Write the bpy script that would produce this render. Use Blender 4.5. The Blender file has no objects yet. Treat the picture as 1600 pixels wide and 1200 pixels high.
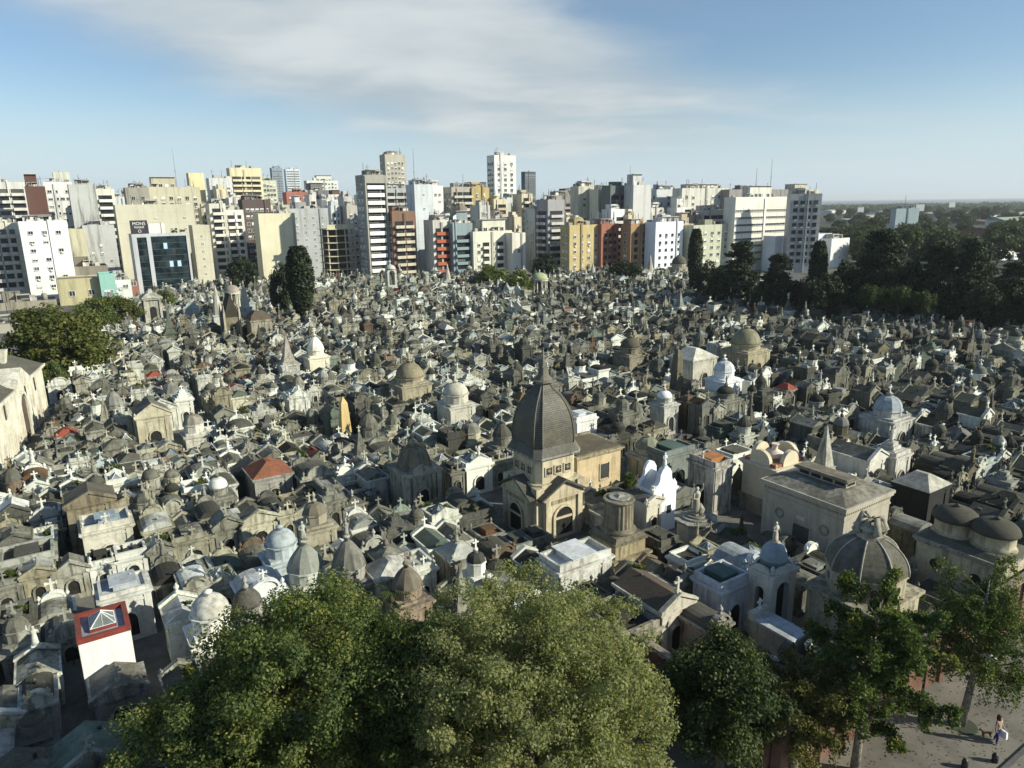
import bpy, math, random, time
import numpy as np
from mathutils import Vector, Matrix
T0 = time.time()
rad = math.radians
sc = bpy.context.scene
COL = sc.collection

# ------------------------------------------------------------------ camera
F, CAMH, PITCH, ROLL = 1111.0, 29.0, rad(14.2), rad(-0.8)      # focal length in pixels of the 1600 px wide photograph
fwd = np.array([0, math.cos(PITCH), -math.sin(PITCH)])
r0 = np.array([1.0, 0, 0]); u0 = np.cross(r0, fwd)
RR = r0 * math.cos(ROLL) + u0 * math.sin(ROLL); UU = np.cross(RR, fwd)
CAM = np.array([0, 0, CAMH])
cam = bpy.data.objects.new('camera', bpy.data.cameras.new('camera'))
COL.objects.link(cam)
m3 = Matrix((RR, UU, -fwd)).transposed()
cam.matrix_world = Matrix.Translation((0, 0, CAMH)) @ m3.to_4x4()
cam.data.sensor_width = 36; cam.data.lens = F * 36 / 1600
cam.data.clip_start = 0.5; cam.data.clip_end = 60000
sc.camera = cam

# ------------------------------------------------------------------ light and sky
SUN_AZ, SUN_EL = 103.0, 26.0                                   # azimuth clockwise from the view axis (+Y)
sdir = Vector((math.sin(rad(SUN_AZ)) * math.cos(rad(SUN_EL)), math.cos(rad(SUN_AZ)) * math.cos(rad(SUN_EL)), math.sin(rad(SUN_EL))))
sl = bpy.data.lights.new('sun', 'SUN'); sl.energy = 5.0; sl.angle = rad(0.6); sl.color = (1.0, 0.955, 0.80)
so = bpy.data.objects.new('sun', sl); COL.objects.link(so)
so.rotation_euler = sdir.to_track_quat('Z', 'Y').to_euler()
so.location = (200, -60, 150)
sc.view_settings.view_transform = 'Standard'; sc.view_settings.look = 'None'
sc.view_settings.gamma = 1; sc.view_settings.exposure = 0.42
sc.view_settings.use_curve_mapping = False

world = bpy.data.worlds.new('World'); sc.world = world; world.use_nodes = True


class NT:
    """small helper round a node tree"""
    def __init__(s, tree):
        s.t = tree; tree.nodes.clear()

    def n(s, typ, **kw):
        nd = s.t.nodes.new(typ)
        for k, v in kw.items():
            if k.startswith('i_'):
                key = k[2:]
                key = int(key) if key.isdigit() else key.replace('_', ' ')
                s.set(nd.inputs[key], v)
            else:
                setattr(nd, k, v)
        return nd

    def set(s, sock, v):
        if isinstance(v, bpy.types.NodeSocket):
            s.t.links.new(v, sock)
        else:
            sock.default_value = v

    def math(s, op, a, b=0.0, c=0.0, clamp=False):
        nd = s.t.nodes.new('ShaderNodeMath'); nd.operation = op; nd.use_clamp = clamp
        for i, x in enumerate((a, b, c)): s.set(nd.inputs[i], x)
        return nd.outputs[0]

    def mix(s, fac, a, b, mode='MIX'):
        nd = s.t.nodes.new('ShaderNodeMix'); nd.data_type = 'RGBA'; nd.blend_type = mode
        s.set(nd.inputs[0], fac)
        for i, x in ((6, a), (7, b)):
            s.set(nd.inputs[i], x if isinstance(x, bpy.types.NodeSocket) else (*x, 1.0)[:4])
        return nd.outputs[2]

    def noise(s, vec, scale, detail=3.0, rough=0.55, out='Fac'):
        nd = s.t.nodes.new('ShaderNodeTexNoise'); s.set(nd.inputs['Vector'], vec)
        nd.inputs['Scale'].default_value = scale; nd.inputs['Detail'].default_value = detail; nd.inputs['Roughness'].default_value = rough
        return nd.outputs[out]

    def ramp(s, x, lo, hi, a=0.0, b=1.0):
        nd = s.t.nodes.new('ShaderNodeMapRange'); nd.interpolation_type = 'SMOOTHSTEP'
        s.set(nd.inputs[0], x)
        for i, q in enumerate((lo, hi, a, b)): nd.inputs[i + 1].default_value = q
        return nd.outputs[0]

    def vmul(s, v, xyz):
        nd = s.t.nodes.new('ShaderNodeVectorMath'); nd.operation = 'MULTIPLY'
        s.set(nd.inputs[0], v); nd.inputs[1].default_value = xyz
        return nd.outputs[0]


def build_world():
    w = NT(world.node_tree)
    sky = w.n('ShaderNodeTexSky', sky_type='NISHITA', sun_disc=False)
    sky.sun_elevation = rad(SUN_EL); sky.sun_rotation = rad(SUN_AZ)
    sky.altitude = 30; sky.air_density = 1.0; sky.dust_density = 0.35; sky.ozone_density = 2.2
    d = w.n('ShaderNodeTexCoord').outputs['Generated']
    sep = w.n('ShaderNodeSeparateXYZ'); w.set(sep.inputs[0], d)
    x, y, z = sep.outputs
    zz = w.math('MAXIMUM', z, 0.03)
    # a sheet of high cloud, seen in perspective
    cx = w.math('DIVIDE', x, w.math('ADD', zz, 0.12)); cy = w.math('DIVIDE', y, w.math('ADD', zz, 0.12))
    comb = w.n('ShaderNodeCombineXYZ'); w.set(comb.inputs[0], cx); w.set(comb.inputs[1], cy)
    p = comb.outputs[0]
    warp = w.noise(w.vmul(p, (0.5, 0.5, 1)), 1.0, 3.0, 0.5, 'Color')
    add = w.n('ShaderNodeVectorMath', operation='MULTIPLY_ADD'); w.set(add.inputs[0], warp); add.inputs[1].default_value = (0.9, 0.9, 0); w.set(add.inputs[2], p)
    big = w.noise(w.vmul(add.outputs[0], (0.42, 0.50, 1)), 1.0, 6.0, 0.5)
    fine = w.noise(w.vmul(add.outputs[0], (1.0, 1.5, 1)), 1.3, 6.0, 0.52)
    az = w.math('ARCTAN2', x, y)
    el = w.math('ARCSINE', z)
    # the long bank of cloud over the city: a slanting lens of thicker sheet
    ax = w.math('DIVIDE', w.math('SUBTRACT', az, -0.14), 0.45)
    slant = w.math('ADD', el, w.math('MULTIPLY', az, 0.17))
    ay = w.math('DIVIDE', w.math('SUBTRACT', slant, 0.166), 0.098)
    rr = w.math('ADD', w.math('MULTIPLY', ax, ax), w.math('MULTIPLY', ay, ay))
    lens = w.math('EXPONENT', w.math('MULTIPLY', rr, -0.9))
    dens = w.math('ADD', w.math('MULTIPLY', big, 0.8), w.math('MULTIPLY', fine, 0.3))
    m1 = w.ramp(w.math('ADD', dens, w.math('MULTIPLY', lens, 0.80)), 0.68, 1.12)
    veil = w.math('MULTIPLY', w.ramp(w.noise(w.vmul(p, (0.35, 0.7, 1)), 0.9, 5.0, 0.5), 0.42, 0.75), 0.22)
    mask = w.math('MULTIPLY', w.math('MAXIMUM', m1, veil), w.ramp(z, 0.0, 0.06, 0.25, 1.0))
    shade = w.ramp(w.math('ADD', w.math('MULTIPLY', fine, 0.55), w.math('MULTIPLY', big, 0.55)), 0.40, 0.70)
    ccol = w.mix(shade, (4.2, 4.85, 5.3), (6.3, 6.7, 6.65))
    base = w.mix(1.0, sky.outputs[0], (1.0, 1.06, 1.10), 'MULTIPLY')
    base = w.mix(w.ramp(z, 0.0, 0.16, 0.85, 0.0), base, (5.5, 6.7, 7.7))       # pale moisture low over the river
    col = w.mix(w.math('MULTIPLY', mask, 0.9), base, ccol)
    bg = w.n('ShaderNodeBackground'); w.set(bg.inputs[0], col); bg.inputs[1].default_value = 0.086
    out = w.n('ShaderNodeOutputWorld'); w.set(out.inputs[0], bg.outputs[0])


build_world()


def ray(x, y):
    d = fwd * F + RR * (x - 800) - UU * (y - 600)
    return d / np.linalg.norm(d)


def at(x, y, z=0.0):
    """the point at height z that shows at pixel x, y"""
    d = ray(x, y); return CAM + d * ((z - CAMH) / d[2])


def pix(P):
    v = np.asarray(P, float) - CAM; k = v @ fwd
    return 800 + F * (v @ RR) / k, 600 - F * (v @ UU) / k


UA = 57.0                                                      # azimuth of the cemetery's and the city's street grid
U = np.array([math.sin(rad(UA)), math.cos(rad(UA)), 0]); V = np.array([-U[1], U[0], 0])
GRID = rad(90 - UA)


def uv(a, b): return U * a + V * b
def ab(P): return float(P[0] * U[0] + P[1] * U[1]), float(P[0] * V[0] + P[1] * V[1])


def along(P, d, x):
    """metres to walk from P along d until the pixel column x is reached"""
    v = np.asarray(P, float) - CAM
    nrm = F * RR - (x - 800) * fwd
    return -float(v @ nrm) / float(d @ nrm)


# ------------------------------------------------------------------ materials
MATS = {}


def principled(nt, col, rough=0.9, bump=None, bstr=0.3, spec=0.25, metal=0.0, bdist=0.05):
    b = nt.n('ShaderNodeBsdfPrincipled')
    nt.set(b.inputs['Base Color'], col if isinstance(col, bpy.types.NodeSocket) else (*col, 1))
    nt.set(b.inputs['Roughness'], rough); b.inputs['Specular IOR Level'].default_value = spec; b.inputs['Metallic'].default_value = metal
    if bump is not None:
        bp = nt.n('ShaderNodeBump'); bp.inputs['Strength'].default_value = bstr; bp.inputs['Distance'].default_value = bdist
        nt.set(bp.inputs['Height'], bump); nt.set(b.inputs['Normal'], bp.outputs[0])
    o = nt.n('ShaderNodeOutputMaterial'); nt.set(o.inputs[0], b.outputs[0])
    return b


def newmat(name):
    m = bpy.data.materials.new(name); m.use_nodes = True; MATS[name] = m
    return NT(m.node_tree)


def source(nt, attr):
    if attr:
        a = nt.n('ShaderNodeAttribute', attribute_name='tint'); return a.outputs['Color'], a.outputs['Alpha']
    o = nt.n('ShaderNodeObjectInfo'); return o.outputs['Color'], o.outputs['Alpha']


def mat_stone(name, attr):
    """weathered stone and render: the object's colour, with rain streaks, soot patches and lichen on its ledges; colour alpha = wear"""
    nt = newmat(name); col, wear = source(nt, attr)
    g = nt.n('ShaderNodeNewGeometry'); pos = g.outputs['Position']
    nz = nt.n('ShaderNodeSeparateXYZ'); nt.set(nz.inputs[0], g.outputs['True Normal'])
    up = nt.ramp(nz.outputs[2], 0.15, 0.75)
    patch = nt.noise(pos, 0.55, 6, 0.62); mid = nt.noise(pos, 2.6, 5, 0.65); fine = nt.noise(pos, 11.0, 3, 0.6)
    streak = nt.noise(nt.vmul(pos, (2.6, 2.6, 0.32)), 1.0, 4, 0.6)
    c = nt.mix(nt.math('MULTIPLY', nt.ramp(patch, 0.34, 0.66), nt.math('ADD', nt.math('MULTIPLY', wear, 0.75), 0.08)), col, nt.mix(1.0, col, (0.46, 0.44, 0.38), 'MULTIPLY'))
    c = nt.mix(nt.math('MULTIPLY', nt.ramp(mid, 0.48, 0.68), nt.math('MULTIPLY', wear, 0.65)), c, nt.mix(1.0, col, (0.34, 0.34, 0.30), 'MULTIPLY'))
    c = nt.mix(nt.math('MULTIPLY', nt.ramp(fine, 0.55, 0.7), nt.math('MULTIPLY', wear, 0.5)), c, nt.mix(1.0, col, (0.4, 0.4, 0.36), 'MULTIPLY'))
    # soot streaks on walls
    k = nt.math('MULTIPLY', nt.ramp(streak, 0.47, 0.66), nt.math('SUBTRACT', 1.0, up))
    c = nt.mix(nt.math('MULTIPLY', k, nt.math('MULTIPLY', wear, 0.85)), c, (0.042, 0.042, 0.034))
    # lichen and dust on what faces up
    l = nt.math('MULTIPLY', nt.ramp(nt.math('ADD', nt.math('MULTIPLY', patch, 0.5), nt.math('MULTIPLY', mid, 0.5)), 0.38, 0.60), up)
    lich = nt.mix(nt.ramp(fine, 0.4, 0.65), (0.055, 0.056, 0.045), (0.135, 0.13, 0.095))
    c = nt.mix(nt.math('MULTIPLY', l, nt.math('MULTIPLY', wear, 0.95)), c, lich)
    principled(nt, c, 0.92, nt.math('ADD', nt.math('MULTIPLY', fine, 0.6), mid), 0.45, 0.15, bdist=0.04)


def mat_glass_dark(name, col, rough=0.12, blinds=0.5):
    nt = newmat(name); g = nt.n('ShaderNodeNewGeometry')
    n1 = nt.noise(g.outputs['Position'], 0.35, 2)
    o = nt.n('ShaderNodeObjectInfo')
    c = nt.mix(nt.ramp(n1, 0.35, 0.65), col, tuple(min(1, q * 2.6 + 0.01) for q in col))
    c = nt.mix(nt.math('MULTIPLY', nt.ramp(o.outputs['Random'], 0.72, 0.95), blinds), c, (0.28, 0.27, 0.23))
    principled(nt, c, rough, None, spec=0.3)


def mat_plain(name, col, rough=0.8, var=0.25, scale=1.5, spec=0.3, bump=0.15, metal=0.0):
    nt = newmat(name); g = nt.n('ShaderNodeNewGeometry')
    n1 = nt.noise(g.outputs['Position'], scale, 5, 0.6)
    c = nt.mix(nt.ramp(n1, 0.3, 0.7), tuple(q * (1 - var) for q in col), tuple(min(1, q * (1 + var)) for q in col))
    principled(nt, c, rough, n1, bump, spec, metal)


def mat_facade(name):
    """city render and concrete: object colour, faint stains, object alpha = wear"""
    nt = newmat(name); col, wear = source(nt, False)
    g = nt.n('ShaderNodeNewGeometry'); pos = g.outputs['Position']
    patch = nt.noise(pos, 0.12, 5, 0.6); streak = nt.noise(nt.vmul(pos, (0.6, 0.6, 0.05)), 1.0, 5, 0.65); fine = nt.noise(pos, 1.4, 4, 0.6)
    c = nt.mix(nt.ramp(patch, 0.3, 0.7, 0, 0.35), col, nt.mix(1.0, col, (0.7, 0.68, 0.62), 'MULTIPLY'))
    c = nt.mix(nt.math('MULTIPLY', nt.ramp(streak, 0.46, 0.68), nt.math('ADD', nt.math('MULTIPLY', wear, 0.8), 0.05)), c, (0.10, 0.095, 0.08))
    c = nt.mix(nt.math('MULTIPLY', nt.ramp(fine, 0.5, 0.75), 0.2), c, nt.mix(1.0, col, (0.6, 0.6, 0.56), 'MULTIPLY'))
    principled(nt, c, 0.88, fine, 0.1, 0.2)


def mat_leaf(name, c0, c1, c2, trans=0.35):
    nt = newmat(name); g = nt.n('ShaderNodeNewGeometry')
    r = g.outputs['Random Per Island']
    big = nt.noise(g.outputs['Position'], 0.45, 3)
    c = nt.mix(nt.ramp(r, 0.0, 0.7), c0, c1)
    c = nt.mix(nt.math('MULTIPLY', nt.ramp(nt.math('ADD', nt.math('MULTIPLY', r, 0.5), big), 0.78, 1.1), 1.0), c, c2)
    d = nt.n('ShaderNodeBsdfPrincipled'); nt.set(d.inputs['Base Color'], c); d.inputs['Roughness'].default_value = 0.6; d.inputs['Specular IOR Level'].default_value = 0.2
    t = nt.n('ShaderNodeBsdfTranslucent'); nt.set(t.inputs[0], nt.mix(1.0, c, (1.1, 1.25, 0.5), 'MULTIPLY'))
    mx = nt.n('ShaderNodeMixShader'); mx.inputs[0].default_value = trans
    nt.set(mx.inputs[1], d.outputs[0]); nt.set(mx.inputs[2], t.outputs[0])
    o = nt.n('ShaderNodeOutputMaterial'); nt.set(o.inputs[0], mx.outputs[0])


def mat_scale_roof(name):
    """zinc scales on the tall dome"""
    nt = newmat(name); g = nt.n('ShaderNodeNewGeometry'); pos = g.outputs['Position']
    tc = nt.n('ShaderNodeTexCoord').outputs['Object']
    br = nt.n('ShaderNodeTexBrick'); br.offset = 0.5
    sp = nt.n('ShaderNodeSeparateXYZ'); nt.set(sp.inputs[0], tc)
    cb = nt.n('ShaderNodeCombineXYZ'); nt.set(cb.inputs[0], nt.math('SUBTRACT', sp.outputs[0], sp.outputs[1])); nt.set(cb.inputs[1], sp.outputs[2])
    nt.set(br.inputs['Vector'], cb.outputs[0])
    for k, q in (('Scale', 1.0), ('Mortar Size', 0.025), ('Brick Width', 0.26), ('Row Height', 0.16), ('Mortar Smooth', 0.3)): br.inputs[k].default_value = q
    br.inputs['Color1'].default_value = (0.088, 0.085, 0.066, 1); br.inputs['Color2'].default_value = (0.135, 0.128, 0.095, 1); br.inputs['Mortar'].default_value = (0.035, 0.035, 0.032, 1)
    n1 = nt.noise(pos, 1.2, 5)
    c = nt.mix(nt.ramp(n1, 0.45, 0.7, 0, 0.5), br.outputs[0], (0.16, 0.145, 0.085))
    principled(nt, c, 0.62, br.outputs['Fac'], -0.6, 0.35)


def mat_brick(name):
    nt = newmat(name); g = nt.n('ShaderNodeNewGeometry'); pos = g.outputs['Position']
    n1 = nt.noise(pos, 0.8, 6, 0.65); n2 = nt.noise(pos, 6, 4)
    c = nt.mix(nt.ramp(n1, 0.35, 0.65), (0.13, 0.065, 0.045), (0.19, 0.115, 0.085))
    c = nt.mix(nt.ramp(n2, 0.5, 0.75, 0, 0.6), c, (0.14, 0.075, 0.05))
    principled(nt, c, 0.92, n2, 0.4, 0.15)


def mat_ground(name, ca, cb, sc_, cc=None):
    nt = newmat(name); g = nt.n('ShaderNodeNewGeometry'); pos = g.outputs['Position']
    n1 = nt.noise(pos, sc_, 6, 0.62); n2 = nt.noise(pos, sc_ * 9, 4)
    c = nt.mix(nt.ramp(n1, 0.35, 0.65), ca, cb)
    c = nt.mix(nt.ramp(n2, 0.5, 0.75, 0, 0.4), c, cc or tuple(q * 0.55 for q in ca))
    principled(nt, c, 0.93, n2, 0.2, 0.15)


def mat_water(name):
    nt = newmat(name); g = nt.n('ShaderNodeNewGeometry')
    n1 = nt.noise(nt.vmul(g.outputs['Position'], (0.002, 0.012, 1)), 1.0, 5)
    c = nt.mix(n1, (0.09, 0.115, 0.13), (0.13, 0.15, 0.155))
    principled(nt, c, 0.5, nt.noise(g.outputs['Position'], 0.08, 3), 0.2, 0.4)


mat_stone('stone', False); mat_stone('stone_massed', True); mat_facade('facade')
mat_glass_dark('window_glass', (0.011, 0.013, 0.015), 0.3); mat_glass_dark('curtain_glass', (0.006, 0.013, 0.016), 0.06, 0.06)
mat_plain('skylight_glass', (0.17, 0.20, 0.19), 0.3, 0.35, 1.2, 0.5, 0.05)
mat_plain('pane_lit', (0.45, 0.62, 0.72), 0.2, 0.1)
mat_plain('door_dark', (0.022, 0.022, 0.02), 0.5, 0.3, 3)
mat_plain('white_trim', (0.72, 0.72, 0.68), 0.7, 0.12, 2)
mat_plain('iron', (0.03, 0.032, 0.033), 0.5, 0.2, 4, 0.4)
mat_plain('bark', (0.10, 0.085, 0.065), 0.95, 0.4, 5, 0.1, 0.6)
mat_plain('pale_bark', (0.24, 0.21, 0.17), 0.95, 0.4, 4, 0.1, 0.5)
mat_scale_roof('scale_roof'); mat_brick('brick')
mat_ground('cemetery_paving', (0.10, 0.098, 0.09), (0.165, 0.158, 0.14), 0.4)
mat_ground('plaza', (0.13, 0.12, 0.10), (0.21, 0.195, 0.165), 0.22, (0.11, 0.10, 0.085))
mat_ground('city_ground', (0.035, 0.05, 0.028), (0.075, 0.082, 0.06), 0.02)
mat_ground('asphalt', (0.05, 0.05, 0.05), (0.07, 0.07, 0.07), 0.3)
mat_water('river')
mat_leaf('leaf_green', (0.06, 0.092, 0.032), (0.145, 0.185, 0.06), (0.28, 0.27, 0.07), 0.48)
mat_leaf('leaf_olive', (0.16, 0.172, 0.078), (0.28, 0.29, 0.13), (0.36, 0.345, 0.15), 0.5)
mat_leaf('leaf_dark', (0.014, 0.022, 0.012), (0.036, 0.05, 0.024), (0.06, 0.075, 0.03), 0.2)
mat_leaf('leaf_glossy', (0.022, 0.036, 0.013), (0.055, 0.08, 0.026), (0.10, 0.115, 0.035), 0.3)
mat_leaf('leaf_ginkgo', (0.04, 0.07, 0.02), (0.095, 0.13, 0.035), (0.22, 0.21, 0.05))
mat_leaf('leaf_autumn', (0.06, 0.066, 0.02), (0.13, 0.13, 0.038), (0.24, 0.20, 0.06))
mat_leaf('leaf_oak', (0.06, 0.078, 0.022), (0.125, 0.14, 0.038), (0.21, 0.19, 0.05), 0.4)
mat_leaf('leaf_far', (0.034, 0.048, 0.022), (0.07, 0.088, 0.038), (0.11, 0.118, 0.048), 0.3)


# ------------------------------------------------------------------ mesh builder
class B:
    """collects boxes, prisms, lathes and tubes; becomes ONE mesh object"""
    def __init__(s): s.v = []; s.f = []; s.m = []; s.mi = 0; s.sm = []

    def _add(s, vs, fs, smooth=False):
        o = len(s.v); s.v.extend(vs)
        for f in fs:
            s.f.append(tuple(i + o for i in f)); s.m.append(s.mi); s.sm.append(smooth)
        return s

    def box(s, x0, x1, y0, y1, z0, z1):
        return s._add([(x0, y0, z0), (x1, y0, z0), (x1, y1, z0), (x0, y1, z0), (x0, y0, z1), (x1, y0, z1), (x1, y1, z1), (x0, y1, z1)],
                      [(0, 3, 2, 1), (4, 5, 6, 7), (0, 1, 5, 4), (1, 2, 6, 5), (2, 3, 7, 6), (3, 0, 4, 7)])

    def cbox(s, cx, cy, w, d, z0, z1): return s.box(cx - w / 2, cx + w / 2, cy - d / 2, cy + d / 2, z0, z1)

    def taper(s, cx, cy, w0, d0, z0, w1, d1, z1):
        a, b, c, d = w0 / 2, d0 / 2, w1 / 2, d1 / 2
        return s._add([(cx - a, cy - b, z0), (cx + a, cy - b, z0), (cx + a, cy + b, z0), (cx - a, cy + b, z0), (cx - c, cy - d, z1), (cx + c, cy - d, z1), (cx + c, cy + d, z1), (cx - c, cy + d, z1)],
                      [(0, 3, 2, 1), (4, 5, 6, 7), (0, 1, 5, 4), (1, 2, 6, 5), (2, 3, 7, 6), (3, 0, 4, 7)])

    def prism(s, poly, y0, y1):
        """polygon in x, z (counter-clockwise seen from -y) extruded along y"""
        n = len(poly)
        vs = [(x, y0, z) for x, z in poly] + [(x, y1, z) for x, z in poly]
        fs = [tuple(range(n)), tuple(range(2 * n - 1, n - 1, -1))] + [((i + 1) % n, i, n + i, n + (i + 1) % n) for i in range(n)]
        return s._add(vs, fs)

    def prismx(s, poly, x0, x1):
        """polygon in y, z extruded along x"""
        n = len(poly)
        vs = [(x0, y, z) for y, z in poly] + [(x1, y, z) for y, z in poly]
        fs = [tuple(range(n - 1, -1, -1)), tuple(range(n, 2 * n))] + [(i, (i + 1) % n, n + (i + 1) % n, n + i) for i in range(n)]
        return s._add(vs, fs)

    def lathe(s, prof, n=12, cx=0, cy=0, rot=0.0, sx=1.0, sy=1.0, rib=0.0, smooth=True, twist=0.0):
        """profile of (radius, z) spun round the upright axis"""
        vs = []; fs = []; k = len(prof)
        for j, (r, z) in enumerate(prof):
            for i in range(n):
                t = rot + 2 * math.pi * i / n + twist * j
                q = r * (1 + (rib if i % 2 else 0))
                vs.append((cx + q * math.cos(t) * sx, cy + q * math.sin(t) * sy, z))
        for j in range(k - 1):
            for i in range(n):
                a = j * n + i; b = j * n + (i + 1) % n
                fs.append((a, b, b + n, a + n))
        s._add(vs, fs, smooth)
        o = len(s.v) - len(vs)
        if prof[0][0] > 1e-4: s.f.append(tuple(o + i for i in range(n - 1, -1, -1))); s.m.append(s.mi); s.sm.append(False)
        if prof[-1][0] > 1e-4: s.f.append(tuple(o + (k - 1) * n + i for i in range(n))); s.m.append(s.mi); s.sm.append(False)
        return s

    def tube(s, pts, rads, n=6, smooth=True):
        vs = []; fs = []
        for j, p in enumerate(pts):
            p = Vector(p)
            d = (Vector(pts[min(j + 1, len(pts) - 1)]) - Vector(pts[max(j - 1, 0)]))
            d = d.normalized() if d.length > 1e-6 else Vector((0, 0, 1))
            a = d.cross(Vector((0.3, 0.9, 0.1))).normalized(); b = d.cross(a)
            r = rads[j] if hasattr(rads, '__len__') else rads
            for i in range(n):
                t = 2 * math.pi * i / n
                q = p + a * (r * math.cos(t)) + b * (r * math.sin(t)); vs.append(q[:])
        for j in range(len(pts) - 1):
            for i in range(n):
                a = j * n + i; b = j * n + (i + 1) % n
                fs.append((a, b, b + n, a + n))
        fs.append(tuple(range(n - 1, -1, -1))); fs.append(tuple((len(pts) - 1) * n + i for i in range(n)))
        return s._add(vs, fs, smooth)

    def add(s, o, dx=0, dy=0, dz=0, rz=0.0, sc_=1.0):
        c, q = math.cos(rz) * sc_, math.sin(rz) * sc_
        base = len(s.v)
        s.v.extend([(x * c - y * q + dx, x * q + y * c + dy, z * sc_ + dz) for x, y, z in o.v])
        s.f.extend([tuple(i + base for i in f) for f in o.f]); s.m.extend(o.m); s.sm.extend(o.sm)
        return s

    def mesh(s, name, mats):
        me = bpy.data.meshes.new(name); me.from_pydata(s.v, [], s.f)
        for m in (mats if isinstance(mats, (list, tuple)) else [mats]): me.materials.append(MATS[m])
        if any(s.m): me.polygons.foreach_set('material_index', s.m)
        me.polygons.foreach_set('use_smooth', s.sm)
        return me


def link(name, me, parent=None, color=None, loc=None, rz=None):
    o = bpy.data.objects.new(name, me)
    if color is not None: o.color = (*color, 0.6) if len(color) == 3 else color
    if parent is not None: o.parent = parent
    if loc is not None: o.location = loc
    if rz is not None: o.rotation_euler = (0, 0, rz)
    COL.objects.link(o); return o


def tag(o, label=None, cat=None, group=None, kind=None):
    if label: o['label'] = label
    if cat: o['category'] = cat
    if group: o['group'] = group
    if kind: o['kind'] = kind
    return o


def empty(name, loc, rz=0.0):
    o = bpy.data.objects.new(name, None); o.location = loc; o.rotation_euler = (0, 0, rz); o.empty_display_size = 0.5
    COL.objects.link(o); return o


def emit(name, label, cat, loc, rz, parts, group=None):
    """a thing: an Empty with its parts; parts = (name, B, material, colour[, sub-parts])"""
    r = tag(empty(name, loc, rz), label, cat, group)
    for p in parts:
        o = link(p[0], p[1].mesh(p[0], p[2]), r, p[3])
        if len(p) > 4:
            for q in p[4]: link(q[0], q[1].mesh(q[0], q[2]), o, q[3])
    return r


def structure(name, b, mat, loc=(0, 0, 0), rz=0.0, color=None):
    return tag(link(name, b.mesh(name, mat), None, color, loc, rz), kind='structure')


# ------------------------------------------------------------------ ground, river, plaza
g = B(); g._add([(-9000, -300, 0), (14000, -300, 0), (14000, 3300, 0), (-9000, 3300, 0)], [(0, 1, 2, 3)])
structure('ground', g, 'city_ground', (0, 0, -0.012))
g = B(); g._add([(-30000, 3200, 0), (40000, 3200, 0), (40000, 45000, 0), (-30000, 45000, 0)], [(0, 1, 2, 3)])
structure('river', g, 'river', (0, 0, -0.006))
WALL_B, WALL_A, WALL_B2 = 18.0, 27.0, 28.5                      # the cemetery's wall in grid coordinates
g = B(); g._add([(-60, -60, 0), (120, -60, 0), (120, WALL_B2, 0), (-60, WALL_B2, 0)], [(0, 1, 2, 3)])
structure('plaza_pavement', g, 'plaza', (0, 0, -0.004), GRID)
g = B(); g._add([(-70, 28.5, 0.004), (27, 28.5, 0.004), (27, 18, 0.004), (330, 18, 0.004), (330, 420, 0.004), (-70, 420, 0.004)], [(0, 1, 2, 3, 4, 5)])
structure('cemetery_paving', g, 'cemetery_paving', (0, 0, 0), GRID)
# paving seams in the plaza: a kerb and the edge of the roadway
g = B(); g.box(-60, 120, 12.0, 12.25, -0.02, 0.12)
structure('kerb', g, 'cemetery_paving', (0, 0, 0), GRID)
# ------------------------------------------------------------------ tomb pieces
def arch(w, hs, n=9, x=0.0, z=0.0, k=1.0):
    """arched opening outline: width w, springing height hs"""
    p = [(x - w / 2, z), (x + w / 2, z)]
    return p + [(x + w / 2 * math.cos(math.pi * i / n), z + hs + k * w / 2 * math.sin(math.pi * i / n)) for i in range(n + 1)]


def arch_ring(b, w, hs, t, y0, y1, n=9, x=0.0, z=0.0, k=1.0):
    o = [(x + (w / 2 + t) * math.cos(math.pi * i / n), z + hs + k * (w / 2 + t) * math.sin(math.pi * i / n)) for i in range(n + 1)]
    i_ = [(x + w / 2 * math.cos(math.pi * i / n), z + hs + k * w / 2 * math.sin(math.pi * i / n)) for i in range(n, -1, -1)]
    o = [(x + w / 2 + t, z)] + o + [(x - w / 2 - t, z)]; i_ = [(x - w / 2, z)] + i_ + [(x + w / 2, z)]
    m = len(o)
    for q in range(m - 1):
        b.prism([o[q], o[q + 1], i_[m - 2 - q], i_[m - 1 - q]], y0, y1)
    return b


def cross_b(h, t=None, b=None, x=0, y=0, z=0, flare=False):
    b = b or B(); t = t or h * 0.13
    b.cbox(x, y, t * 2.6, t * 2.2, z, z + h * 0.12)
    b.taper(x, y, t * 1.25, t, z + h * 0.12, t, t, z + h)
    for s in (-1, 1):
        x1 = x + s * h * 0.32
        b.box(min(x + s * t * 0.5, x1), max(x + s * t * 0.5, x1), y - t / 2 + 0.004, y + t / 2 - 0.004, z + h * 0.62, z + h * 0.62 + t)
        if flare: b.box(x1 - t * 0.35, x1 + t * 0.35, y - t * 0.6, y + t * 0.6, z + h * 0.62 - t * 0.4, z + h * 0.62 + t * 1.4)
    return b


def urn_b(h, b=None, x=0, y=0, z=0):
    b = b or B()
    return b.lathe([(0.22 * h, z), (0.22 * h, z + 0.1 * h), (0.08 * h, z + 0.2 * h), (0.26 * h, z + 0.5 * h), (0.24 * h, z + 0.66 * h), (0.12 * h, z + 0.74 * h), (0.15 * h, z + 0.8 * h), (0.0, z + h)], 8, x, y)


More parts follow.
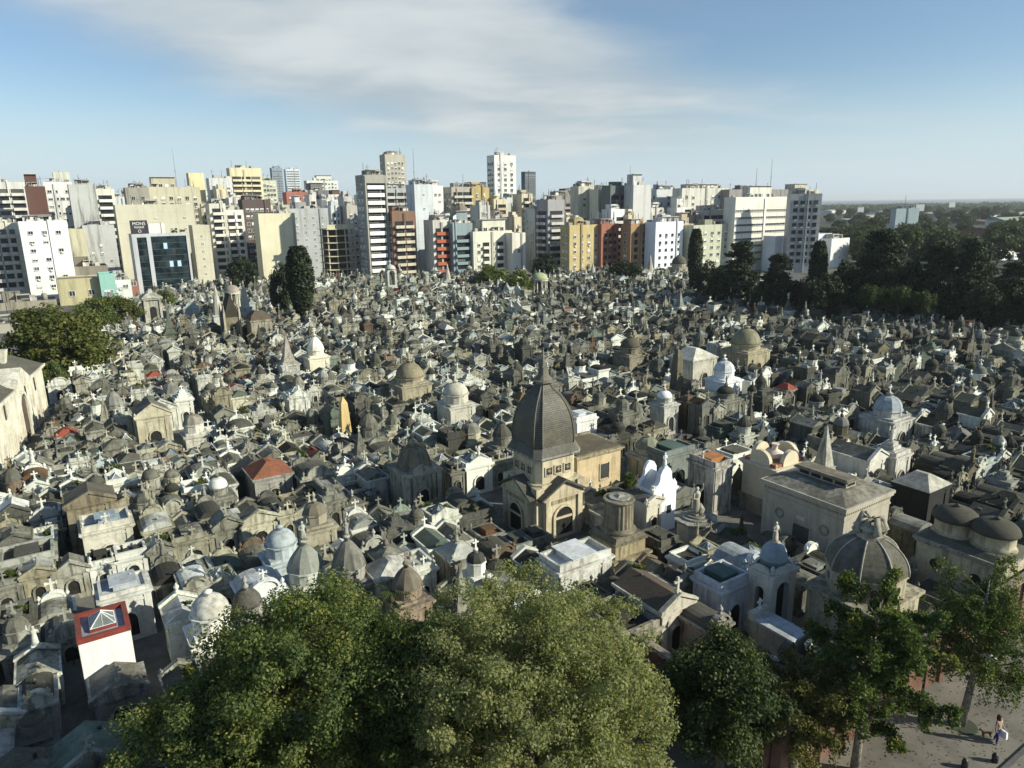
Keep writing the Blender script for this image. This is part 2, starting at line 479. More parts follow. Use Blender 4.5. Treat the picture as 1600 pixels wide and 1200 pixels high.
def statue_b(h, rng, wings=False, raised=False, b=None, x=0, y=0, z=0):
    """a robed stone figure"""
    b = b or B()
    b.cbox(x, y, 0.34 * h, 0.30 * h, z, z + 0.07 * h)
    pr = [(0.15, 0.07), (0.135, 0.2), (0.12, 0.42), (0.10, 0.55), (0.125, 0.68), (0.13, 0.76), (0.10, 0.82), (0.045, 0.845), (0.045, 0.865), (0.065, 0.89), (0.072, 0.935), (0.055, 0.98), (0.0, 1.0)]
    b.lathe([(r * h, z + q * h) for r, q in pr], 9, x, y, rng.random(), 1.0, 0.78, rib=0.10)
    for s in (-1, 1):
        sh = (x + s * 0.12 * h, y, z + 0.78 * h)
        if raised and s > 0: pts = [sh, (x + s * 0.24 * h, y - 0.03 * h, z + 0.9 * h), (x + s * 0.22 * h, y - 0.05 * h, z + 1.08 * h)]
        else: pts = [sh, (x + s * 0.19 * h, y - 0.03 * h, z + 0.6 * h), (x + s * 0.07 * h, y - 0.15 * h, z + 0.6 * h)]
        b.tube(pts, [0.045 * h, 0.04 * h, 0.028 * h], 5)
        if wings:
            pw = [(x + s * 0.05 * h, z + 0.5 * h), (x + s * 0.16 * h, z + 0.42 * h), (x + s * 0.25 * h, z + 0.7 * h), (x + s * 0.22 * h, z + 1.06 * h), (x + s * 0.1 * h, z + 0.86 * h)]
            if s < 0: pw = pw[::-1]
            b.prism(pw, y + 0.07 * h, y + 0.12 * h)
    return b


def dome_prof(r, h, z, n=7, p=2.0, neck=0.0):
    """profile of a dome of radius r and height h; p shapes it (2 round, 1.5 pointed)"""
    o = []
    for i in range(n + 1):
        t = i / n
        rr = r * max(0.0, (1 - t ** p)) ** (1 / p) if p != 1.5 else r * (1 - t) ** 0.62 * (1 + 0.45 * t * (1 - t))
        o.append((max(rr, neck), z + h * t))
    return o


def skylight_b(w, d, h, z, cx=0, cy=0, glass=0, rib=1, t=0.06, ribs=True):
    """a glazed hip: glass faces (material 0) and ribs (material 1)"""
    b = B(); b.mi = glass; rd = max(0.0, d - w)
    A = [(cx - w / 2, cy - d / 2, z), (cx + w / 2, cy - d / 2, z), (cx + w / 2, cy + d / 2, z), (cx - w / 2, cy + d / 2, z), (cx, cy - rd / 2, z + h), (cx, cy + rd / 2, z + h)]
    if rd > 0.05: b._add(A, [(0, 1, 4), (1, 2, 5, 4), (2, 3, 5), (3, 0, 4, 5), (3, 2, 1, 0)])
    else: b._add(A[:5], [(0, 1, 4), (1, 2, 4), (2, 3, 4), (3, 0, 4), (3, 2, 1, 0)])
    b.mi = rib
    if not ribs: return b
    top = lambda p: (p[0], p[1], p[2] + 0.02)
    for i, j in ((0, 4), (1, 4), (2, 5), (3, 5), (0, 1), (1, 2), (2, 3), (3, 0)): b.tube([top(A[i]), top(A[j])], t * 0.5, 4, False)
    if rd > 0.05: b.tube([top(A[4]), top(A[5])], t * 0.5, 4, False)
    n = max(2, int(d / 0.55))
    for i in range(1, n):
        y = cy - d / 2 + d * i / n
        ry = min(max(y, cy - rd / 2), cy + rd / 2)
        f = 1 - abs(y - ry) / (w / 2)
        for s in (-1, 1): b.tube([(cx + s * w / 2, y, z + 0.02), (cx + s * w / 2 * (1 - f), y, z + h * f + 0.02)], t * 0.35, 4, False)
    for i in (-1, 1): b.tube([(cx + i * 0, cy - d / 2, z + 0.02), (cx, cy - rd / 2, z + h + 0.02)], t * 0.35, 4, False)
    return b


KINDS = ('gabled', 'curved', 'flat', 'glazed', 'domed', 'ribbed', 'hipped', 'spired', 'stepped')


def tomb_parts(rng, kind, w, d, h, col, roof, orn, near=True):
    """parts of one burial vault; front faces -y. col, roof = colour with wear in alpha"""
    P = []; x = w / 2; y = d / 2
    dark = (0.02, 0.02, 0.018, 0.3)
    b = B(); pl = 0.3 + 0.2 * rng.random()
    b.cbox(0, 0, w + 0.16, d + 0.16, 0, pl); b.cbox(0, 0, w, d, pl, h - 0.34)
    if near:
        pw = 0.16 * w * (0.8 + 0.5 * rng.random())
        for s in (-1, 1): b.box(s * x - (pw if s > 0 else 0), s * x + (0 if s > 0 else pw), -y - 0.09, -y, pl, h - 0.34)
        if rng.random() < 0.5:
            for s in (-1, 1):
                for q in (-0.5, 0.0, 0.5): b.cbox(s * x, q * d * 0.86, 0.14, 0.26, pl, h - 0.34)
        b.box(-x * 0.72, x * 0.72, -y - 0.06, -y, h - 0.72, h - 0.5)
        for s in (-1, 1): b.cbox(s * x, 0, 0.12, d * 0.96, h * 0.62, h * 0.62 + 0.1) if rng.random() < 0.4 else None
    c = B(); c.cbox(0, 0, w + 0.24, d + 0.24, h - 0.34, h - 0.2); c.cbox(0, 0, w + 0.44, d + 0.44, h - 0.2, h - 0.02)
    P.append(('wall', b, 'stone', col)); P.append(('cornice', c, 'stone', col))
    dw = min(1.25, w * 0.36); dh = min(2.3, h * 0.5)
    if near:
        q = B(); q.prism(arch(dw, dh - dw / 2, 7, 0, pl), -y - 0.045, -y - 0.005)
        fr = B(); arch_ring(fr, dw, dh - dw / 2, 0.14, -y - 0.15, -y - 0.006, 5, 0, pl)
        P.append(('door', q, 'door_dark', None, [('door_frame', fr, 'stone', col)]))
    z = h - 0.02; tz = z; r = B(); rise = 0.3 * w * (0.7 + 0.5 * rng.random())
    if kind == 'gabled':
        r.prism([(-x - 0.1, z), (x + 0.1, z), (0, z + rise)], -y - 0.02, y + 0.1)
        P.append(('roof', r, 'stone', roof))
        pd = B(); t = 0.17
        pd.prism([(-x - 0.2, z + 0.002), (x + 0.2, z + 0.002), (x + 0.2, z + 0.1), (0, z + rise + 0.14), (-x - 0.2, z + 0.1)], -y - 0.18, -y - 0.03)
        for s in (-1, 1):
            poly = [(s * (x + 0.26), z + 0.03), (s * (x + 0.26), z + 0.2), (0, z + rise + 0.32), (0, z + rise + 0.1)]
            pd.prism(poly if s > 0 else poly[::-1], -y - 0.3, -y + 0.06)
        if near and rng.random() < 0.45:
            for s in (-1, 1): urn_b(0.5, pd, s * (x + 0.1), -y - 0.1, z + 0.15)
        P.append(('pediment', pd, 'stone', col)); tz = z + rise + 0.3
    elif kind == 'curved':
        n = 8 if near else 5; rs = rise * 0.85
        r.prism([(-x - 0.08, z)] + [(-(x + 0.08) * math.cos(math.pi * (i + 0.0) / n), z + 0.06 + rs * math.sin(math.pi * i / n)) for i in range(n, -1, -1)] if False else
                [(x * math.cos(math.pi * i / n) * 1.02, z + rs * math.sin(math.pi * i / n)) for i in range(n + 1)], -y + 0.2, y + 0.05)
        P.append(('roof', r, 'stone', roof))
        pd = B(); sh = 0.35 + 0.2 * rng.random(); pw = 0.62 * x
        top = [(pw * math.cos(math.pi * i / n), z + sh + rs * 0.9 * math.sin(math.pi * i / n)) for i in range(n + 1)]
        pd.prism([(-x, z + 0.003), (x, z + 0.003), (x, z + sh * 0.8)] + top + [(-x, z + sh * 0.8)], -y - 0.12, -y + 0.16)
        top2 = [((pw + 0.12) * math.cos(math.pi * i / n), z + sh + (rs * 0.9 + 0.12) * math.sin(math.pi * i / n)) for i in range(n + 1)]
        for i in range(n): pd.prism([top[i], top2[i], top2[i + 1], top[i + 1]], -y - 0.24, -y + 0.2)
        if near:
            for s in (-1, 1): urn_b(0.55, pd, s * (x - 0.2), -y + 0.02, z + sh * 0.8)
        P.append(('pediment', pd, 'stone', col)); tz = z + sh + rs * 0.9 + 0.1
    elif kind in ('flat', 'glazed', 'stepped'):
        r.cbox(0, 0, w - 0.3, d - 0.3, z - 0.3, z + 0.08)
        pr = B(); ph = 0.25 + 0.35 * rng.random(); t = 0.2
        pr.box(-x, x, -y, -y + t, z, z + ph); pr.box(-x, x, y - t, y, z, z + ph * 0.9)
        for s in (-1, 1): pr.box(min(s * x, s * (x - t)), max(s * x, s * (x - t)), -y + t, y - t, z, z + ph * 0.85)
        P.append(('roof', r, 'stone', roof)); P.append(('parapet', pr, 'stone', col)); tz = z + ph
        if kind == 'glazed':
            gw, gd = w * (0.5 + 0.2 * rng.random()), d * (0.5 + 0.2 * rng.random())
            if gw > gd: gd = gw
            bb = B(); bb.cbox(0, 0.15, gw + 0.1, gd + 0.1, z + 0.08, z + 0.3)
            P.append(('skylight', skylight_b(gw, gd, gw * (0.3 + 0.25 * rng.random()), z + 0.3, 0, 0.15, ribs=near), ['skylight_glass', 'white_trim' if rng.random() < 0.5 else 'iron'], None, [('skylight_kerb', bb, 'stone', col)]))
            if near and rng.random() < 0.7:
                pd = B(); pd.prism([(-x * 0.75, z + ph + 0.002), (x * 0.75, z + ph + 0.002), (0, z + ph + rise * 0.7)], -y - 0.05, -y + 0.15)
                P.append(('pediment', pd, 'stone', col)); tz = z + ph + rise * 0.68
        elif kind == 'stepped':
            st = B(); ww, dd, zz = w * 0.72, d * 0.72, z + 0.08
            for i in range(3):
                st.cbox(0, 0, ww, dd, zz, zz + 0.34); zz += 0.34; ww *= 0.7; dd *= 0.7
            P.append(('stepped_top', st, 'stone', col)); tz = zz
        elif rng.random() < 0.6:
            bx = B(); bw = w * (0.35 + 0.2 * rng.random()); bx.cbox(0.1 * w * (rng.random() - 0.5), 0.1, bw, bw * 1.2, z + 0.08, z + 0.5)
            bx.cbox(0.0, 0.1, bw + 0.16, bw * 1.2 + 0.16, z + 0.5, z + 0.58)
            P.append(('lantern', bx, 'stone', roof))
    elif kind in ('domed', 'ribbed'):
        R = min(w, d) * (0.36 + 0.08 * rng.random()); n = 8 if rng.random() < 0.35 or not near else 14
        dh2 = 0.35 + 0.6 * rng.random(); dr = B()
        dr.cbox(0, 0, w * 0.9, d * 0.9, z, z + 0.22)
        dr.lathe([(R * 1.04, z + 0.22), (R * 1.04, z + 0.22 + dh2), (R * 1.15, z + 0.26 + dh2), (R * 1.15, z + 0.38 + dh2)], n, smooth=False)
        P.append(('drum', dr, 'stone', col)); zz = z + 0.38 + dh2; dm = B()
        if kind == 'domed':
            hh = R * (0.75 + 0.45 * rng.random()); dm.lathe(dome_prof(R * 1.05, hh, zz, 7 if near else 5), n, smooth=n > 8 or not near)
        else:
            hh = R * (1.35 + 0.5 * rng.random()); n = 20 if near else 12; dm.lathe(dome_prof(R * 1.05, hh, zz, 8 if near else 5, 1.5), n, rib=0.055, smooth=False)
        P.append(('dome', dm, 'stone', roof))
        fn = B(); q = R * 0.2
        fn.lathe([(q, zz + hh * 0.93), (q, zz + hh + 0.12), (q * 1.3, zz + hh + 0.14), (q * 1.3, zz + hh + 0.22), (q * 0.6, zz + hh + 0.3), (0, zz + hh + 0.34)], 8)
        P.append(('finial', fn, 'stone', col)); tz = zz + hh + 0.28
    elif kind == 'hipped':
        r.taper(0, 0, w + 0.3, d + 0.3, z, w * 0.12, d * 0.35, z + rise * 1.1)
        P.append(('roof', r, 'stone', roof)); tz = z + rise * 1.1
    elif kind == 'spired':
        r.cbox(0, 0, w * 0.86, d * 0.86, z, z + 0.35); q = min(w, d) * 0.7
        r.taper(0, 0, q, q, z + 0.35, q * 0.8, q * 0.8, z + 0.9)
        r.cbox(0, 0, q * 0.9, q * 0.9, z + 0.9, z + 1.0)
        hs = q * (1.3 + 1.1 * rng.random()); r.taper(0, 0, q * 0.72, q * 0.72, z + 1.0, 0.09, 0.09, z + 1.0 + hs)
        P.append(('spire', r, 'stone', roof)); tz = z + 1.0 + hs
    if near and kind in ('flat', 'glazed', 'curved', 'gabled') and rng.random() < 0.55:
        vb = B(); vx, vy = rng.uniform(-0.3, 0.3) * w, rng.uniform(0.05, 0.4) * d; vz = z + (0.08 if kind in ('flat', 'glazed') else rise * 0.3)
        vb.lathe([(0.09, vz - 0.1), (0.09, vz + 0.45), (0.15, vz + 0.47), (0.0, vz + 0.6)], 7, vx, vy)
        hb = B(); hb.cbox(-vx * 0.8, vy * 0.9, 0.5, 0.35, vz - 0.1, vz + 0.18)
        P.append(('roof_vent', vb, 'stone', roof)); P.append(('roof_hatch', hb, 'stone', roof))
    if near and kind in ('flat', 'glazed', 'hipped') and rng.random() < 0.5:
        for s in (-1, 1): P.append(('corner_urn', urn_b(0.5, None, s * (x - 0.14), -y + 0.12, z + (ph * 0.98 if kind != 'hipped' else 0)), 'stone', col))
    yo = 0 if kind in ('domed', 'ribbed', 'hipped', 'spired', 'stepped') else -y + 0.05
    if orn == 'cross': P.append(('cross', cross_b(0.6 + 0.5 * rng.random(), None, None, 0, yo, tz - 0.04, rng.random() < 0.4), 'stone', tuple(min(1, q * 1.15) for q in col[:3]) + (0.4,)))
    elif orn == 'statue': P.append(('statue', statue_b(1.1 + 0.6 * rng.random(), rng, rng.random() < 0.4, rng.random() < 0.4, None, 0, yo, tz - 0.04), 'stone', (*[q * 0.95 for q in col[:3]], 0.7)))
    elif orn == 'urn': P.append(('urn', urn_b(0.7, None, 0, yo, tz - 0.04), 'stone', col))
    return P


WALLC = [((0.40, 0.395, 0.355), 'grey', 0.8), ((0.56, 0.54, 0.44), 'cream', 0.65), ((0.80, 0.81, 0.78), 'white', 0.3), ((0.29, 0.288, 0.262), 'dull grey', 0.9), ((0.14, 0.14, 0.13), 'dark grey', 0.7),
         ((0.42, 0.385, 0.29), 'buff', 0.75), ((0.62, 0.63, 0.59), 'pale grey', 0.55), ((0.46, 0.52, 0.53), 'blue grey', 0.4), ((0.29, 0.35, 0.31), 'green grey', 0.5), ((0.27, 0.20, 0.155), 'brown', 0.6)]
WALLW = [24, 11, 15, 17, 9, 6, 17, 3, 3, 2]
ROOFC = [((0.10, 0.098, 0.088), 'dark', 0.7), ((0.18, 0.178, 0.16), 'grey', 0.85), ((0.30, 0.295, 0.265), 'stone', 0.9), ((0.045, 0.045, 0.042), 'black', 0.4), ((0.30, 0.085, 0.05), 'red', 0.4),
         ((0.13, 0.165, 0.14), 'green', 0.5), ((0.66, 0.67, 0.66), 'white', 0.35), ((0.22, 0.12, 0.065), 'rusty', 0.5), ((0.42, 0.43, 0.42), 'pale', 0.55)]
ROOFW = [22, 24, 22, 8, 1.6, 5, 9, 2, 12]
ORNT = {'cross': 'a cross', 'statue': 'a statue', 'urn': 'an urn', None: 'a bare top'}
KNAME = {'gabled': ('gabled_tomb', 'gabled tomb'), 'curved': ('round_fronted_tomb', 'round fronted tomb'), 'flat': ('flat_roofed_tomb', 'flat roofed tomb'), 'glazed': ('skylit_tomb', 'skylit tomb'),
         'domed': ('domed_tomb', 'domed tomb'), 'ribbed': ('rib_domed_tomb', 'rib domed tomb'), 'hipped': ('hip_roofed_tomb', 'hip roofed tomb'), 'spired': ('spired_tomb', 'spired tomb'), 'stepped': ('step_topped_tomb', 'step topped tomb')}
TAKEN = []                                                     # footprints of the placed monuments: centre, half sizes along u and v


def reserve(c, w, d, pad=0.35):
    a, b = ab(c); TAKEN.append((a, b, w / 2 + pad, d / 2 + pad))


def free(a, b, hw, hd):
    for A, Bq, W, D in TAKEN:
        if abs(a - A) < hw + W and abs(b - Bq) < hd + D: return False
    return True


LANDMARKS = []                                                 # (a, b, phrase) for labels


def corner(nx, ny, lx, rx, z):
    """box whose near upper corner shows at nx, ny (height z), its left corner at column lx and its right one at rx"""
    P = at(nx, ny, z); d = along(P, V, lx); w = along(P, U, rx)
    c = P + U * w / 2 + V * d / 2; c[2] = 0
    return c, w, d
# ------------------------------------------------------------------ the monuments one can pick out
LOW = []                                                       # where the vaults before a monument stay low


def hero(name, label, c, w, d, parts, phrase=None, cat='mausoleum', rz=0.0, group=None, pad=0.3):
    reserve(c, w, d, pad); LOW.append((c, max(w, d)))
    if phrase: LANDMARKS.append((*ab(c), phrase))
    return emit(name, label, cat, (float(c[0]), float(c[1]), 0.0), GRID + rz, parts, group)


def chamfer_loft(b, levels):
    """stack of squares with cut corners: (half side, cut, z)"""
    vs = []; fs = []
    for h, c, z in levels:
        vs += [(h - c, -h, z), (h, -h + c, z), (h, h - c, z), (h - c, h, z), (-h + c, h, z), (-h, h - c, z), (-h, -h + c, z), (-h + c, -h, z)]
    for j in range(len(levels) - 1):
        for i in range(8):
            a = j * 8 + i; q = j * 8 + (i + 1) % 8; fs.append((a, q, q + 8, a + 8))
    n = len(levels) - 1
    fs.append(tuple(range(7, -1, -1))); fs.append(tuple(n * 8 + i for i in range(8)))
    return b._add(vs, fs)


def turned(b, k):
    """copy of a builder turned by k right angles"""
    return B().add(b, rz=k * math.pi / 2)


rng = random.Random(11)
STONE = (0.46, 0.43, 0.34, 0.55); CREAM = (0.60, 0.53, 0.37, 0.4); DK = (0.11, 0.108, 0.095, 0.6); WHT = (0.80, 0.82, 0.80, 0.12); GRY = (0.36, 0.35, 0.31, 0.75)


def tall_tower():
    c, w, d = corner(844, 719, 795, 905, 7.6)
    s = 2.15; P = []
    b = B(); b.cbox(0, 0, 4.7, 4.7, 0, 0.4); b.cbox(0, 0, 4.4, 4.4, 0.4, 4.3)
    for sx in (-1, 1):
        for sy in (-1, 1): b.cbox(sx * 2.05, sy * 2.05, 0.75, 0.75, 0.4, 4.6)
    P.append(('lower_storey', b, 'stone', CREAM))
    for k in (0, 3):
        por = B(); por.box(-1.85, 1.85, -2.75, -2.2, 0.02, 3.55); por.box(-2.0, 2.0, -2.9, -2.19, 3.55, 3.75)
        for sx in (-1, 1): por.box(sx * 1.6 - 0.22, sx * 1.6 + 0.22, -2.9, -2.75, 0.3, 3.55)
        fr = B(); arch_ring(fr, 1.7, 1.55, 0.22, -2.88, -2.75, 10, 0, 0.35)
        fr.box(-0.85, 0.85, -2.84, -2.76, 1.75, 1.95)
        dr = B(); dr.prism(arch(1.66, 1.55, 10, 0, 0.35), -2.785, -2.752)
        fz = B(); fz.box(-1.2, 1.2, -2.79, -2.752, 3.12, 3.42)
        pd = B(); pd.prism([(-2.1, 3.75), (2.1, 3.75), (0, 4.95)], -2.85, -2.19)
        rf = B()
        for sx in (-1, 1):
            p_ = [(sx * 2.35, 3.70), (sx * 2.35, 3.86), (0, 5.2), (0, 5.0)]; rf.prism(p_ if sx > 0 else p_[::-1], -3.1, -1.9)
        P.append(('portal', turned(por, k), 'stone', CREAM, [('arch', turned(fr, k), 'stone', CREAM), ('door', turned(dr, k), 'door_dark', None), ('frieze', turned(fz, k), 'stone', (0.42, 0.36, 0.24, 0.8)), ('pediment', turned(pd, k), 'stone', CREAM), ('portal_roof', turned(rf, k), 'stone', DK)]))
    b = B(); chamfer_loft(b, [(2.25, 0.5, 4.3), (2.25, 0.5, 4.75)]); chamfer_loft(b, [(1.98, 0.45, 4.75), (1.98, 0.45, 6.75)])
    P.append(('upper_storey', b, 'stone', CREAM))
    b = B(); chamfer_loft(b, [(2.1, 0.5, 6.75), (2.1, 0.5, 6.9)]); chamfer_loft(b, [(2.36, 0.5, 6.9), (2.36, 0.5, 7.08)])
    P.append(('cornice', b, 'stone', GRY))
    for k in (0, 3):
        for i in (-1, 0, 1):
            fr = B(); x = i * 0.92; q = 0.29
            fr.box(x - q - 0.1, x - q, -2.06, -1.985, 5.35, 6.15); fr.box(x + q, x + q + 0.1, -2.06, -1.985, 5.35, 6.15)
            fr.box(x - q, x + q, -2.06, -1.985, 6.05, 6.15); fr.box(x - q, x + q, -2.1, -1.985, 5.35, 5.45)
            for t in range(4):
                a_ = math.pi * t / 4
                fr.tube([(x - 0.28 * math.cos(a_), -2.03, 5.75 - 0.28 * math.sin(a_)), (x + 0.28 * math.cos(a_), -2.03, 5.75 + 0.28 * math.sin(a_))], 0.02, 4)
            pn = B(); pn.box(x - q, x + q, -2.005, -1.982, 5.45, 6.05)
            P.append(('window', turned(pn, k), 'window_glass', None, [('window_frame', turned(fr, k), 'stone', CREAM)]))
    b = B(); lv = [(2.34, 0.5, 7.08), (2.3, 0.5, 7.2), (2.05, 0.5, 7.75), (2.0, 0.5, 7.8)]
    chamfer_loft(b, lv); P.append(('roof_skirt', b, 'stone', (0.16, 0.155, 0.135, 0.5)))
    b = B(); lv = []
    for i in range(13):
        t = i / 12; h = 2.02 * (1 - t ** 2.7) ** 0.74 if t < 1 else 0
        h = max(h, 0.42); lv.append((h, 0.24 * h, 7.8 + 4.75 * t))
    chamfer_loft(b, lv); rb = B()
    for sx in (-1, 1):
        for sy in (-1, 1):
            for e in (0, 1):
                pts = [(sx * (h if e else h - c_) * 1.01, sy * (h - c_ if e else h) * 1.01, z) for h, c_, z in lv]
                rb.tube(pts, 0.055, 5)
    P.append(('dome', b, 'scale_roof', None, [('ribs', rb, 'stone', (0.2, 0.19, 0.16, 0.4))]))
    b = B(); chamfer_loft(b, [(0.5, 0.15, 12.5), (0.52, 0.15, 12.75)]); chamfer_loft(b, [(0.85, 0.25, 12.75), (0.85, 0.25, 12.9)]); chamfer_loft(b, [(0.62, 0.2, 12.9), (0.35, 0.1, 13.3), (0.32, 0.1, 13.9)])
    b.taper(0, 0, 0.5, 0.5, 13.9, 0.5, 0.5, 14.0); b.taper(0, 0, 0.24, 0.24, 14.0, 0.05, 0.05, 15.4); b.lathe([(0.0, 15.35), (0.08, 15.42), (0.0, 15.55)], 8)
    P.append(('spire', b, 'stone', (0.22, 0.21, 0.17, 0.6)))
    tw = hero('domed_tower_mausoleum', 'tall cream mausoleum tower under a dark scaled dome with spire', c, 5.6, 5.6, P, 'the tall scaled dome')
    tw.scale = (1.1, 1.1, 1.085)
    for q in (c - V * 4.0, c - U * 3.8 - V * 1.0): TAKEN.append((*ab(q), 2.4, 1.2))
    # the plain chapel behind it
    z = 5.4; P0 = at(970, 697, z); w2 = -along(P0, -U, 904) * -1; d2 = 5.0
    w2 = along(P0, -U, 902); c2 = P0 - U * w2 / 2 + V * d2 / 2; c2[2] = 0
    Q = []
    b = B(); b.cbox(0, 0, w2, d2, 0, z - 0.35); Q.append(('wall', b, 'stone', (0.62, 0.50, 0.31, 0.35)))
    b = B(); b.cbox(0, 0, w2 + 0.3, d2 + 0.3, z - 0.35, z - 0.18); b.cbox(0, 0, w2 + 0.55, d2 + 0.55, z - 0.18, z); Q.append(('cornice', b, 'stone', (0.42, 0.36, 0.24, 0.8)))
    b = B(); b.cbox(0, 0, w2 - 0.2, d2 - 0.2, z, z + 0.08); Q.append(('roof', b, 'stone', (0.17, 0.14, 0.09, 0.5)))
    b = B()
    b.box(-w2 / 2, w2 / 2, d2 / 2 - 0.2, d2 / 2, z, z + 0.3); Q.append(('parapet', b, 'stone', (0.3, 0.27, 0.2, 0.7)))
    b = B(); b.box(w2 * 0.02, w2 * 0.22, -d2 / 2 - 0.03, -d2 / 2 - 0.005, 2.5, 4.0); fr = B()
    fr.box(w2 * 0.02 - 0.1, w2 * 0.02, -d2 / 2 - 0.08, -d2 / 2 - 0.004, 2.4, 4.1); fr.box(w2 * 0.22, w2 * 0.22 + 0.1, -d2 / 2 - 0.08, -d2 / 2 - 0.004, 2.4, 4.1); fr.box(w2 * 0.02, w2 * 0.22, -d2 / 2 - 0.1, -d2 / 2 - 0.004, 2.3, 2.4)
    Q.append(('window', b, 'window_glass', None, [('window_frame', fr, 'stone', CREAM)]))
    hero('plain_chapel', 'plain buff flat roofed chapel beside the tall scaled dome tower', c2, w2, d2, Q)


tall_tower()


def fluted_column():
    c = at(967, 776, 6.6); c[2] = 0; P = []; S = (0.42, 0.36, 0.23, 0.7); D = (0.2, 0.18, 0.13, 0.8)
    b = B(); b.cbox(0, 0, 3.9, 3.7, 0, 0.4); b.cbox(0, 0, 3.5, 3.3, 0.4, 2.0)
    for i in (-1.3, 0.0, 1.3): b.cbox(i, -1.65, 0.3, 0.2, 0.4, 2.0)
    P.append(('base', b, 'stone', S))
    b = B(); b.cbox(0, 0, 4.0, 3.8, 2.0, 2.2); b.cbox(0, 0, 3.1, 3.0, 2.2, 3.3); b.lathe([(0.42, 2.35), (0.42, 3.1)], 12, 0.0, -1.3) if False else None
    P.append(('plinth', b, 'stone', S))
    b = B(); b.cbox(0, 0, 3.4, 3.3, 3.3, 3.5); b.taper(0, 0, 3.2, 3.1, 3.5, 2.7, 2.7, 3.85); P.append(('step', b, 'stone', D))
    b = B(); b.lathe([(1.4, 3.85), (1.45, 3.98), (1.35, 4.1), (1.22, 4.2), (1.22, 4.25)], 24); b.lathe([(1.2, 4.25), (1.16, 6.3)], 44, rib=-0.055, smooth=False); b.lathe([(1.2, 6.3), (1.25, 6.42), (1.22, 6.52)], 28)
    P.append(('fluted_drum', b, 'stone', (0.26, 0.23, 0.165, 0.75)))
    b = B(); b.lathe([(0.9, 6.52), (0.85, 6.62)], 14, 0.1, 0.05); b.taper(0.1, 0, 0.9, 0.5, 6.6, 0.3, 0.3, 6.8); P.append(('broken_top', b, 'stone', GRY))
    hero('broken_column_monument', 'thick fluted broken column on a stepped brown stone base', c, 4.0, 3.8, P, 'the fluted broken column', 'monument')


fluted_column()


def white_house():
    c, w, d = corner(1022, 770, 1001, 1057, 4.1); d = 2.2; c = at(1022, 770, 4.1) + U * w / 2 + V * d / 2; c[2] = 0; x, y = w / 2, d / 2; P = []
    W = (0.86, 0.90, 0.92, 0.03)
    b = B(); b.cbox(0, 0, w, d, 0, 3.8); P.append(('wall', b, 'stone', W))
    b = B(); b.cbox(0, 0, w + 0.15, d + 0.15, 3.8, 3.95); b.cbox(0, 0, w + 0.3, d + 0.3, 3.95, 4.1); P.append(('cornice', b, 'stone', W))
    b = B(); n = 7
    def g_(s): return [(s * x, 4.1), (s * x, 4.35), (s * x * 0.95, 4.6)] + [(s * (x * 0.95 - 0.45 * x * math.sin(math.pi / 2 * i / n)), 4.6 + 0.75 * (1 - math.cos(math.pi / 2 * i / n))) for i in range(1, n + 1)] + [(s * x * 0.5, 5.6), (s * x * 0.3, 6.05), (s * x * 0.12, 6.2)]
    b.prism(g_(1) + g_(-1)[::-1], -y - 0.05, -y + 0.45)
    b.prism([(p, q) for p, q in g_(1)] + g_(-1)[::-1], y - 0.3, y)
    P.append(('stepped_gable', b, 'stone', W))
    b = B(); b.prism([(-x * 0.95, 4.1), (x * 0.95, 4.1), (0, 5.5)], -y + 0.45, y - 0.3); P.append(('roof', b, 'stone', (0.6, 0.64, 0.66, 0.2)))
    b = B(); b.box(0.15, 0.75, -y - 0.03, -y - 0.004, 1.7, 2.5); fr = B(); fr.box(0.07, 0.15, -y - 0.07, -y - 0.003, 1.62, 2.58); fr.box(0.75, 0.83, -y - 0.07, -y - 0.003, 1.62, 2.58); fr.box(0.15, 0.75, -y - 0.07, -y - 0.003, 1.62, 1.7); fr.box(0.15, 0.75, -y - 0.07, -y - 0.003, 2.5, 2.58)
    P.append(('window', b, 'window_glass', None, [('window_frame', fr, 'stone', W)]))
    P.append(('statue', statue_b(1.35, rng, False, False, None, 0, -y + 0.2, 6.18), 'stone', (0.7, 0.75, 0.76, 0.2)))
    b = B(); urn_b(0.5, b, x - 0.15, -y + 0.15, 4.35); P.append(('urn', b, 'stone', W))
    hero('white_tomb', 'bright white tomb with a stepped curved gable and statue', c, w, d, P, 'the bright white gable')


white_house()


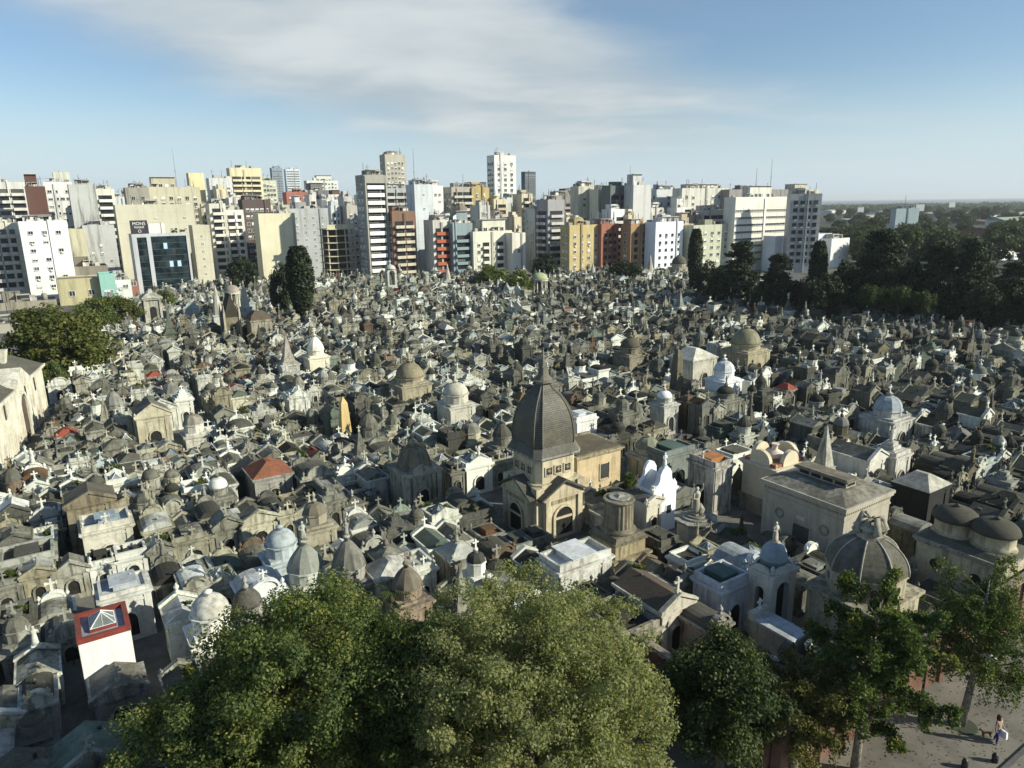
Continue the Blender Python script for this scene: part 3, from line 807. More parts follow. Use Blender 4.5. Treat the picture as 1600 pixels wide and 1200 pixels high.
def octagon_pedestal():
    c = at(1087, 808, 3.0); c[2] = 0; P = []
    b = B(); b.lathe([(2.3, 0), (2.3, 0.18)], 24, smooth=False); b.lathe([(1.95, 0.18), (1.95, 0.36)], 8, rot=rad(22.5), smooth=False)
    b.lathe([(1.6, 0.36), (1.6, 2.7)], 8, rot=rad(22.5), smooth=False); P.append(('pedestal', b, 'stone', (0.58, 0.53, 0.42, 0.45)))
    b = B(); b.lathe([(1.7, 2.7), (1.92, 2.85), (1.92, 3.0)], 8, rot=rad(22.5), smooth=False); b.lathe([(1.2, 3.0), (1.15, 3.15)], 16); b.lathe([(0.85, 3.15), (0.8, 3.3)], 16)
    P.append(('cornice', b, 'stone', GRY))
    P.append(('statue', statue_b(2.5, rng, False, True, None, 0, 0, 3.28), 'stone', (0.45, 0.43, 0.36, 0.8)))
    b = B(); b.tube([(0.15, 0, 3.3), (0.45, -0.2, 3.75), (0.3, -0.1, 4.2)], [0.5, 0.3, 0.15], 7); P.append(('draped_figure', b, 'stone', (0.45, 0.43, 0.36, 0.8)))
    hero('octagonal_monument', 'octagonal pale pedestal bearing a tall stone statue with raised arm', c, 4.4, 4.4, P, 'the octagonal pedestal', 'monument')
    # the small court beside it
    q = at(1150, 835); TAKEN.append((*ab(q), 2.6, 3.6))
    q = at(1152, 778); P = []
    b = B()
    for i in range(4): b.cbox(0, 0, 3.2 - i * 0.55, 3.2 - i * 0.55, i * 0.2, i * 0.2 + 0.2)
    P.append(('steps', b, 'stone', (0.25, 0.22, 0.17, 0.7)))
    b = B(); b.taper(0, 0, 0.95, 0.95, 0.8, 0.8, 0.8, 2.1); b.cbox(0, 0, 1.05, 1.05, 2.1, 2.25); b.taper(0, 0, 0.85, 0.85, 2.25, 0.1, 0.1, 3.3); P.append(('pillar', b, 'stone', (0.14, 0.12, 0.09, 0.6)))
    P.append(('urn', urn_b(0.4, None, 0, 0, 3.25), 'stone', GRY))
    hero('stepped_pillar_monument', 'dark pointed pillar on square stone steps by the open court', q, 3.2, 3.2, P, None, 'monument')
    q = at(1157, 838)
    P = []; b = B(); b.cbox(0, 0, 0.5, 0.5, 0, 0.9); P.append(('pedestal', b, 'stone', GRY)); P.append(('figure', statue_b(1.5, rng, False, False, None, 0, 0, 0.9), 'stone', (0.2, 0.19, 0.16, 0.7)))
    emit('court_statue', 'dark standing statue on a low pedestal at the open court', 'statue', (q[0], q[1], 0), GRID, P)


octagon_pedestal()


def lunette_mausoleum():
    c, w, d = corner(1213, 735, 1158, 1262, 5.0); x, y = w / 2, d / 2; P = []; C_ = (0.66, 0.58, 0.42, 0.15); R_ = (0.30, 0.13, 0.08, 0.3)
    b = B(); b.cbox(0, 0, w + 0.1, d + 0.1, 0, 1.6); P.append(('plinth', b, 'stone', (0.36, 0.32, 0.24, 0.7)))
    b = B(); b.cbox(0, 0, w - 0.3, d - 0.3, 1.6, 4.55); P.append(('wall', b, 'stone', C_))
    b = B(); b.box(-1.1, 1.1, -y + 0.06, -y + 0.148, 2.1, 3.7); P.append(('wall_panel', turned(b, 0), 'stone', C_))
    b = B(); b.box(-x + 0.07, -x + 0.148, -1.1, 1.1, 2.1, 3.7); P.append(('wall_panel', b, 'stone', C_))
    b = B(); b.cbox(0, 0, w - 0.1, d - 0.1, 4.55, 4.7); b.cbox(0, 0, w + 0.15, d + 0.15, 4.7, 4.85); b.cbox(0, 0, w + 0.4, d + 0.4, 4.85, 5.0); P.append(('cornice', b, 'stone', C_))
    b = B(); b.cbox(0, 0, w - 0.5, d - 0.5, 5.0, 5.3); P.append(('roof', b, 'stone', R_))
    R = 1.12
    for k in range(4):
        lu = B(); e = (y if k % 2 == 0 else x) - 0.15
        lu.prism(arch(2 * R, 0.25, 12, 0, 5.0), -e, -e + 0.42)
        P.append(('lunette', turned(lu, k), 'stone', C_))
    b = B(); b.lathe([(0.95, 5.3), (0.98, 5.5), (0.8, 5.75), (0.4, 5.95), (0.25, 6.02), (0.25, 6.45), (0.36, 6.5), (0.36, 6.6)], 18); P.append(('cupola', b, 'stone', (0.7, 0.6, 0.5, 0.12)))
    for sx in (-1, 1):
        for sy in (-1, 1): P.append(('corner_finial', urn_b(0.5, None, sx * (x - 0.2), sy * (y - 0.2), 5.0), 'stone', C_))
    b = B(); b.prism(arch(1.2, 1.6, 8, 0, 0.2), -y - 0.09, -y - 0.055); P.append(('door', b, 'door_dark', None))
    hero('lunette_mausoleum', 'cream mausoleum with four semicircular gables round a small cupola', c, w, d, P, 'the cream lunette mausoleum')


lunette_mausoleum()


def grey_mausoleum():
    c, w, d = corner(1323, 797, 1188, 1400, 6.3); x, y = w / 2, d / 2; P = []; S = (0.44, 0.41, 0.33, 0.25)
    ww, dd = w - 0.5, d - 0.5; X, Y = ww / 2, dd / 2
    b = B(); b.cbox(0, 0, ww, dd, 0, 5.1); P.append(('wall', b, 'stone', S))
    b = B(); b.cbox(0, 0, ww + 0.12, dd + 0.12, 5.1, 5.25); b.cbox(0, 0, ww, dd, 5.25, 5.85); b.cbox(0, 0, w - 0.15, d - 0.15, 5.85, 6.05); b.cbox(0, 0, w, d, 6.05, 6.3); P.append(('cornice', b, 'stone', S))
    for k, n in ((0, 26), (3, 30)):
        e = Y if k == 0 else X; L = X if k == 0 else Y
        dn = B()
        for i in range(n):
            t = -L + (i + 0.5) * 2 * L / n; dn.box(t - 0.05, t + 0.05, -e - 0.09, -e - 0.002, 5.62, 5.85)
        P.append(('dentils', turned(dn, k), 'stone', S))
    b = B(); b.taper(0, 0, w - 0.3, d - 0.3, 6.3, w * 0.45, d * 0.6, 6.75); P.append(('roof', b, 'stone', (0.30, 0.28, 0.23, 0.75)))
    cl = B(); cw, cd = 1.3, d * 0.56; cl.cbox(0, 0.1, cw, cd, 6.7, 7.25)
    cr = B(); cr.cbox(0, 0.1, cw + 0.5, cd + 0.5, 7.25, 7.38); cr.cbox(0, 0.1, cw + 0.25, cd + 0.25, 7.38, 7.46)
    P.append(('clerestory', cl, 'stone', S, [('clerestory_roof', cr, 'stone', (0.27, 0.24, 0.18, 0.55))]))
    n = 4
    for i in range(n):
        q = B(); y0 = 0.1 - cd / 2 + 0.12 + i * (cd - 0.1) / n; q.box(-cw / 2 - 0.03, -cw / 2 - 0.004, y0, y0 + (cd - 0.1) / n - 0.22, 6.88, 7.2); P.append(('clerestory_window', q, 'window_glass', None))
    q = B(); q.box(-cw / 2 + 0.15, cw / 2 - 0.15, 0.1 - cd / 2 - 0.03, 0.1 - cd / 2 - 0.004, 6.88, 7.2); P.append(('clerestory_window', q, 'window_glass', None))
    b = B(); b.box(-X - 0.04, -X - 0.006, -0.15 - 0.75, -0.15 + 0.75, 2.0, 3.5)
    fr = B(); fr.box(-X - 0.1, -X - 0.004, -1.0, -0.9, 1.95, 3.6); fr.box(-X - 0.1, -X - 0.004, 0.6, 0.7, 1.95, 3.6); fr.box(-X - 0.1, -X - 0.004, -0.9, 0.6, 3.5, 3.6)
    P.append(('doorway', b, 'window_glass', None, [('door_frame', fr, 'stone', S)]))
    b = B(); b.box(-X - 0.05, -X - 0.004, -0.4, 0.4, 3.95, 4.25); P.append(('name_plaque', b, 'stone', (0.62, 0.6, 0.52, 0.2)))
    for s in (-1, 1):
        wr = B(); n = 16
        pts = [(-X - 0.03, s * 2.05 - 0.05 + 0.36 * math.cos(2 * math.pi * i / n), 3.85 + 0.36 * math.sin(2 * math.pi * i / n)) for i in range(n + 1)]
        wr.tube(pts, 0.085, 6); P.append(('wreath', wr, 'stone', (0.33, 0.31, 0.25, 0.4)))
    hero('grey_hall_mausoleum', 'broad grey mausoleum with wreaths on its wall and a clerestory roof', c, w, d, P, 'the broad grey mausoleum')


grey_mausoleum()


def baldachin():
    c, w, d = corner(1207, 893, 1172, 1245, 5.3); d = max(d, 1.9); x, y = w / 2, d / 2; P = []; W = (0.68, 0.67, 0.6, 0.3); BL = (0.30, 0.38, 0.42, 0.25)
    b = B(); b.cbox(0, 0, w + 0.3, d + 0.3, 0, 0.5)
    for sx in (-1, 1):
        for sy in (-1, 1): b.cbox(sx * (x - 0.3), sy * (y - 0.3), 0.6, 0.6, 0.5, 4.4)
    P.append(('piers', b, 'stone', W))
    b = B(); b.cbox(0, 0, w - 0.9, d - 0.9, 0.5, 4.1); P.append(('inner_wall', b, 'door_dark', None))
    for k in range(4):
        q = B(); L = (x if k % 2 == 0 else y); e = (y if k % 2 == 0 else x); ow = 2 * (L - 0.6)
        if ow < 0.5: ow = 0.5
        o_ = [( L - 0.6, 4.4), (-L + 0.6, 4.4)]
        arc = [(ow / 2 * math.cos(math.pi * i / 10), 3.4 + ow / 2 * math.sin(math.pi * i / 10)) for i in range(10, -1, -1)]
        for i in range(10):
            q.prism([arc[i], arc[i + 1], (arc[i + 1][0], 4.4), (arc[i][0], 4.4)], -e + 0.05, -e + 0.5)
        P.append(('arch', turned(q, k), 'stone', W))
    b = B(); b.cbox(0, 0, w + 0.1, d + 0.1, 4.4, 4.75); b.cbox(0, 0, w + 0.35, d + 0.35, 4.75, 4.9); P.append(('entablature', b, 'stone', W))
    for k in range(4):
        q = B(); e = (y if k % 2 == 0 else x); L = (x if k % 2 == 0 else y); n = 10
        q.prism([(-L, 4.9), (L, 4.9), (L, 5.05)] + [(L * 0.7 * math.cos(math.pi * i / n), 5.02 + 0.30 * math.sin(math.pi * i / n)) for i in range(n + 1)] + [(-L, 5.05)], -e, -e + 0.2)
        P.append(('curved_gable', turned(q, k), 'stone', W))
    b = B(); R = 0.84; b.lathe([(R * 1.02, 4.9), (R * 1.02, 5.5), (R * 1.1, 5.55)] + dome_prof(R * 1.06, 1.15, 5.6, 9, 2.0), 20); P.append(('dome', b, 'stone', BL))
    P.append(('statue', statue_b(1.5, rng, False, False, None, 0, 0, 6.68), 'stone', (0.55, 0.5, 0.42, 0.6)))
    for sx in (-1, 1):
        for sy in (-1, 1): P.append(('corner_urn', urn_b(0.6, None, sx * (x - 0.1), sy * (y - 0.1), 5.05), 'stone', W))
    hero('canopy_tomb', 'white arched canopy tomb with a blue grey dome and statue', c, w, d, P, 'the blue domed canopy tomb')


baldachin()


def octagon_dome():
    c, w, d = corner(1366, 962, 1262, 1438, 4.6); x, y = w / 2, d / 2; P = []; S = (0.47, 0.43, 0.31, 0.7)
    b = B(); b.cbox(0, 0, w, d, 0, 4.2); P.append(('wall', b, 'stone', S))
    b = B(); b.cbox(0, 0, w + 0.2, d + 0.2, 4.2, 4.4); b.cbox(0, 0, w + 0.45, d + 0.45, 4.4, 4.6); P.append(('cornice', b, 'stone', S))
    R = min(w, d) * 0.52; n = 8; r_ = rad(22.5)
    b = B(); b.lathe([(R, 4.6), (R, 5.9), (R * 1.05, 5.95), (R * 1.05, 6.08)], n, rot=r_, smooth=False); P.append(('drum', b, 'stone', S))
    pr = [(R * 1.04 * math.cos(t * math.pi / 2 * 0.93), 6.08 + 2.25 * math.sin(t * math.pi / 2 * 0.93)) for t in [i / 9 for i in range(10)]]
    b = B(); b.lathe(pr, n, rot=r_, smooth=False); rb = B()
    for i in range(n):
        a_ = r_ + 2 * math.pi * i / n; rb.tube([(q * math.cos(a_) * 1.005, q * math.sin(a_) * 1.005, z) for q, z in pr], 0.06, 5)
    P.append(('dome', b, 'stone', (0.17, 0.165, 0.135, 0.85), [('ribs', rb, 'stone', (0.45, 0.44, 0.38, 0.5))]))
    b = B(); z = pr[-1][1]
    b.lathe([(0.75, z - 0.12), (0.8, z + 0.1), (0.6, z + 0.3), (0.85, z + 0.55), (0.7, z + 0.8), (0.35, z + 1.0), (0.0, z + 1.1)], 9, rib=0.22, smooth=False)
    for i in range(5): urn_b(0.6, b, 0.6 * math.cos(i * 1.3), 0.6 * math.sin(i * 1.3), z + 0.2)
    for i in range(8):
        a_ = i * math.pi / 4 + 0.2; q_ = 0.75 + 0.2 * (i % 2); b.tube([(0.45 * math.cos(a_), 0.45 * math.sin(a_), z + 0.1), (q_ * math.cos(a_), q_ * math.sin(a_), z + 0.45), (q_ * 0.7 * math.cos(a_), q_ * 0.7 * math.sin(a_), z + 0.95 + 0.2 * (i % 3)), (0.25 * math.cos(a_), 0.25 * math.sin(a_), z + 1.05)], [0.2, 0.26, 0.18, 0.1], 6)
    P.append(('carved_crown', b, 'stone', (0.5, 0.47, 0.38, 0.8)))
    for i in range(n):
        a_ = 2 * math.pi * i / n
        q = B(); q.lathe([(0.28, 0), (0.28, 0.05)], 12); o = B()
        o.v = [((R * 0.924 + 0.03 - 0 * z_) * math.cos(a_) - y_ * math.sin(a_) + z_ * math.cos(a_), (R * 0.924 + 0.03) * math.sin(a_) + y_ * math.cos(a_) + z_ * math.sin(a_), 5.3 + x_) for x_, y_, z_ in q.v]
        o.v = [(p[0] - 0.06 * math.cos(a_), p[1] - 0.06 * math.sin(a_), p[2]) for p in o.v]
        o.f, o.m, o.sm = q.f, q.m, q.sm
        P.append(('round_window', o, 'door_dark', None))
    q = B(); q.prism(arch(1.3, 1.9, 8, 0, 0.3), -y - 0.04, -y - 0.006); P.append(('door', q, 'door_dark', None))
    hero('octagonal_dome_mausoleum', 'stained mausoleum with a big ribbed octagonal dome and carved crown', c, w, d, P, 'the big octagonal dome')


octagon_dome()


def two_domes():
    c, w, d = corner(1566, 882, 1434, 1640, 4.8); d = min(d, 8.0); w = 4.2; c = at(1566, 882, 4.8) + U * w / 2 + V * d / 2; c[2] = 0; x, y = w / 2, d / 2; P = []; S = (0.50, 0.46, 0.33, 0.55)
    b = B(); b.cbox(0, 0, w, d, 0, 4.3); P.append(('wall', b, 'stone', S))
    b = B(); b.cbox(0, 0, w + 0.25, d + 0.25, 4.3, 4.5); b.cbox(0, 0, w + 0.5, d + 0.5, 4.5, 4.7); P.append(('cornice', b, 'stone', GRY))
    b = B(); b.taper(0, 0, w + 0.2, d + 0.2, 4.7, w * 0.8, d * 0.85, 5.0); P.append(('roof', b, 'stone', (0.12, 0.12, 0.1, 0.6)))
    for s in (-1, 1):
        q = B(); yy = s * d * 0.235; R = 1.32
        q.lathe([(R * 1.15, 4.95), (R, 5.2), (R, 6.0), (R * 1.12, 6.1)], 20, 0, yy); e = B(); e.lathe(dome_prof(R * 1.18, 0.95, 6.1, 7), 20, 0, yy)
        e.lathe([(0.2, 6.98), (0.24, 7.1), (0.0, 7.25)], 8, 0, yy)
        P.append(('drum', q, 'stone', S, [('dome', e, 'stone', (0.085, 0.08, 0.062, 0.55))]))
        o = B(); o.lathe([(0.4, 0), (0.4, 0.05)], 12); oo = B(); oo.v = [(-x - 0.02 - z_, yy + y_, 3.0 + x_) for x_, y_, z_ in o.v]; oo.f, oo.m, oo.sm = o.f, o.m, o.sm
        P.append(('round_window', oo, 'door_dark', None))
    P.append(('statue', statue_b(1.5, rng, False, False, None, -0.3, 0, 4.95), 'stone', (0.5, 0.48, 0.4, 0.6)))
    hero('twin_domed_mausoleum', 'long pale mausoleum with two flat dark round domes side by side', c, w, d, P, 'the twin flat domes')


two_domes()


def red_rim_tomb():
    w, d, h = 2.75, 3.3, 4.3; P0 = at(122, 1008, h); c = P0 + U * w / 2 + V * d / 2; c[2] = 0; x, y = w / 2, d / 2; P = []; RED = (0.24, 0.055, 0.042, 0.45)
    b = B(); b.cbox(0, 0, w, d, 0, h); P.append(('wall', b, 'stone', (0.84, 0.835, 0.79, 0.18)))
    b = B(); t = 0.24; z = h + 0.001
    b.box(-x - 0.05, x + 0.05, -y - 0.05, -y + t, z, z + 0.3); b.box(-x - 0.05, x + 0.05, y - t, y + 0.05, z, z + 0.3)
    for s in (-1, 1): b.box(min(s * (x + 0.05), s * (x - t)), max(s * (x + 0.05), s * (x - t)), -y + t, y - t, z, z + 0.3)
    P.append(('red_rim', b, 'stone', RED))
    b = B(); b.cbox(0, 0, w - 0.5, d - 0.5, z, z + 0.05); P.append(('roof', b, 'stone', (0.33, 0.37, 0.42, 0.3)))
    k = B(); k.box(-0.72, 0.72, -0.78, -0.70, z + 0.05, z + 0.25); k.box(-0.72, 0.72, 0.9, 0.98, z + 0.05, z + 0.25)
    P.append(('skylight', skylight_b(1.35, 1.6, 0.62, z + 0.22, 0, 0.1), ['skylight_glass', 'white_trim'], None, [('red_kerb', k, 'stone', RED)]))
    q = B(); q.prism(arch(0.75, 1.6, 8, 0.2, 0.2), -y - 0.04, -y - 0.006); P.append(('door', q, 'door_dark', None))
    hero('red_rimmed_tomb', 'plain white box tomb with a red roof rim and glass skylight', c, w, d, P, 'the red rimmed white tomb')

    q = c - V * (d / 2 + 1.75) + U * 0.25; rg = random.Random(8)
    hero('gabled_tomb', 'low stained gabled tomb with stone cross before the red rimmed box', q, 2.6, 2.6, tomb_parts(rg, 'gabled', 2.6, 2.4, 2.2, (0.36, 0.35, 0.31, 0.85), (0.2, 0.19, 0.16, 0.8), 'cross'), None, 'tomb')


red_rim_tomb()


def domed_chapel():
    c, w, d = corner(632, 745, 605, 690, 4.6); x, y = w / 2, d / 2; P = []; S = (0.42, 0.40, 0.31, 0.7)
    b = B(); b.cbox(0, 0, w + 0.1, d + 0.1, 0, 0.5); b.cbox(0, 0, w - 0.3, d - 0.3, 0.5, 4.5)
    for sx in (-1, 1):
        b.cbox(sx * (x - 0.25), -y + 0.25, 0.5, 0.5, 0.5, 4.5)
        b.cbox(sx * (x - 0.9), -y + 0.12, 0.3, 0.4, 0.5, 4.5)
    P.append(('wall', b, 'stone', S))
    b = B(); b.cbox(0, 0, w, d, 4.5, 4.7); b.cbox(0, 0, w + 0.25, d + 0.25, 4.7, 4.9); P.append(('cornice', b, 'stone', S))
    b = B(); b.prism([(-1.0, 4.9), (1.0, 4.9), (1.0, 5.0), (0, 5.75), (-1.0, 5.0)], -y - 0.1, -y + 1.1); P.append(('pediment', b, 'stone', S))
    q = B(); q.prism(arch(0.95, 2.2, 9, 0, 0.4), -y + 0.06, -y + 0.146); f = B(); arch_ring(f, 0.95, 2.2, 0.2, -y - 0.04, -y + 0.145, 9, 0, 0.4); P.append(('door', q, 'door_dark', None, [('arch', f, 'stone', S)]))
    R = 1.62; pr = dome_prof(R, 2.1, 5.15, 9)
    b = B(); b.lathe([(R * 1.05, 4.9), (R * 1.05, 5.15)], 16, smooth=False); b.lathe(pr, 16, smooth=False); rb = B()
    for i in range(8):
        a_ = 2 * math.pi * i / 8; rb.tube([(q_ * math.cos(a_) * 1.01, q_ * math.sin(a_) * 1.01, z) for q_, z in pr], 0.05, 4)
    P.append(('dome', b, 'stone', (0.22, 0.20, 0.14, 0.6), [('ribs', rb, 'stone', (0.18, 0.16, 0.115, 0.4))]))
    b = B(); b.lathe([(0.35, 7.15), (0.35, 7.45), (0.5, 7.5), (0.3, 7.7), (0.0, 7.9)], 10); P.append(('lantern', b, 'stone', S)); P.append(('cross', cross_b(0.9, None, None, 0, 0, 7.8), 'stone', S))
    hero('brown_domed_chapel', 'buff chapel with a brown panelled dome over an arched door', c, w, d, P, 'the brown panelled dome').scale = (1, 1, 0.94)


domed_chapel()


def quick(kind, label, x, y, z, w, d, h, col, roof, orn=None, turn=0, phrase=None, seed=0, name=None, corner_=None):
    """a vault of a standard kind, placed by the pixel of its roof centre at height z (or by its corner)"""
    rg = random.Random(seed * 7 + int(x)); 
    if corner_: c, w, d = corner(*corner_)
    else: c = at(x, y, z)
    c[2] = 0
    W, D = (w, d) if turn % 2 == 0 else (d, w)
    return hero(name or KNAME[kind][0], label, c, w, d, tomb_parts(rg, kind, W, D, h, col, roof, orn), phrase, 'tomb', turn * math.pi / 2)


Wt = (0.80, 0.82, 0.80, 0.12); Cr = (0.58, 0.54, 0.42, 0.5); Gr = (0.38, 0.37, 0.33, 0.75); Dg = (0.15, 0.148, 0.135, 0.7); Bl = (0.52, 0.58, 0.60, 0.2); Lg = (0.55, 0.55, 0.5, 0.5)
rD = (0.10, 0.098, 0.085, 0.6); rG = (0.2, 0.195, 0.17, 0.8); rW = (0.68, 0.70, 0.69, 0.25); rR = (0.33, 0.11, 0.055, 0.45); rGn = (0.10, 0.15, 0.13, 0.3); rB = (0.20, 0.165, 0.115, 0.6); rOl = (0.30, 0.29, 0.19, 0.45); rOr = (0.45, 0.2, 0.08, 0.3)
quick('flat', 'white flat roofed tomb with broad parapet below the scaled dome', 0, 0, 0, 0, 0, 3.6, (0.66, 0.66, 0.60, 0.55), rW, None, corner_=(875, 893, 842, 955, 3.7), phrase='the white flat roof')
quick('gabled', 'long grey tomb with brown roof, pediment and white cross', 0, 0, 0, 0, 0, 3.7, (0.58, 0.55, 0.46, 0.5), (0.13, 0.095, 0.07, 0.5), 'cross', corner_=(1034, 957, 962, 1082, 3.7))
quick('flat', 'low tomb with a wide dark stained flat roof and skylight grille', 0, 0, 0, 0, 0, 2.8, (0.36, 0.34, 0.28, 0.8), (0.05, 0.045, 0.038, 0.3), None, corner_=(975, 1002, 912, 1031, 2.8))
quick('curved', 'small grey round fronted tomb next to the long brown roof', 1102, 965, 3.0, 2.0, 2.4, 3.0, Gr, rD, 'urn')
quick('flat', 'white walled tomb with dark green flat roof beside the canopy tomb', 0, 0, 0, 0, 0, 3.8, (0.56, 0.59, 0.62, 0.3), rGn, None, corner_=(1127, 922, 1084, 1172, 3.9))
quick('curved', 'blue grey barrel roofed tomb behind the dark green flat roof', 1155, 872, 3.6, 2.4, 2.6, 3.6, Bl, (0.36, 0.4, 0.41, 0.4), None)
def marble_slab():
    c, w, d = corner(1238, 1000, 1172, 1262, 2.6); x, y = w / 2, d / 2; P = []
    b = B(); b.cbox(0, 0, w, d, 0, 2.4); P.append(('wall', b, 'stone', (0.42, 0.40, 0.34, 0.6)))
    b = B(); b.box(-x - 0.1, x + 0.1, y - 0.3, y + 0.1, 2.4, 2.95); P.append(('end_wall', b, 'stone', (0.6, 0.58, 0.5, 0.3)))
    n = 3
    for i in range(n):
        for j in range(2):
            q = B(); x0 = -x - 0.08 + i * (w + 0.16) / n; y0 = -y - 0.08 + j * (d - 0.22) / 2; q.box(x0 + 0.012, x0 + (w + 0.16) / n - 0.012, y0 + 0.012, y0 + (d - 0.22) / 2 - 0.012, 2.4, 2.56); P.append(('marble_slab', q, 'stone', (0.5, 0.55, 0.58, 0.35)))
    P.append(('cross', cross_b(0.75, None, None, 0, y - 0.1, 2.95), 'stone', (0.8, 0.8, 0.78, 0.1)))
    hero('marble_slab_tomb', 'low tomb roofed with pale blue marble slabs and a small cross', c, w, d, P)


marble_slab()
quick('gabled', 'narrow cream chapel with arched iron door by the fluted column', 1003, 775, 3.6, 1.8, 3.0, 3.6, (0.66, 0.63, 0.52, 0.3), rG, 'cross')
c6 = at(1012, 699, 4.3)
quick('domed', 'small round tomb with a smooth olive green dome', 1012, 699, 4.3, 2.9, 2.9, 3.6, (0.5, 0.48, 0.38, 0.5), (0.24, 0.25, 0.17, 0.25), None, phrase='the olive dome')
quick('flat', 'grey chapel with stained white side wall and orange patch on roof', 0, 0, 0, 0, 0, 4.9, (0.52, 0.50, 0.45, 0.75), rOr, 'cross', 3, corner_=(1118, 730, 1077, 1145, 5.0))
quick('flat', 'tomb with broad dark green roof behind the white stepped gable', 0, 0, 0, 0, 0, 4.4, (0.22, 0.25, 0.23, 0.4), rGn, None, corner_=(1040, 714, 1012, 1086, 4.4))
quick('hipped', 'grey tomb under a large orange red tiled hip roof', 0, 0, 0, 0, 0, 3.6, Gr, rR, None, corner_=(397, 752, 382, 456, 3.4), phrase='the large red hip roof')
quick('ribbed', 'pale tomb with gridded glass dome and a winged angel', 478, 888, 4.6, 2.7, 2.7, 3.7, (0.55, 0.57, 0.5, 0.4), (0.30, 0.32, 0.28, 0.3), 'statue', phrase='the gridded glass dome', seed=1)
quick('ribbed', 'grey tomb with a pointed ribbed dome and statue beside the glass dome', 545, 884, 4.8, 2.6, 2.6, 3.8, Gr, (0.20, 0.2, 0.17, 0.6), 'statue', seed=2)
quick('hipped', 'tall tomb under a pale faceted pyramid roof beside ribbed domes', 608, 888, 4.2, 2.6, 2.4, 4.2, (0.5, 0.49, 0.44, 0.6), (0.52, 0.51, 0.46, 0.5), None, seed=3)
quick('ribbed', 'tomb with brown ribbed pointed dome and cross by the palm', 636, 913, 4.3, 2.4, 2.4, 3.4, (0.36, 0.29, 0.22, 0.7), (0.22, 0.19, 0.15, 0.5), 'cross', seed=4)
quick('ribbed', 'small tomb with conical ribbed cap and white cross', 533, 912, 3.4, 1.7, 1.7, 2.6, Gr, rG, 'cross', seed=5)
quick('domed', 'stone tomb with a smooth brown dome and tall finial', 492, 803, 4.6, 2.5, 2.5, 3.8, (0.40, 0.37, 0.28, 0.6), (0.20, 0.18, 0.13, 0.3), 'urn', seed=6)
quick('domed', 'white tomb with a plain white dome near the big tree', 330, 968, 4.0, 2.6, 2.6, 3.3, (0.78, 0.78, 0.7, 0.25), (0.62, 0.61, 0.54, 0.5), None, seed=7)
quick('domed', 'dark blotched domed tomb beside the plain white dome', 387, 950, 4.0, 2.4, 2.4, 3.3, Gr, (0.13, 0.125, 0.11, 0.9), 'urn', seed=8)
quick('curved', 'white barrel vaulted tomb with shining roof and small cross', 405, 910, 4.0, 2.8, 3.0, 3.8, (0.72, 0.75, 0.75, 0.2), (0.52, 0.54, 0.53, 0.5), 'cross', seed=9)
quick('domed', 'pale blue tomb with a small blue white dome', 440, 860, 4.0, 2.5, 2.5, 3.6, (0.46, 0.52, 0.53, 0.4), (0.42, 0.48, 0.49, 0.45), None, seed=10)
quick('spired', 'white tomb with a tall stained stone pyramid spire', 1285, 742, 3.6, 2.6, 2.8, 3.6, (0.62, 0.6, 0.5, 0.5), (0.45, 0.44, 0.38, 0.7), None, phrase='the stone pyramid spire', seed=12)
quick('stepped', 'white towered tomb with urn relief and statue on top', 1391, 705, 4.0, 2.7, 2.7, 4.0, (0.66, 0.65, 0.58, 0.5), Gr, 'statue', phrase='the statue topped tower', seed=13)
quick('gabled', 'white arched chapel front with grey roof by the pyramid spire', 1338, 706, 4.2, 2.8, 4.4, 4.2, (0.68, 0.67, 0.6, 0.3), rG, None, seed=14)
quick('domed', 'tomb with a big pale blue dome and gilded cross', 1387, 640, 4.6, 4.0, 4.0, 3.8, Lg, (0.42, 0.47, 0.51, 0.45), 'cross', phrase='the pale blue dome', seed=15)
quick('domed', 'bright white tomb with tall white dome', 1131, 585, 4.6, 3.6, 3.6, 4.0, Wt, (0.68, 0.70, 0.70, 0.4), 'cross', phrase='the bright white dome', seed=16)
quick('domed', 'small gabled tomb carrying a round white ball dome', 1038, 622, 4.6, 2.5, 2.5, 4.0, Lg, (0.82, 0.82, 0.78, 0.1), 'cross', seed=17)
quick('domed', 'large classical tomb under a broad olive dome', 1165, 540, 5.2, 5.6, 5.6, 4.6, (0.44, 0.4, 0.27, 0.5), rOl, None, phrase='the broad olive dome', seed=18)
quick('hipped', 'large tomb with pale mansard roof', 1083, 556, 5.0, 5.4, 5.0, 5.0, (0.55, 0.53, 0.44, 0.45), (0.62, 0.60, 0.50, 0.3), None, phrase='the pale mansard roof', seed=19)
quick('domed', 'dark domed tomb with broad hemispherical roof behind white tombs', 985, 545, 5.0, 4.2, 4.2, 4.2, (0.3, 0.27, 0.2, 0.7), (0.12, 0.11, 0.08, 0.5), 'urn', seed=20)
quick('flat', 'white rough walled box tomb behind the plain buff chapel', 906, 650, 4.2, 3.0, 2.6, 4.2, (0.78, 0.78, 0.74, 0.3), rW, None, seed=21)
quick('hipped', 'black granite tomb with pale gridded glass hip roof', 1440, 750, 4.4, 3.6, 3.2, 4.2, (0.035, 0.036, 0.034, 0.2), (0.5, 0.48, 0.4, 0.4), None, seed=22)
quick('spired', 'tall tomb with slim grey obelisk spire among white domes', 450, 565, 4.6, 2.8, 2.8, 4.4, Lg, (0.4, 0.38, 0.32, 0.5), None, seed=23)
quick('ribbed', 'white tomb with tall white rounded dome', 493, 548, 5.4, 3.4, 3.4, 4.6, (0.74, 0.7, 0.55, 0.2), (0.8, 0.77, 0.66, 0.15), 'cross', seed=24)
quick('domed', 'dull tomb with two tier grey brown dome', 640, 590, 5.0, 4.6, 4.6, 4.4, (0.42, 0.38, 0.27, 0.6), (0.34, 0.3, 0.2, 0.5), 'statue', phrase='the grey brown dome', seed=25)
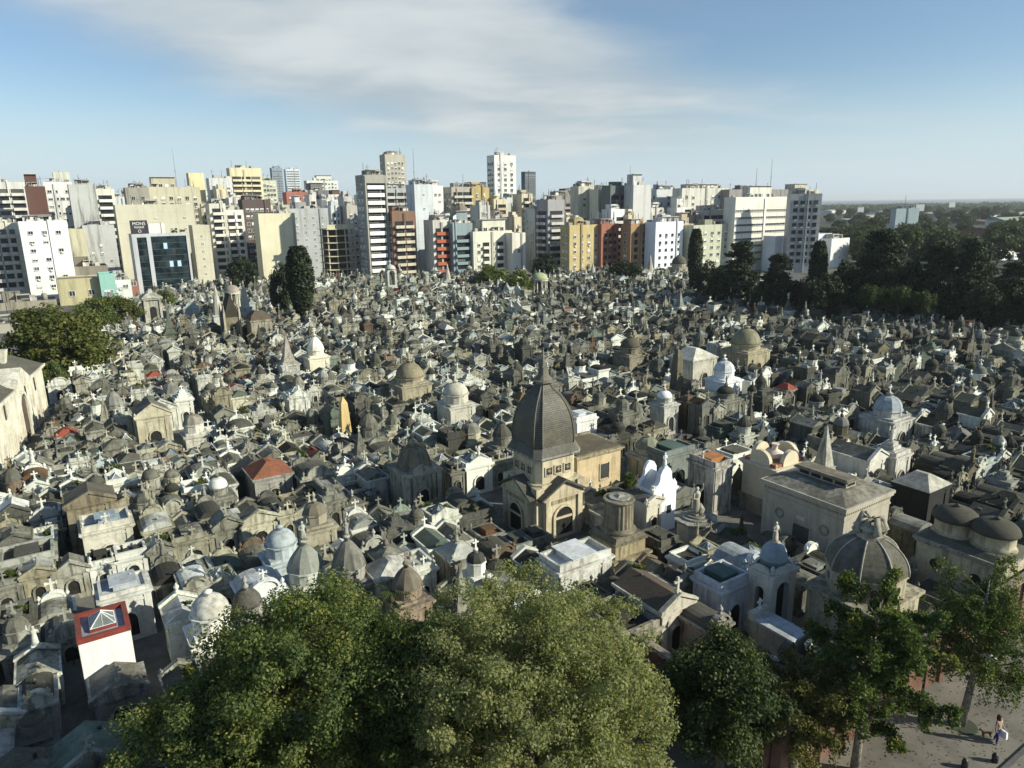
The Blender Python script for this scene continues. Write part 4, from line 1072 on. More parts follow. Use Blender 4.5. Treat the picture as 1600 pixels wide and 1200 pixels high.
quick('domed', 'tomb with cream dome and white walls on a corner', 712, 622, 5.0, 3.6, 3.6, 4.4, (0.58, 0.57, 0.48, 0.4), (0.52, 0.5, 0.4, 0.3), 'cross', seed=26)
quick('gabled', 'buff brick tomb with striped arch and dentilled gable', 138, 772, 4.6, 3.6, 3.4, 4.4, (0.30, 0.26, 0.18, 0.75), (0.14, 0.125, 0.1, 0.6), None, phrase='the dentilled brick gable', seed=27)
quick('flat', 'pale tomb with sky blue roof panels and arched front', 165, 815, 3.8, 3.6, 3.0, 3.8, (0.6, 0.58, 0.48, 0.4), (0.34, 0.42, 0.47, 0.3), 'cross', seed=28)
quick('flat', 'pale tomb with blue shaded flat roof behind the red rim', 192, 915, 3.6, 3.0, 2.6, 3.6, (0.62, 0.62, 0.56, 0.4), (0.5, 0.54, 0.56, 0.3), None, seed=29)
quick('domed', 'slim tomb with ball shaped stone dome and cross', 303, 668, 4.4, 2.4, 2.4, 3.8, (0.6, 0.58, 0.5, 0.5), (0.34, 0.31, 0.25, 0.6), 'cross', seed=30)
quick('gabled', 'cream temple tomb with columns and pediment', 235, 640, 4.8, 3.8, 4.5, 4.6, (0.56, 0.52, 0.38, 0.5), rG, None, seed=31)
for i, (x, y) in enumerate([(240, 585), (368, 604), (103, 676), (185, 622), (1228, 605)]):
    quick(['hipped', 'gabled'][i % 2], 'small tomb with bright red tiled roof', x, y, 2.8, 1.9 + 0.15 * (i % 3), 2.2, 2.7, Gr, (0.34, 0.075, 0.045, 0.4), None, seed=40 + i)['group'] = 'small red roofed tombs'


def obelisk(x, y, hgt, wb, label, col, base=0.9, name='obelisk'):
    c = at(x, y); P = []
    b = B(); b.cbox(0, 0, wb * 2.0, wb * 2.0, 0, 0.35); b.cbox(0, 0, wb * 1.5, wb * 1.5, 0.35, base); P.append(('base', b, 'stone', col))
    b = B(); b.taper(0, 0, wb, wb, base, wb * 0.6, wb * 0.6, hgt - wb * 0.6); b.taper(0, 0, wb * 0.6, wb * 0.6, hgt - wb * 0.6, 0.05, 0.05, hgt); P.append(('shaft', b, 'stone', col))
    b = B(); b.lathe([(0.0, 0), (wb * 0.28, 0.15), (wb * 0.3, 0.5), (0.0, 0.8)], 8, 0, -wb * 0.5); q = B(); q.add(b, 0, 0, base + 0.4); P.append(('bronze_relief', q, 'stone', (0.12, 0.1, 0.06, 0.3)))
    hero(name, label, c, wb * 2, wb * 2, P, None, 'obelisk')


obelisk(541, 694, 6.2, 1.35, 'tall yellow stone obelisk lit by the sun', (0.62, 0.47, 0.22, 0.15))
obelisk(1056, 628, 8.2, 1.6, 'tall dark mossy obelisk beside the ball dome tomb', (0.16, 0.145, 0.10, 0.6))


def rotunda(x, y, R, hc, hd, label, col, roof, n=10, name='rotunda_tomb', base=1.4):
    c = at(x, y); P = []
    b = B(); b.lathe([(R * 1.25, 0), (R * 1.25, base * 0.3)], 20, smooth=False); b.lathe([(R * 1.1, base * 0.3), (R * 1.1, base)], 20, smooth=False); P.append(('base', b, 'stone', col))
    for i in range(n):
        a_ = 2 * math.pi * i / n; q = B(); r = R * 0.1
        q.lathe([(r * 1.4, base), (r * 1.4, base + 0.15), (r, base + 0.2), (r * 0.85, base + hc - 0.25), (r * 1.4, base + hc - 0.1), (r * 1.4, base + hc)], 8, R * 0.9 * math.cos(a_), R * 0.9 * math.sin(a_))
        P.append(('column', q, 'stone', col))
    b = B(); z = base + hc; b.lathe([(R * 1.05, z), (R * 1.05, z + 0.4), (R * 1.18, z + 0.5), (R * 1.18, z + 0.65)], 20, smooth=False); P.append(('entablature', b, 'stone', col))
    b = B(); b.lathe(dome_prof(R * 1.02, hd, z + 0.65, 8), 20); P.append(('dome', b, 'stone', roof))
    P.append(('urn', urn_b(1.0, None, 0, 0, z + 0.6 + hd), 'stone', col))
    b = B(); b.lathe([(R * 0.5, base), (R * 0.5, base + hc)], 12); P.append(('inner_shrine', b, 'stone', (0.1, 0.1, 0.09, 0.5)))
    hero(name, label, c, R * 2.4, R * 2.4, P, None, 'tomb')


rotunda(843, 466, 2.5, 4.2, 1.9, 'round columned temple with a pale green dome before apartment blocks', (0.62, 0.6, 0.5, 0.3), (0.40, 0.46, 0.26, 0.2))
rotunda(366, 492, 2.0, 4.6, 1.8, 'slender columned rotunda between two pointed spires', (0.6, 0.58, 0.47, 0.3), (0.34, 0.3, 0.25, 0.4))


def gothic():
    # dark tall chapel with pinnacles
    c = at(364, 536); P = []; S = (0.14, 0.12, 0.085, 0.5)
    b = B(); b.cbox(0, 0, 4.0, 5.0, 0, 6.5); P.append(('wall', b, 'stone', (0.24, 0.21, 0.14, 0.7)))
    b = B(); b.prism([(-2.1, 6.5), (2.1, 6.5), (0, 12.0)], -2.5, 2.5); P.append(('roof', b, 'stone', (0.06, 0.053, 0.04, 0.5)))
    b = B()
    for sx in (-1, 1):
        for sy in (-1, 1): b.cbox(sx * 2.0, sy * 2.5, 0.5, 0.5, 0, 7.4); b.taper(sx * 2.0, sy * 2.5, 0.5, 0.5, 7.4, 0.05, 0.05, 9.6)
    P.append(('pinnacles', b, 'stone', (0.5, 0.47, 0.36, 0.5)))
    q = B(); q.lathe([(0.8, 0), (0.8, 0.05)], 14); o = B(); o.v = [(x_, -2.53 - z_, 4.2 + y_) for x_, y_, z_ in q.v]; o.f, o.m, o.sm = q.f, q.m, q.sm; P.append(('rose_window', o, 'door_dark', None))
    hero('gothic_chapel', 'steep dark roofed gothic chapel with pinnacles and round window', c, 4.6, 5.6, P, 'the steep gothic chapel').scale = (0.8, 0.8, 0.92)
    # round windowed chapel with brown dome roof
    c = at(408, 536); P = []; S = (0.46, 0.43, 0.3, 0.5)
    b = B(); b.cbox(0, 0, 5.2, 5.2, 0, 6.0); b.cbox(0, 0, 5.6, 5.6, 6.0, 6.4); P.append(('wall', b, 'stone', (0.36, 0.34, 0.26, 0.7)))
    b = B(); b.taper(0, 0, 5.2, 5.2, 6.4, 4.4, 4.4, 7.6); b.taper(0, 0, 4.4, 4.4, 7.6, 2.2, 2.2, 8.5); P.append(('roof', b, 'stone', (0.16, 0.12, 0.09, 0.6)))
    q = B(); q.lathe([(0.95, 0), (0.95, 0.05)], 14); o = B(); o.v = [(x_, -2.63 - z_, 3.6 + y_) for x_, y_, z_ in q.v]; o.f, o.m, o.sm = q.f, q.m, q.sm; P.append(('rose_window', o, 'door_dark', None))
    P.append(('cross', cross_b(1.5, None, None, 0, 0, 8.45), 'stone', S))
    hero('rose_window_chapel', 'square buff chapel with round window and brown curved roof', c, 5.6, 5.6, P).scale = (0.85, 0.85, 0.85)
    # tall monument with gabled cap, at the left
    c = at(242, 512); P = []; S = (0.5, 0.49, 0.42, 0.7)
    b = B(); b.cbox(0, 0, 4.4, 4.4, 0, 1.2); b.cbox(0, 0, 3.4, 3.4, 1.2, 7.2)
    for sx in (-1, 1):
        for sy in (-1, 1): b.cbox(sx * 1.75, sy * 1.75, 0.5, 0.5, 1.2, 7.2)
    P.append(('shaft', b, 'stone', S))
    b = B(); b.cbox(0, 0, 4.4, 4.4, 7.2, 7.6); b.cbox(0, 0, 4.8, 4.8, 7.6, 7.85); b.taper(0, 0, 4.6, 4.6, 7.85, 2.2, 2.2, 8.8); b.taper(0, 0, 1.2, 1.2, 8.8, 0.7, 0.7, 9.8); P.append(('cap', b, 'stone', S))
    q = B(); q.prism(arch(1.5, 3.2, 8, 0, 1.6), -1.74, -1.705); P.append(('niche', q, 'door_dark', None))
    hero('tall_square_monument', 'tall square stained monument with stepped cap near the autumn trees', c, 4.6, 4.6, P, 'the tall square monument', 'monument')
    # winged figure monument far in the middle
    c = at(612, 462); P = []; S = (0.56, 0.56, 0.5, 0.4)
    b = B(); b.cbox(0, 0, 3.4, 3.4, 0, 3.6)
    for sx in (-1, 1): b.cbox(sx * 1.3, 0, 0.6, 2.4, 3.6, 7.4)
    P.append(('base', b, 'stone', S))
    b = B(); arch_ring(b, 2.0, 0.2, 0.7, -1.2, 1.2, 10, 0, 7.2); b.lathe(dome_prof(1.8, 1.5, 8.8, 7), 14); P.append(('arched_canopy', b, 'stone', S))
    P.append(('statue', statue_b(3.2, rng, True, False, None, 0, 0, 3.6), 'stone', (0.2, 0.21, 0.2, 0.5))); P.append(('cross', cross_b(1.6, None, None, 0, 0, 10.2), 'stone', S))
    hero('winged_figure_monument', 'pale arched monument sheltering a dark winged figure, topped by a cross', c, 3.6, 3.6, P, None, 'monument')
    for x, y, h in ((344, 520, 11.5), (386, 505, 11.0), (700, 452, 9.0), (1015, 440, 10.0), (926, 445, 8.0)):
        c = at(x, y); P = []
        b = B(); b.cbox(0, 0, 2.6, 2.6, 0, h * 0.36); b.cbox(0, 0, 2.9, 2.9, h * 0.36, h * 0.39); P.append(('base', b, 'stone', Lg))
        b = B(); b.lathe([(1.1, h * 0.39), (1.0, h * 0.55), (0.08, h)], 8, smooth=False); P.append(('spire', b, 'stone', (0.5, 0.48, 0.4, 0.4)))
        hero('needle_spire_tomb', 'slender pale needle spire tomb rising above its neighbours', c, 3, 3, P, None, 'tomb', group='needle spires at the far end')
    c = at(1060, 436); P = []
    b = B(); b.cbox(0, 0, 6, 6, 0, 4.6); b.lathe([(2.7, 4.6), (2.7, 6.0)], 16, smooth=False); P.append(('wall', b, 'stone', (0.4, 0.37, 0.28, 0.5)))
    b = B(); b.lathe(dome_prof(2.8, 3.0, 6.0, 8), 18); b.lathe([(0.3, 8.9), (0.2, 9.6), (0.0, 10.2)], 8); P.append(('dome', b, 'stone', (0.14, 0.12, 0.1, 0.4)))
    hero('dark_domed_chapel', 'dark brown domed chapel beside the tall dark cypress', c, 6, 6, P)


gothic()


def church_flank():
    """the long cream building at the left edge, with a tall arched door"""
    az = rad(-22); dv = np.array([math.sin(az), math.cos(az), 0])
    P1 = at(77, 646); L = 34.0; H = 7.5
    rz = math.atan2(dv[1], dv[0])                       # local x runs along the wall, away from the camera; outside is -y
    org = P1 - dv * L; P = []; W = (0.70, 0.67, 0.55, 0.4)
    b = B(); b.box(0, L, 0, 7, 0, H - 0.6); P.append(('wall', b, 'stone', W))
    b = B(); b.box(0, L + 0.2, -0.25, 7.2, H - 0.6, H - 0.35); b.box(0, L + 0.4, -0.5, 7.4, H - 0.35, H); P.append(('cornice', b, 'stone', W))
    b = B(); b.prismx([(-0.3, H), (7.3, H), (3.5, H + 1.6)], 0, L + 0.2); P.append(('roof', b, 'stone', (0.13, 0.125, 0.1, 0.5)))
    xa = along(org, dv, 30) if False else L - 13.0
    fr = B(); arch_ring(fr, 3.0, 4.4, 0.45, -0.3, -0.004, 12, xa, 0.2); dr = B(); dr.prism(arch(3.0, 4.4, 12, xa, 0.2), -0.08, -0.006)
    P.append(('door', dr, 'stone', (0.13, 0.10, 0.08, 0.6), [('arch', fr, 'stone', W)]))
    b = B(); b.prism([(xa - 3.4, H), (xa + 3.4, H), (xa + 3.4, H + 0.3), (xa, H + 2.1), (xa - 3.4, H + 0.3)], -0.6, 1.6); P.append(('pediment', b, 'stone', W))
    for i in range(11):
        q = B(); x0 = 1.0 + i * (L - 2) / 10
        if abs(x0 - xa) < 2.4: continue
        q.box(x0 - 0.35, x0 + 0.35, -0.18, -0.003, 0.0, H - 0.6); P.append(('pilaster', q, 'stone', W))
    for i in range(6):
        q = B(); x0 = 2.8 + i * 5.2
        if abs(x0 - xa) < 2.6: continue
        q.box(x0 - 0.3, x0 + 0.3, -0.05, -0.004, 4.8, 6.6); P.append(('slit_window', q, 'door_dark', None))
    b = B(); b.taper(L - 5.0, 3.5, 1.2, 1.2, H + 1.4, 1.8, 1.8, H + 3.2); P.append(('chimney', b, 'stone', W))
    o = emit('cream_church_building', 'long cream building with arched door and pediment along the left edge', 'building', (float(org[0]), float(org[1]), 0), rz, P)
    for t in np.arange(0, L + 4, 2.5):
        for s in (0.5, 3.5, 6.5, 9.5):
            q = org + dv * t + np.array([-dv[1], dv[0], 0]) * s; TAKEN.append((*ab(q), 2.2, 2.2))
    LANDMARKS.append((*ab(P1), 'the cream church building'))


church_flank()
# ------------------------------------------------------------------ rows of burial vaults
YL = [(-200, 760), (0, 735), (40, 700), (78, 640), (100, 606), (150, 560), (190, 512), (215, 474), (300, 456), (450, 447), (620, 443), (820, 438), (1075, 434), (1180, 452), (1300, 492), (1450, 520), (1600, 532), (1800, 540)]


def ylim(x):
    for (x0, y0), (x1, y1) in zip(YL, YL[1:]):
        if x <= x1: return y0 + (y1 - y0) * (x - x0) / (x1 - x0)
    return YL[-1][1]


def visible(P):
    if P[1] < 12: return False
    x, y = pix(P); x2, y2 = pix((P[0], P[1], 8.0))
    return -70 < x < 1690 and y2 < 1230 and y > ylim(x)


rng = random.Random(5)
SITES = []


def vault_site(a, b, w, d, turn):
    c = uv(a, b)
    inside = b - d / 2 > (WALL_B2 + 0.5 if a < WALL_A + 3.5 else WALL_B + 0.5)
    if not inside or not visible(c): return
    hw, hd = (w / 2, d / 2) if turn % 2 == 0 else (d / 2, w / 2)
    if not free(a, b, hw, hd): return
    SITES.append((c, w, d, turn))


BW, BD, AVE = 47.0, 40.0, 2.2
for ia in range(-4, 9):
    for ib in range(0, 10):
        a0 = -34 + ia * (BW + 0.9) + (ib * 17) % 31; b0 = 16.0 + ib * (BD + AVE)
        cc = uv(a0 + BW / 2, b0 + BD / 2); turned_block = (ia * 3 + ib * 5) % 4 == 1 and a0 > 34
        L, D_ = (BW, BD) if not turned_block else (BD, BW)
        t = 0.0
        while t < D_ - 3:
            dep1 = rng.uniform(2.2, 3.1); dep2 = rng.uniform(2.1, 3.0); alley = rng.uniform(0.95, 1.5)
            for row, (off, dep) in enumerate(((alley, dep1), (alley + dep1 + 0.06, dep2))):
                s = rng.uniform(0, 0.6)
                while s < L - 1.5:
                    r = rng.random(); w = rng.uniform(1.5, 2.3) if r < 0.88 else rng.uniform(2.4, 3.6)
                    if s + w > L: break
                    dd = dep * rng.uniform(0.82, 1.0)
                    m = t + off + (dep - dd if row == 0 else 0) * 0 + dep / 2
                    if not turned_block: vault_site(a0 + s + w / 2, b0 + m, w, dd, 0 if row == 0 else 2)
                    else: vault_site(a0 + m, b0 + s + w / 2, w, dd, 3 if row == 0 else 1)
                    s += w + (rng.uniform(0.02, 0.12) if rng.random() < 0.9 else rng.uniform(0.4, 1.6))
            t += alley + dep1 + dep2 + 0.06

SITES.sort(key=lambda q: q[0][1] ** 2 + q[0][0] ** 2)
KIND_W = [29, 18, 15, 13, 9, 4.5, 7, 0.9, 3.6]
count = {k: 0 for k in KINDS}
massed = {'v': [], 'f': [], 'c': [], 'n': 0}
LIMIT, CAP = 1700, 290
label_seen = {}
ROOFTOPS = []


def pick(rg, lst, wts): return rg.choices(lst, wts)[0]


for i, (c, w, d, turn) in enumerate(SITES):
    rg = random.Random(1000 + i)
    kind = pick(rg, KINDS, KIND_W)
    near = i < LIMIT and count[kind] < CAP
    wc, wn, wear = pick(rg, WALLC, WALLW); rc, rn, rwear = pick(rg, ROOFC, ROOFW)
    if kind in ('domed', 'ribbed', 'spired') and rn in ('red', 'rusty'): rc, rn, rwear = ROOFC[1]
    if kind == 'stepped': rn = 'stone'
    j = rg.uniform(0.45, 1.02)
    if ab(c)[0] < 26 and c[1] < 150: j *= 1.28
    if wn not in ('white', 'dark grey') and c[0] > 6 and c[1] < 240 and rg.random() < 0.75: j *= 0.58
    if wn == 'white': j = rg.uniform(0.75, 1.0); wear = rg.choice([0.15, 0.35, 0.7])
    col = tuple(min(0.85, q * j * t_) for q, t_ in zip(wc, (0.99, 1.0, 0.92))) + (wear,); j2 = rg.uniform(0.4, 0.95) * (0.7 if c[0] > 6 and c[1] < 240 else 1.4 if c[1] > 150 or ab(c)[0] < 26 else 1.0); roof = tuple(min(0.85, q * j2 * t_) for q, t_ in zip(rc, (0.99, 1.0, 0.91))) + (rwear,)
    h = rg.uniform(2.0, 3.2) if rg.random() < 0.84 else rg.uniform(3.2, 4.6)
    if w > 2.6: h += 0.5
    px_, py_ = pix(c); orn = ''
    for hc, hs in LOW:
        q = c - hc; dist = math.hypot(q[0], q[1])
        if dist < hs * 0.7 + 5.5 and q[1] < 0.5 and abs(q[0] * hc[1] - q[1] * hc[0]) / hc[1] < hs * 0.75 + 1.0: h = min(h, 2.35); kind = {'domed': 'flat', 'ribbed': 'glazed', 'spired': 'gabled', 'stepped': 'flat'}.get(kind, kind); orn = 'low'
    if py_ > 1030 and px_ < 330: h = min(h, 2.3)
    elif c[1] < 75: h = min(h, 3.2)
    orn = None if orn == 'low' and rg.random() < 0.6 else rg.choices(['cross', 'statue', 'urn', None], [52, 8, 9, 31])[0]
    if orn == 'statue' and kind == 'flat': orn = 'cross'
    near = i < LIMIT and count[kind] < CAP
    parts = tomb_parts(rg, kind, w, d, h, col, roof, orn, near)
    if near:
        count[kind] += 1
        a, b = ab(c)
        if LANDMARKS and rg.random() < 0.97:
            lm = min(LANDMARKS, key=lambda q: (q[0] - a) ** 2 + (q[1] - b) ** 2); dist = math.hypot(lm[0] - a, lm[1] - b)
            dda, ddb = a - lm[0], b - lm[1]
            rel = 'beside' if dist < 6.0 else 'near' if dist < 14 else 'away from' if dist < 28 else 'far from'
            where = f'{rel} {lm[2]}'
        size = 'large ' if w > 2.5 else 'narrow ' if w < 1.7 else 'tall ' if h > 3.2 else 'low ' if h < 2.3 else ''
        ornt = {'cross': ' and cross', 'statue': ' and statue', 'urn': ' and urn', None: ''}[orn]
        top = 'dome' if kind in ('domed', 'ribbed') else 'spire' if kind == 'spired' else 'steps' if kind == 'stepped' else 'roof'
        lab = f'{size}{wn} {KNAME[kind][1]} with {rn} {top}{ornt} {where}'
        if len(lab.split()) > 16: lab = f'{wn} {KNAME[kind][1]} with {rn} {top}{ornt} {where}'
        if len(lab.split()) > 16: lab = f'{wn} {KNAME[kind][1]} with {rn} {top} {where}'
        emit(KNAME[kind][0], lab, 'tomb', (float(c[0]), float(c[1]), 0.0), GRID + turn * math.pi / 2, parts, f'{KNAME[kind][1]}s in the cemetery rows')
        if kind in ('flat', 'glazed', 'gabled') and rg.random() < 0.2: ROOFTOPS.append((c, h, f'green shrub rooted on the roof of a {wn} {KNAME[kind][1]} {where}'))
    else:
        ca, sa = math.cos(GRID + turn * math.pi / 2), math.sin(GRID + turn * math.pi / 2)
        flat = []
        for p in parts:
            flat.append(p)
            if len(p) > 4: flat.extend(p[4])
        for p in flat:
            bb = p[1]; tint = p[3] or ((0.03, 0.03, 0.028, 0.2) if p[0] == 'door' else (0.19, 0.21, 0.2, 0.3))
            V_ = np.array(bb.v); n0 = massed['n']
            massed['v'].append(np.stack([V_[:, 0] * ca - V_[:, 1] * sa + c[0], V_[:, 0] * sa + V_[:, 1] * ca + c[1], V_[:, 2]], 1))
            massed['f'].extend([tuple(q + n0 for q in f) for f in bb.f]); massed['n'] += len(bb.v)
            massed['c'].append(np.tile(np.array(tint, np.float32), (len(bb.v), 1)))
if massed['n']:
    me = bpy.data.meshes.new('distant_tombs'); me.from_pydata(np.concatenate(massed['v']).tolist(), [], massed['f'])
    me.materials.append(MATS['stone_massed'])
    ca_ = me.color_attributes.new('tint', 'FLOAT_COLOR', 'POINT'); ca_.data.foreach_set('color', np.concatenate(massed['c']).ravel())
    o = link('distant_tombs', me); tag(o, 'far mass of small stone tombs packed toward the apartment blocks', 'tombs', None, 'stuff')
print('SITES', len(SITES), 'individual', sum(count.values()), count, 'massed tris ~', len(massed['f']) * 2, round(time.time() - T0, 1))


# ------------------------------------------------------------------ cemetery wall of brick
def brick_wall(a0, b0, a1, b1, label, h=3.4):
    A, Bp = uv(a0, b0), uv(a1, b1); L = float(np.linalg.norm(Bp - A)); rz = math.atan2(Bp[1] - A[1], Bp[0] - A[0])
    b = B(); b.box(0, L, -0.2, 0.2, 0, h); cp = B(); cp.box(-0.05, L + 0.05, -0.3, 0.3, h, h + 0.12); cp.box(0, L, -0.22, 0.22, h + 0.12, h + 0.22)
    P = [('wall', b, 'brick', None), ('coping', cp, 'stone', (0.36, 0.3, 0.24, 0.7))]
    n = int(L / 5)
    for i in range(n + 1):
        q = B(); x = min(max(i * L / max(n, 1), 0.3), L - 0.3); q.box(x - 0.3, x + 0.3, -0.36, -0.2, 0, h - 0.004); P.append(('buttress', q, 'brick', None))
    emit('brick_wall', label, 'wall', (float(A[0]), float(A[1]), 0), rz, P)


brick_wall(WALL_A, WALL_B, 80, WALL_B, 'stained red brick cemetery wall along the plaza')
brick_wall(WALL_A, WALL_B2, WALL_A, WALL_B + 0.3, 'short red brick wall turning in behind the trees')
brick_wall(-40, WALL_B2, WALL_A - 0.3, WALL_B2, 'red brick cemetery wall behind the big leafy trees')


# ------------------------------------------------------------------ trees
def leaf_mesh(name, pts, size, mat, rs, up=0.35, aspect=0.6, nrm=None):
    """many small four-cornered leaves at pts"""
    n = len(pts)
    N = rs.normal(size=(n, 3)); N[:, 2] += up * 2
    if nrm is not None: N += nrm * 1.3
    N /= np.linalg.norm(N, axis=1)[:, None]
    T = np.cross(N, rs.normal(size=(n, 3))); T /= np.linalg.norm(T, axis=1)[:, None] + 1e-9
    Bt = np.cross(N, T); s = size * rs.uniform(0.6, 1.35, n)[:, None]
    q = np.empty((n, 4, 3), np.float32)
    q[:, 0] = pts - T * s * 0.5; q[:, 1] = pts + Bt * s * 0.5 * aspect; q[:, 2] = pts + T * s * 0.5 - N * s * 0.12; q[:, 3] = pts - Bt * s * 0.5 * aspect
    me = bpy.data.meshes.new(name); me.vertices.add(n * 4); me.vertices.foreach_set('co', q.ravel())
    me.loops.add(n * 4); me.loops.foreach_set('vertex_index', np.arange(n * 4, dtype=np.int32))
    me.polygons.add(n); me.polygons.foreach_set('loop_start', np.arange(0, n * 4, 4, dtype=np.int32))
    me.update(calc_edges=True); me.materials.append(MATS[mat])
    return me


def limb_tree(b, base, top, r, rng_, n, spread, z0=0.35):
    """trunk and limbs; returns limb tips"""
    base = Vector(base); top = Vector(top); tips = []
    mid = base.lerp(top, 0.5) + Vector((rng_.uniform(-0.2, 0.2), rng_.uniform(-0.2, 0.2), 0)) * r * 3
    b.tube([base, base.lerp(mid, 0.5), mid, mid.lerp(top, 0.6), top], [r * 1.25, r, r * 0.8, r * 0.5, r * 0.12], 8)
    for i in range(n):
        t = z0 + (0.97 - z0) * i / n; p = base.lerp(top, t); a = i * 2.4 + rng_.uniform(-0.4, 0.4)
        L = spread * (1.05 - 0.55 * t) * rng_.uniform(0.7, 1.1); upz = rng_.uniform(0.25, 0.6) * L
        q = p + Vector((math.cos(a) * L, math.sin(a) * L, upz)); m = p.lerp(q, 0.5) + Vector((0, 0, 0.12 * L))
        rr = r * (1.0 - 0.7 * t) * 0.5
        b.tube([p, m, q], [rr, rr * 0.6, rr * 0.15], 5); tips.append((p, m, q))
    return tips


def crown_points(rs, c, R, nb, n, br, shell=0.65, flat=0.0):
    """leaf positions: clumps spread through an uneven crown"""
    d = rs.normal(size=(nb, 3)); d /= np.linalg.norm(d, axis=1)[:, None]
    rad_ = (shell + (1 - shell) * rs.random(nb)) * rs.uniform(0.82, 1.12, nb)
    cen = np.array(c) + d * rad_[:, None] * np.array(R); cen = cen[cen[:, 2] > c[2] - R[2] * (0.75 - flat)]
    k = rs.integers(0, len(cen), n); o = rs.normal(size=(n, 3)); o /= np.linalg.norm(o, axis=1)[:, None]
    rr = br * rs.random(n) ** 0.4; off = o * rr[:, None] * rs.uniform(0.7, 1.3, len(cen))[k][:, None]; off[:, 2] *= 0.8
    return cen[k] + off, o


def big_tree(name, label, base, R, cz, mat, bark, seed, n, size, nb, br, trunk_r=0.35, group=None, shell=0.65, lean=(0, 0)):
    rs = np.random.default_rng(seed); rg = random.Random(seed)
    r = tag(empty(name, (float(base[0]), float(base[1]), 0), rg.uniform(0, 6)), label, 'tree', group)
    b = B(); top = (lean[0], lean[1], cz + R[2] * 0.7); limb_tree(b, (0, 0, 0), top, trunk_r, rg, 12, R[0] * 0.8, 0.3)
    link('trunk', b.mesh('trunk', bark), r)
    pts, o = crown_points(rs, (lean[0], lean[1], cz), R, nb, n, br, shell)
    link('crown', leaf_mesh('crown', pts, size, mat, rs, 0.4, 0.62, o), r)
    return r


# big leafy trees in front of the wall
big_tree('broadleaf_tree', 'big green leafy tree with yellowing tips before the tombs', at(480, 1088, 7.4), (5.9, 5.4, 4.4), 7.5, 'leaf_green', 'bark', 3, 125000, 0.15, 380, 0.78, 0.45)
big_tree('broadleaf_tree', 'dense green tree crowding the low left of the big leafy tree', at(310, 1190, 6.0), (3.6, 3.6, 3.4), 5.6, 'leaf_green', 'bark', 4, 45000, 0.17, 130, 0.8, 0.3)
big_tree('feathery_tree', 'broad feathery olive green tree with fine small leaves', at(822, 1106, 7.6), (7.0, 6.2, 5.4), 7.6, 'leaf_olive', 'bark', 6, 205000, 0.135, 900, 0.62, 0.45, shell=0.58)
big_tree('broadleaf_tree', 'mid green tree filling the gap beside the feathery crown', at(655, 1110, 6.6), (3.7, 3.7, 3.9), 6.8, 'leaf_green', 'bark', 8, 60000, 0.15, 160, 0.75, 0.3)
big_tree('dark_leafed_tree', 'round dark glossy tree between the feathery tree and the ginkgo', at(1130, 1085, 5.2), (2.9, 2.9, 3.3), 5.3, 'leaf_glossy', 'bark', 9, 46000, 0.17, 120, 0.75, 0.28)


def ginkgo(name, label, base, H, spread, seed, mat, nleaf, droop=0.5, size=0.13, bark='pale_bark', z0=0.3):
    rs = np.random.default_rng(seed); rg = random.Random(seed)
    r = tag(empty(name, (float(base[0]), float(base[1]), 0), 0), label, 'tree')
    b = B(); tips = limb_tree(b, (0, 0, 0), (0.3, 0.1, H), 0.2, rg, 30, spread, z0); P = []
    for p, m, q in tips:
        for s in range(9):
            t = rg.uniform(0.25, 1.0); c = (p.lerp(m, t * 2) if t < 0.5 else m.lerp(q, t * 2 - 1)); L = rg.uniform(0.3, 0.9)
            a = rg.uniform(0, 6.28); e = c + Vector((math.cos(a) * L * 0.7, math.sin(a) * L * 0.7, rg.uniform(-droop, 0.25) * 1.2))
            b.tube([c, e], [0.015, 0.006], 3)
            P.append((c, e)); 
            if rg.random() < droop: P.append((e, e + Vector((0, 0, -rg.uniform(0.4, 1.2)))))
        P.append((m, q))
    link('trunk', b.mesh('trunk', bark), r)
    k = rs.integers(0, len(P), nleaf); A = np.array([p[0][:] for p in P]); E_ = np.array([p[1][:] for p in P]); t = rs.random(nleaf)[:, None]
    pts = A[k] * (1 - t) + E_[k] * t + rs.normal(size=(nleaf, 3)) * 0.12
    link('crown', leaf_mesh('crown', pts, size, mat, rs, 0.3, 0.8), r)


ginkgo('ginkgo_tree', 'upright green ginkgo with spreading leafy branches before the octagonal dome', at(1335, 1205), 9.8, 4.3, 21, 'leaf_ginkgo', 62000, 0.45, 0.145)
ginkgo('ginkgo_tree', 'leaning tree with drooping yellow green strands by the walking person', at(1502, 1133), 9.0, 3.9, 22, 'leaf_ginkgo', 36000, 0.95, 0.12)
ginkgo('ginkgo_tree', 'small brownish tree low beside the dark glossy tree', at(1235, 1228), 6.2, 3.0, 23, 'leaf_autumn', 26000, 0.4, 0.12)


# the small palm beside the brown ribbed dome
def palm(x, y, z):
    c = at(x, y, z); r = tag(empty('palm', (float(c[0]), float(c[1]), 0)), 'palm with yellowing fronds beside the brown ribbed dome', 'palm')
    b = B(); b.tube([(0, 0, 0), (0.1, 0, z * 0.5), (0, 0, z)], [0.22, 0.18, 0.16], 8); link('trunk', b.mesh('trunk', 'bark'), r)
    rg = random.Random(3)
    for i in range(14):
        a = i * 2.4; f = B(); L = rg.uniform(1.3, 2.0); up_ = rg.uniform(0.3, 1.2)
        for k in range(12):
            t = k / 12; px = math.cos(a) * L * t; py = math.sin(a) * L * t; pz = z + up_ * t * 1.6 - 1.6 * t * t
            for s in (-1, 1):
                ex, ey = px - s * math.sin(a) * 0.32 * (1 - t * 0.6) + math.cos(a) * 0.2, py + s * math.cos(a) * 0.32 * (1 - t * 0.6) + math.sin(a) * 0.2
                f._add([(px, py, pz), (px + math.cos(a) * 0.1, py + math.sin(a) * 0.1, pz), (ex, ey, pz - 0.12)], [(0, 1, 2)])
        link('frond', f.mesh('frond', 'leaf_ginkgo'), r)


palm(612, 925, 4.2)

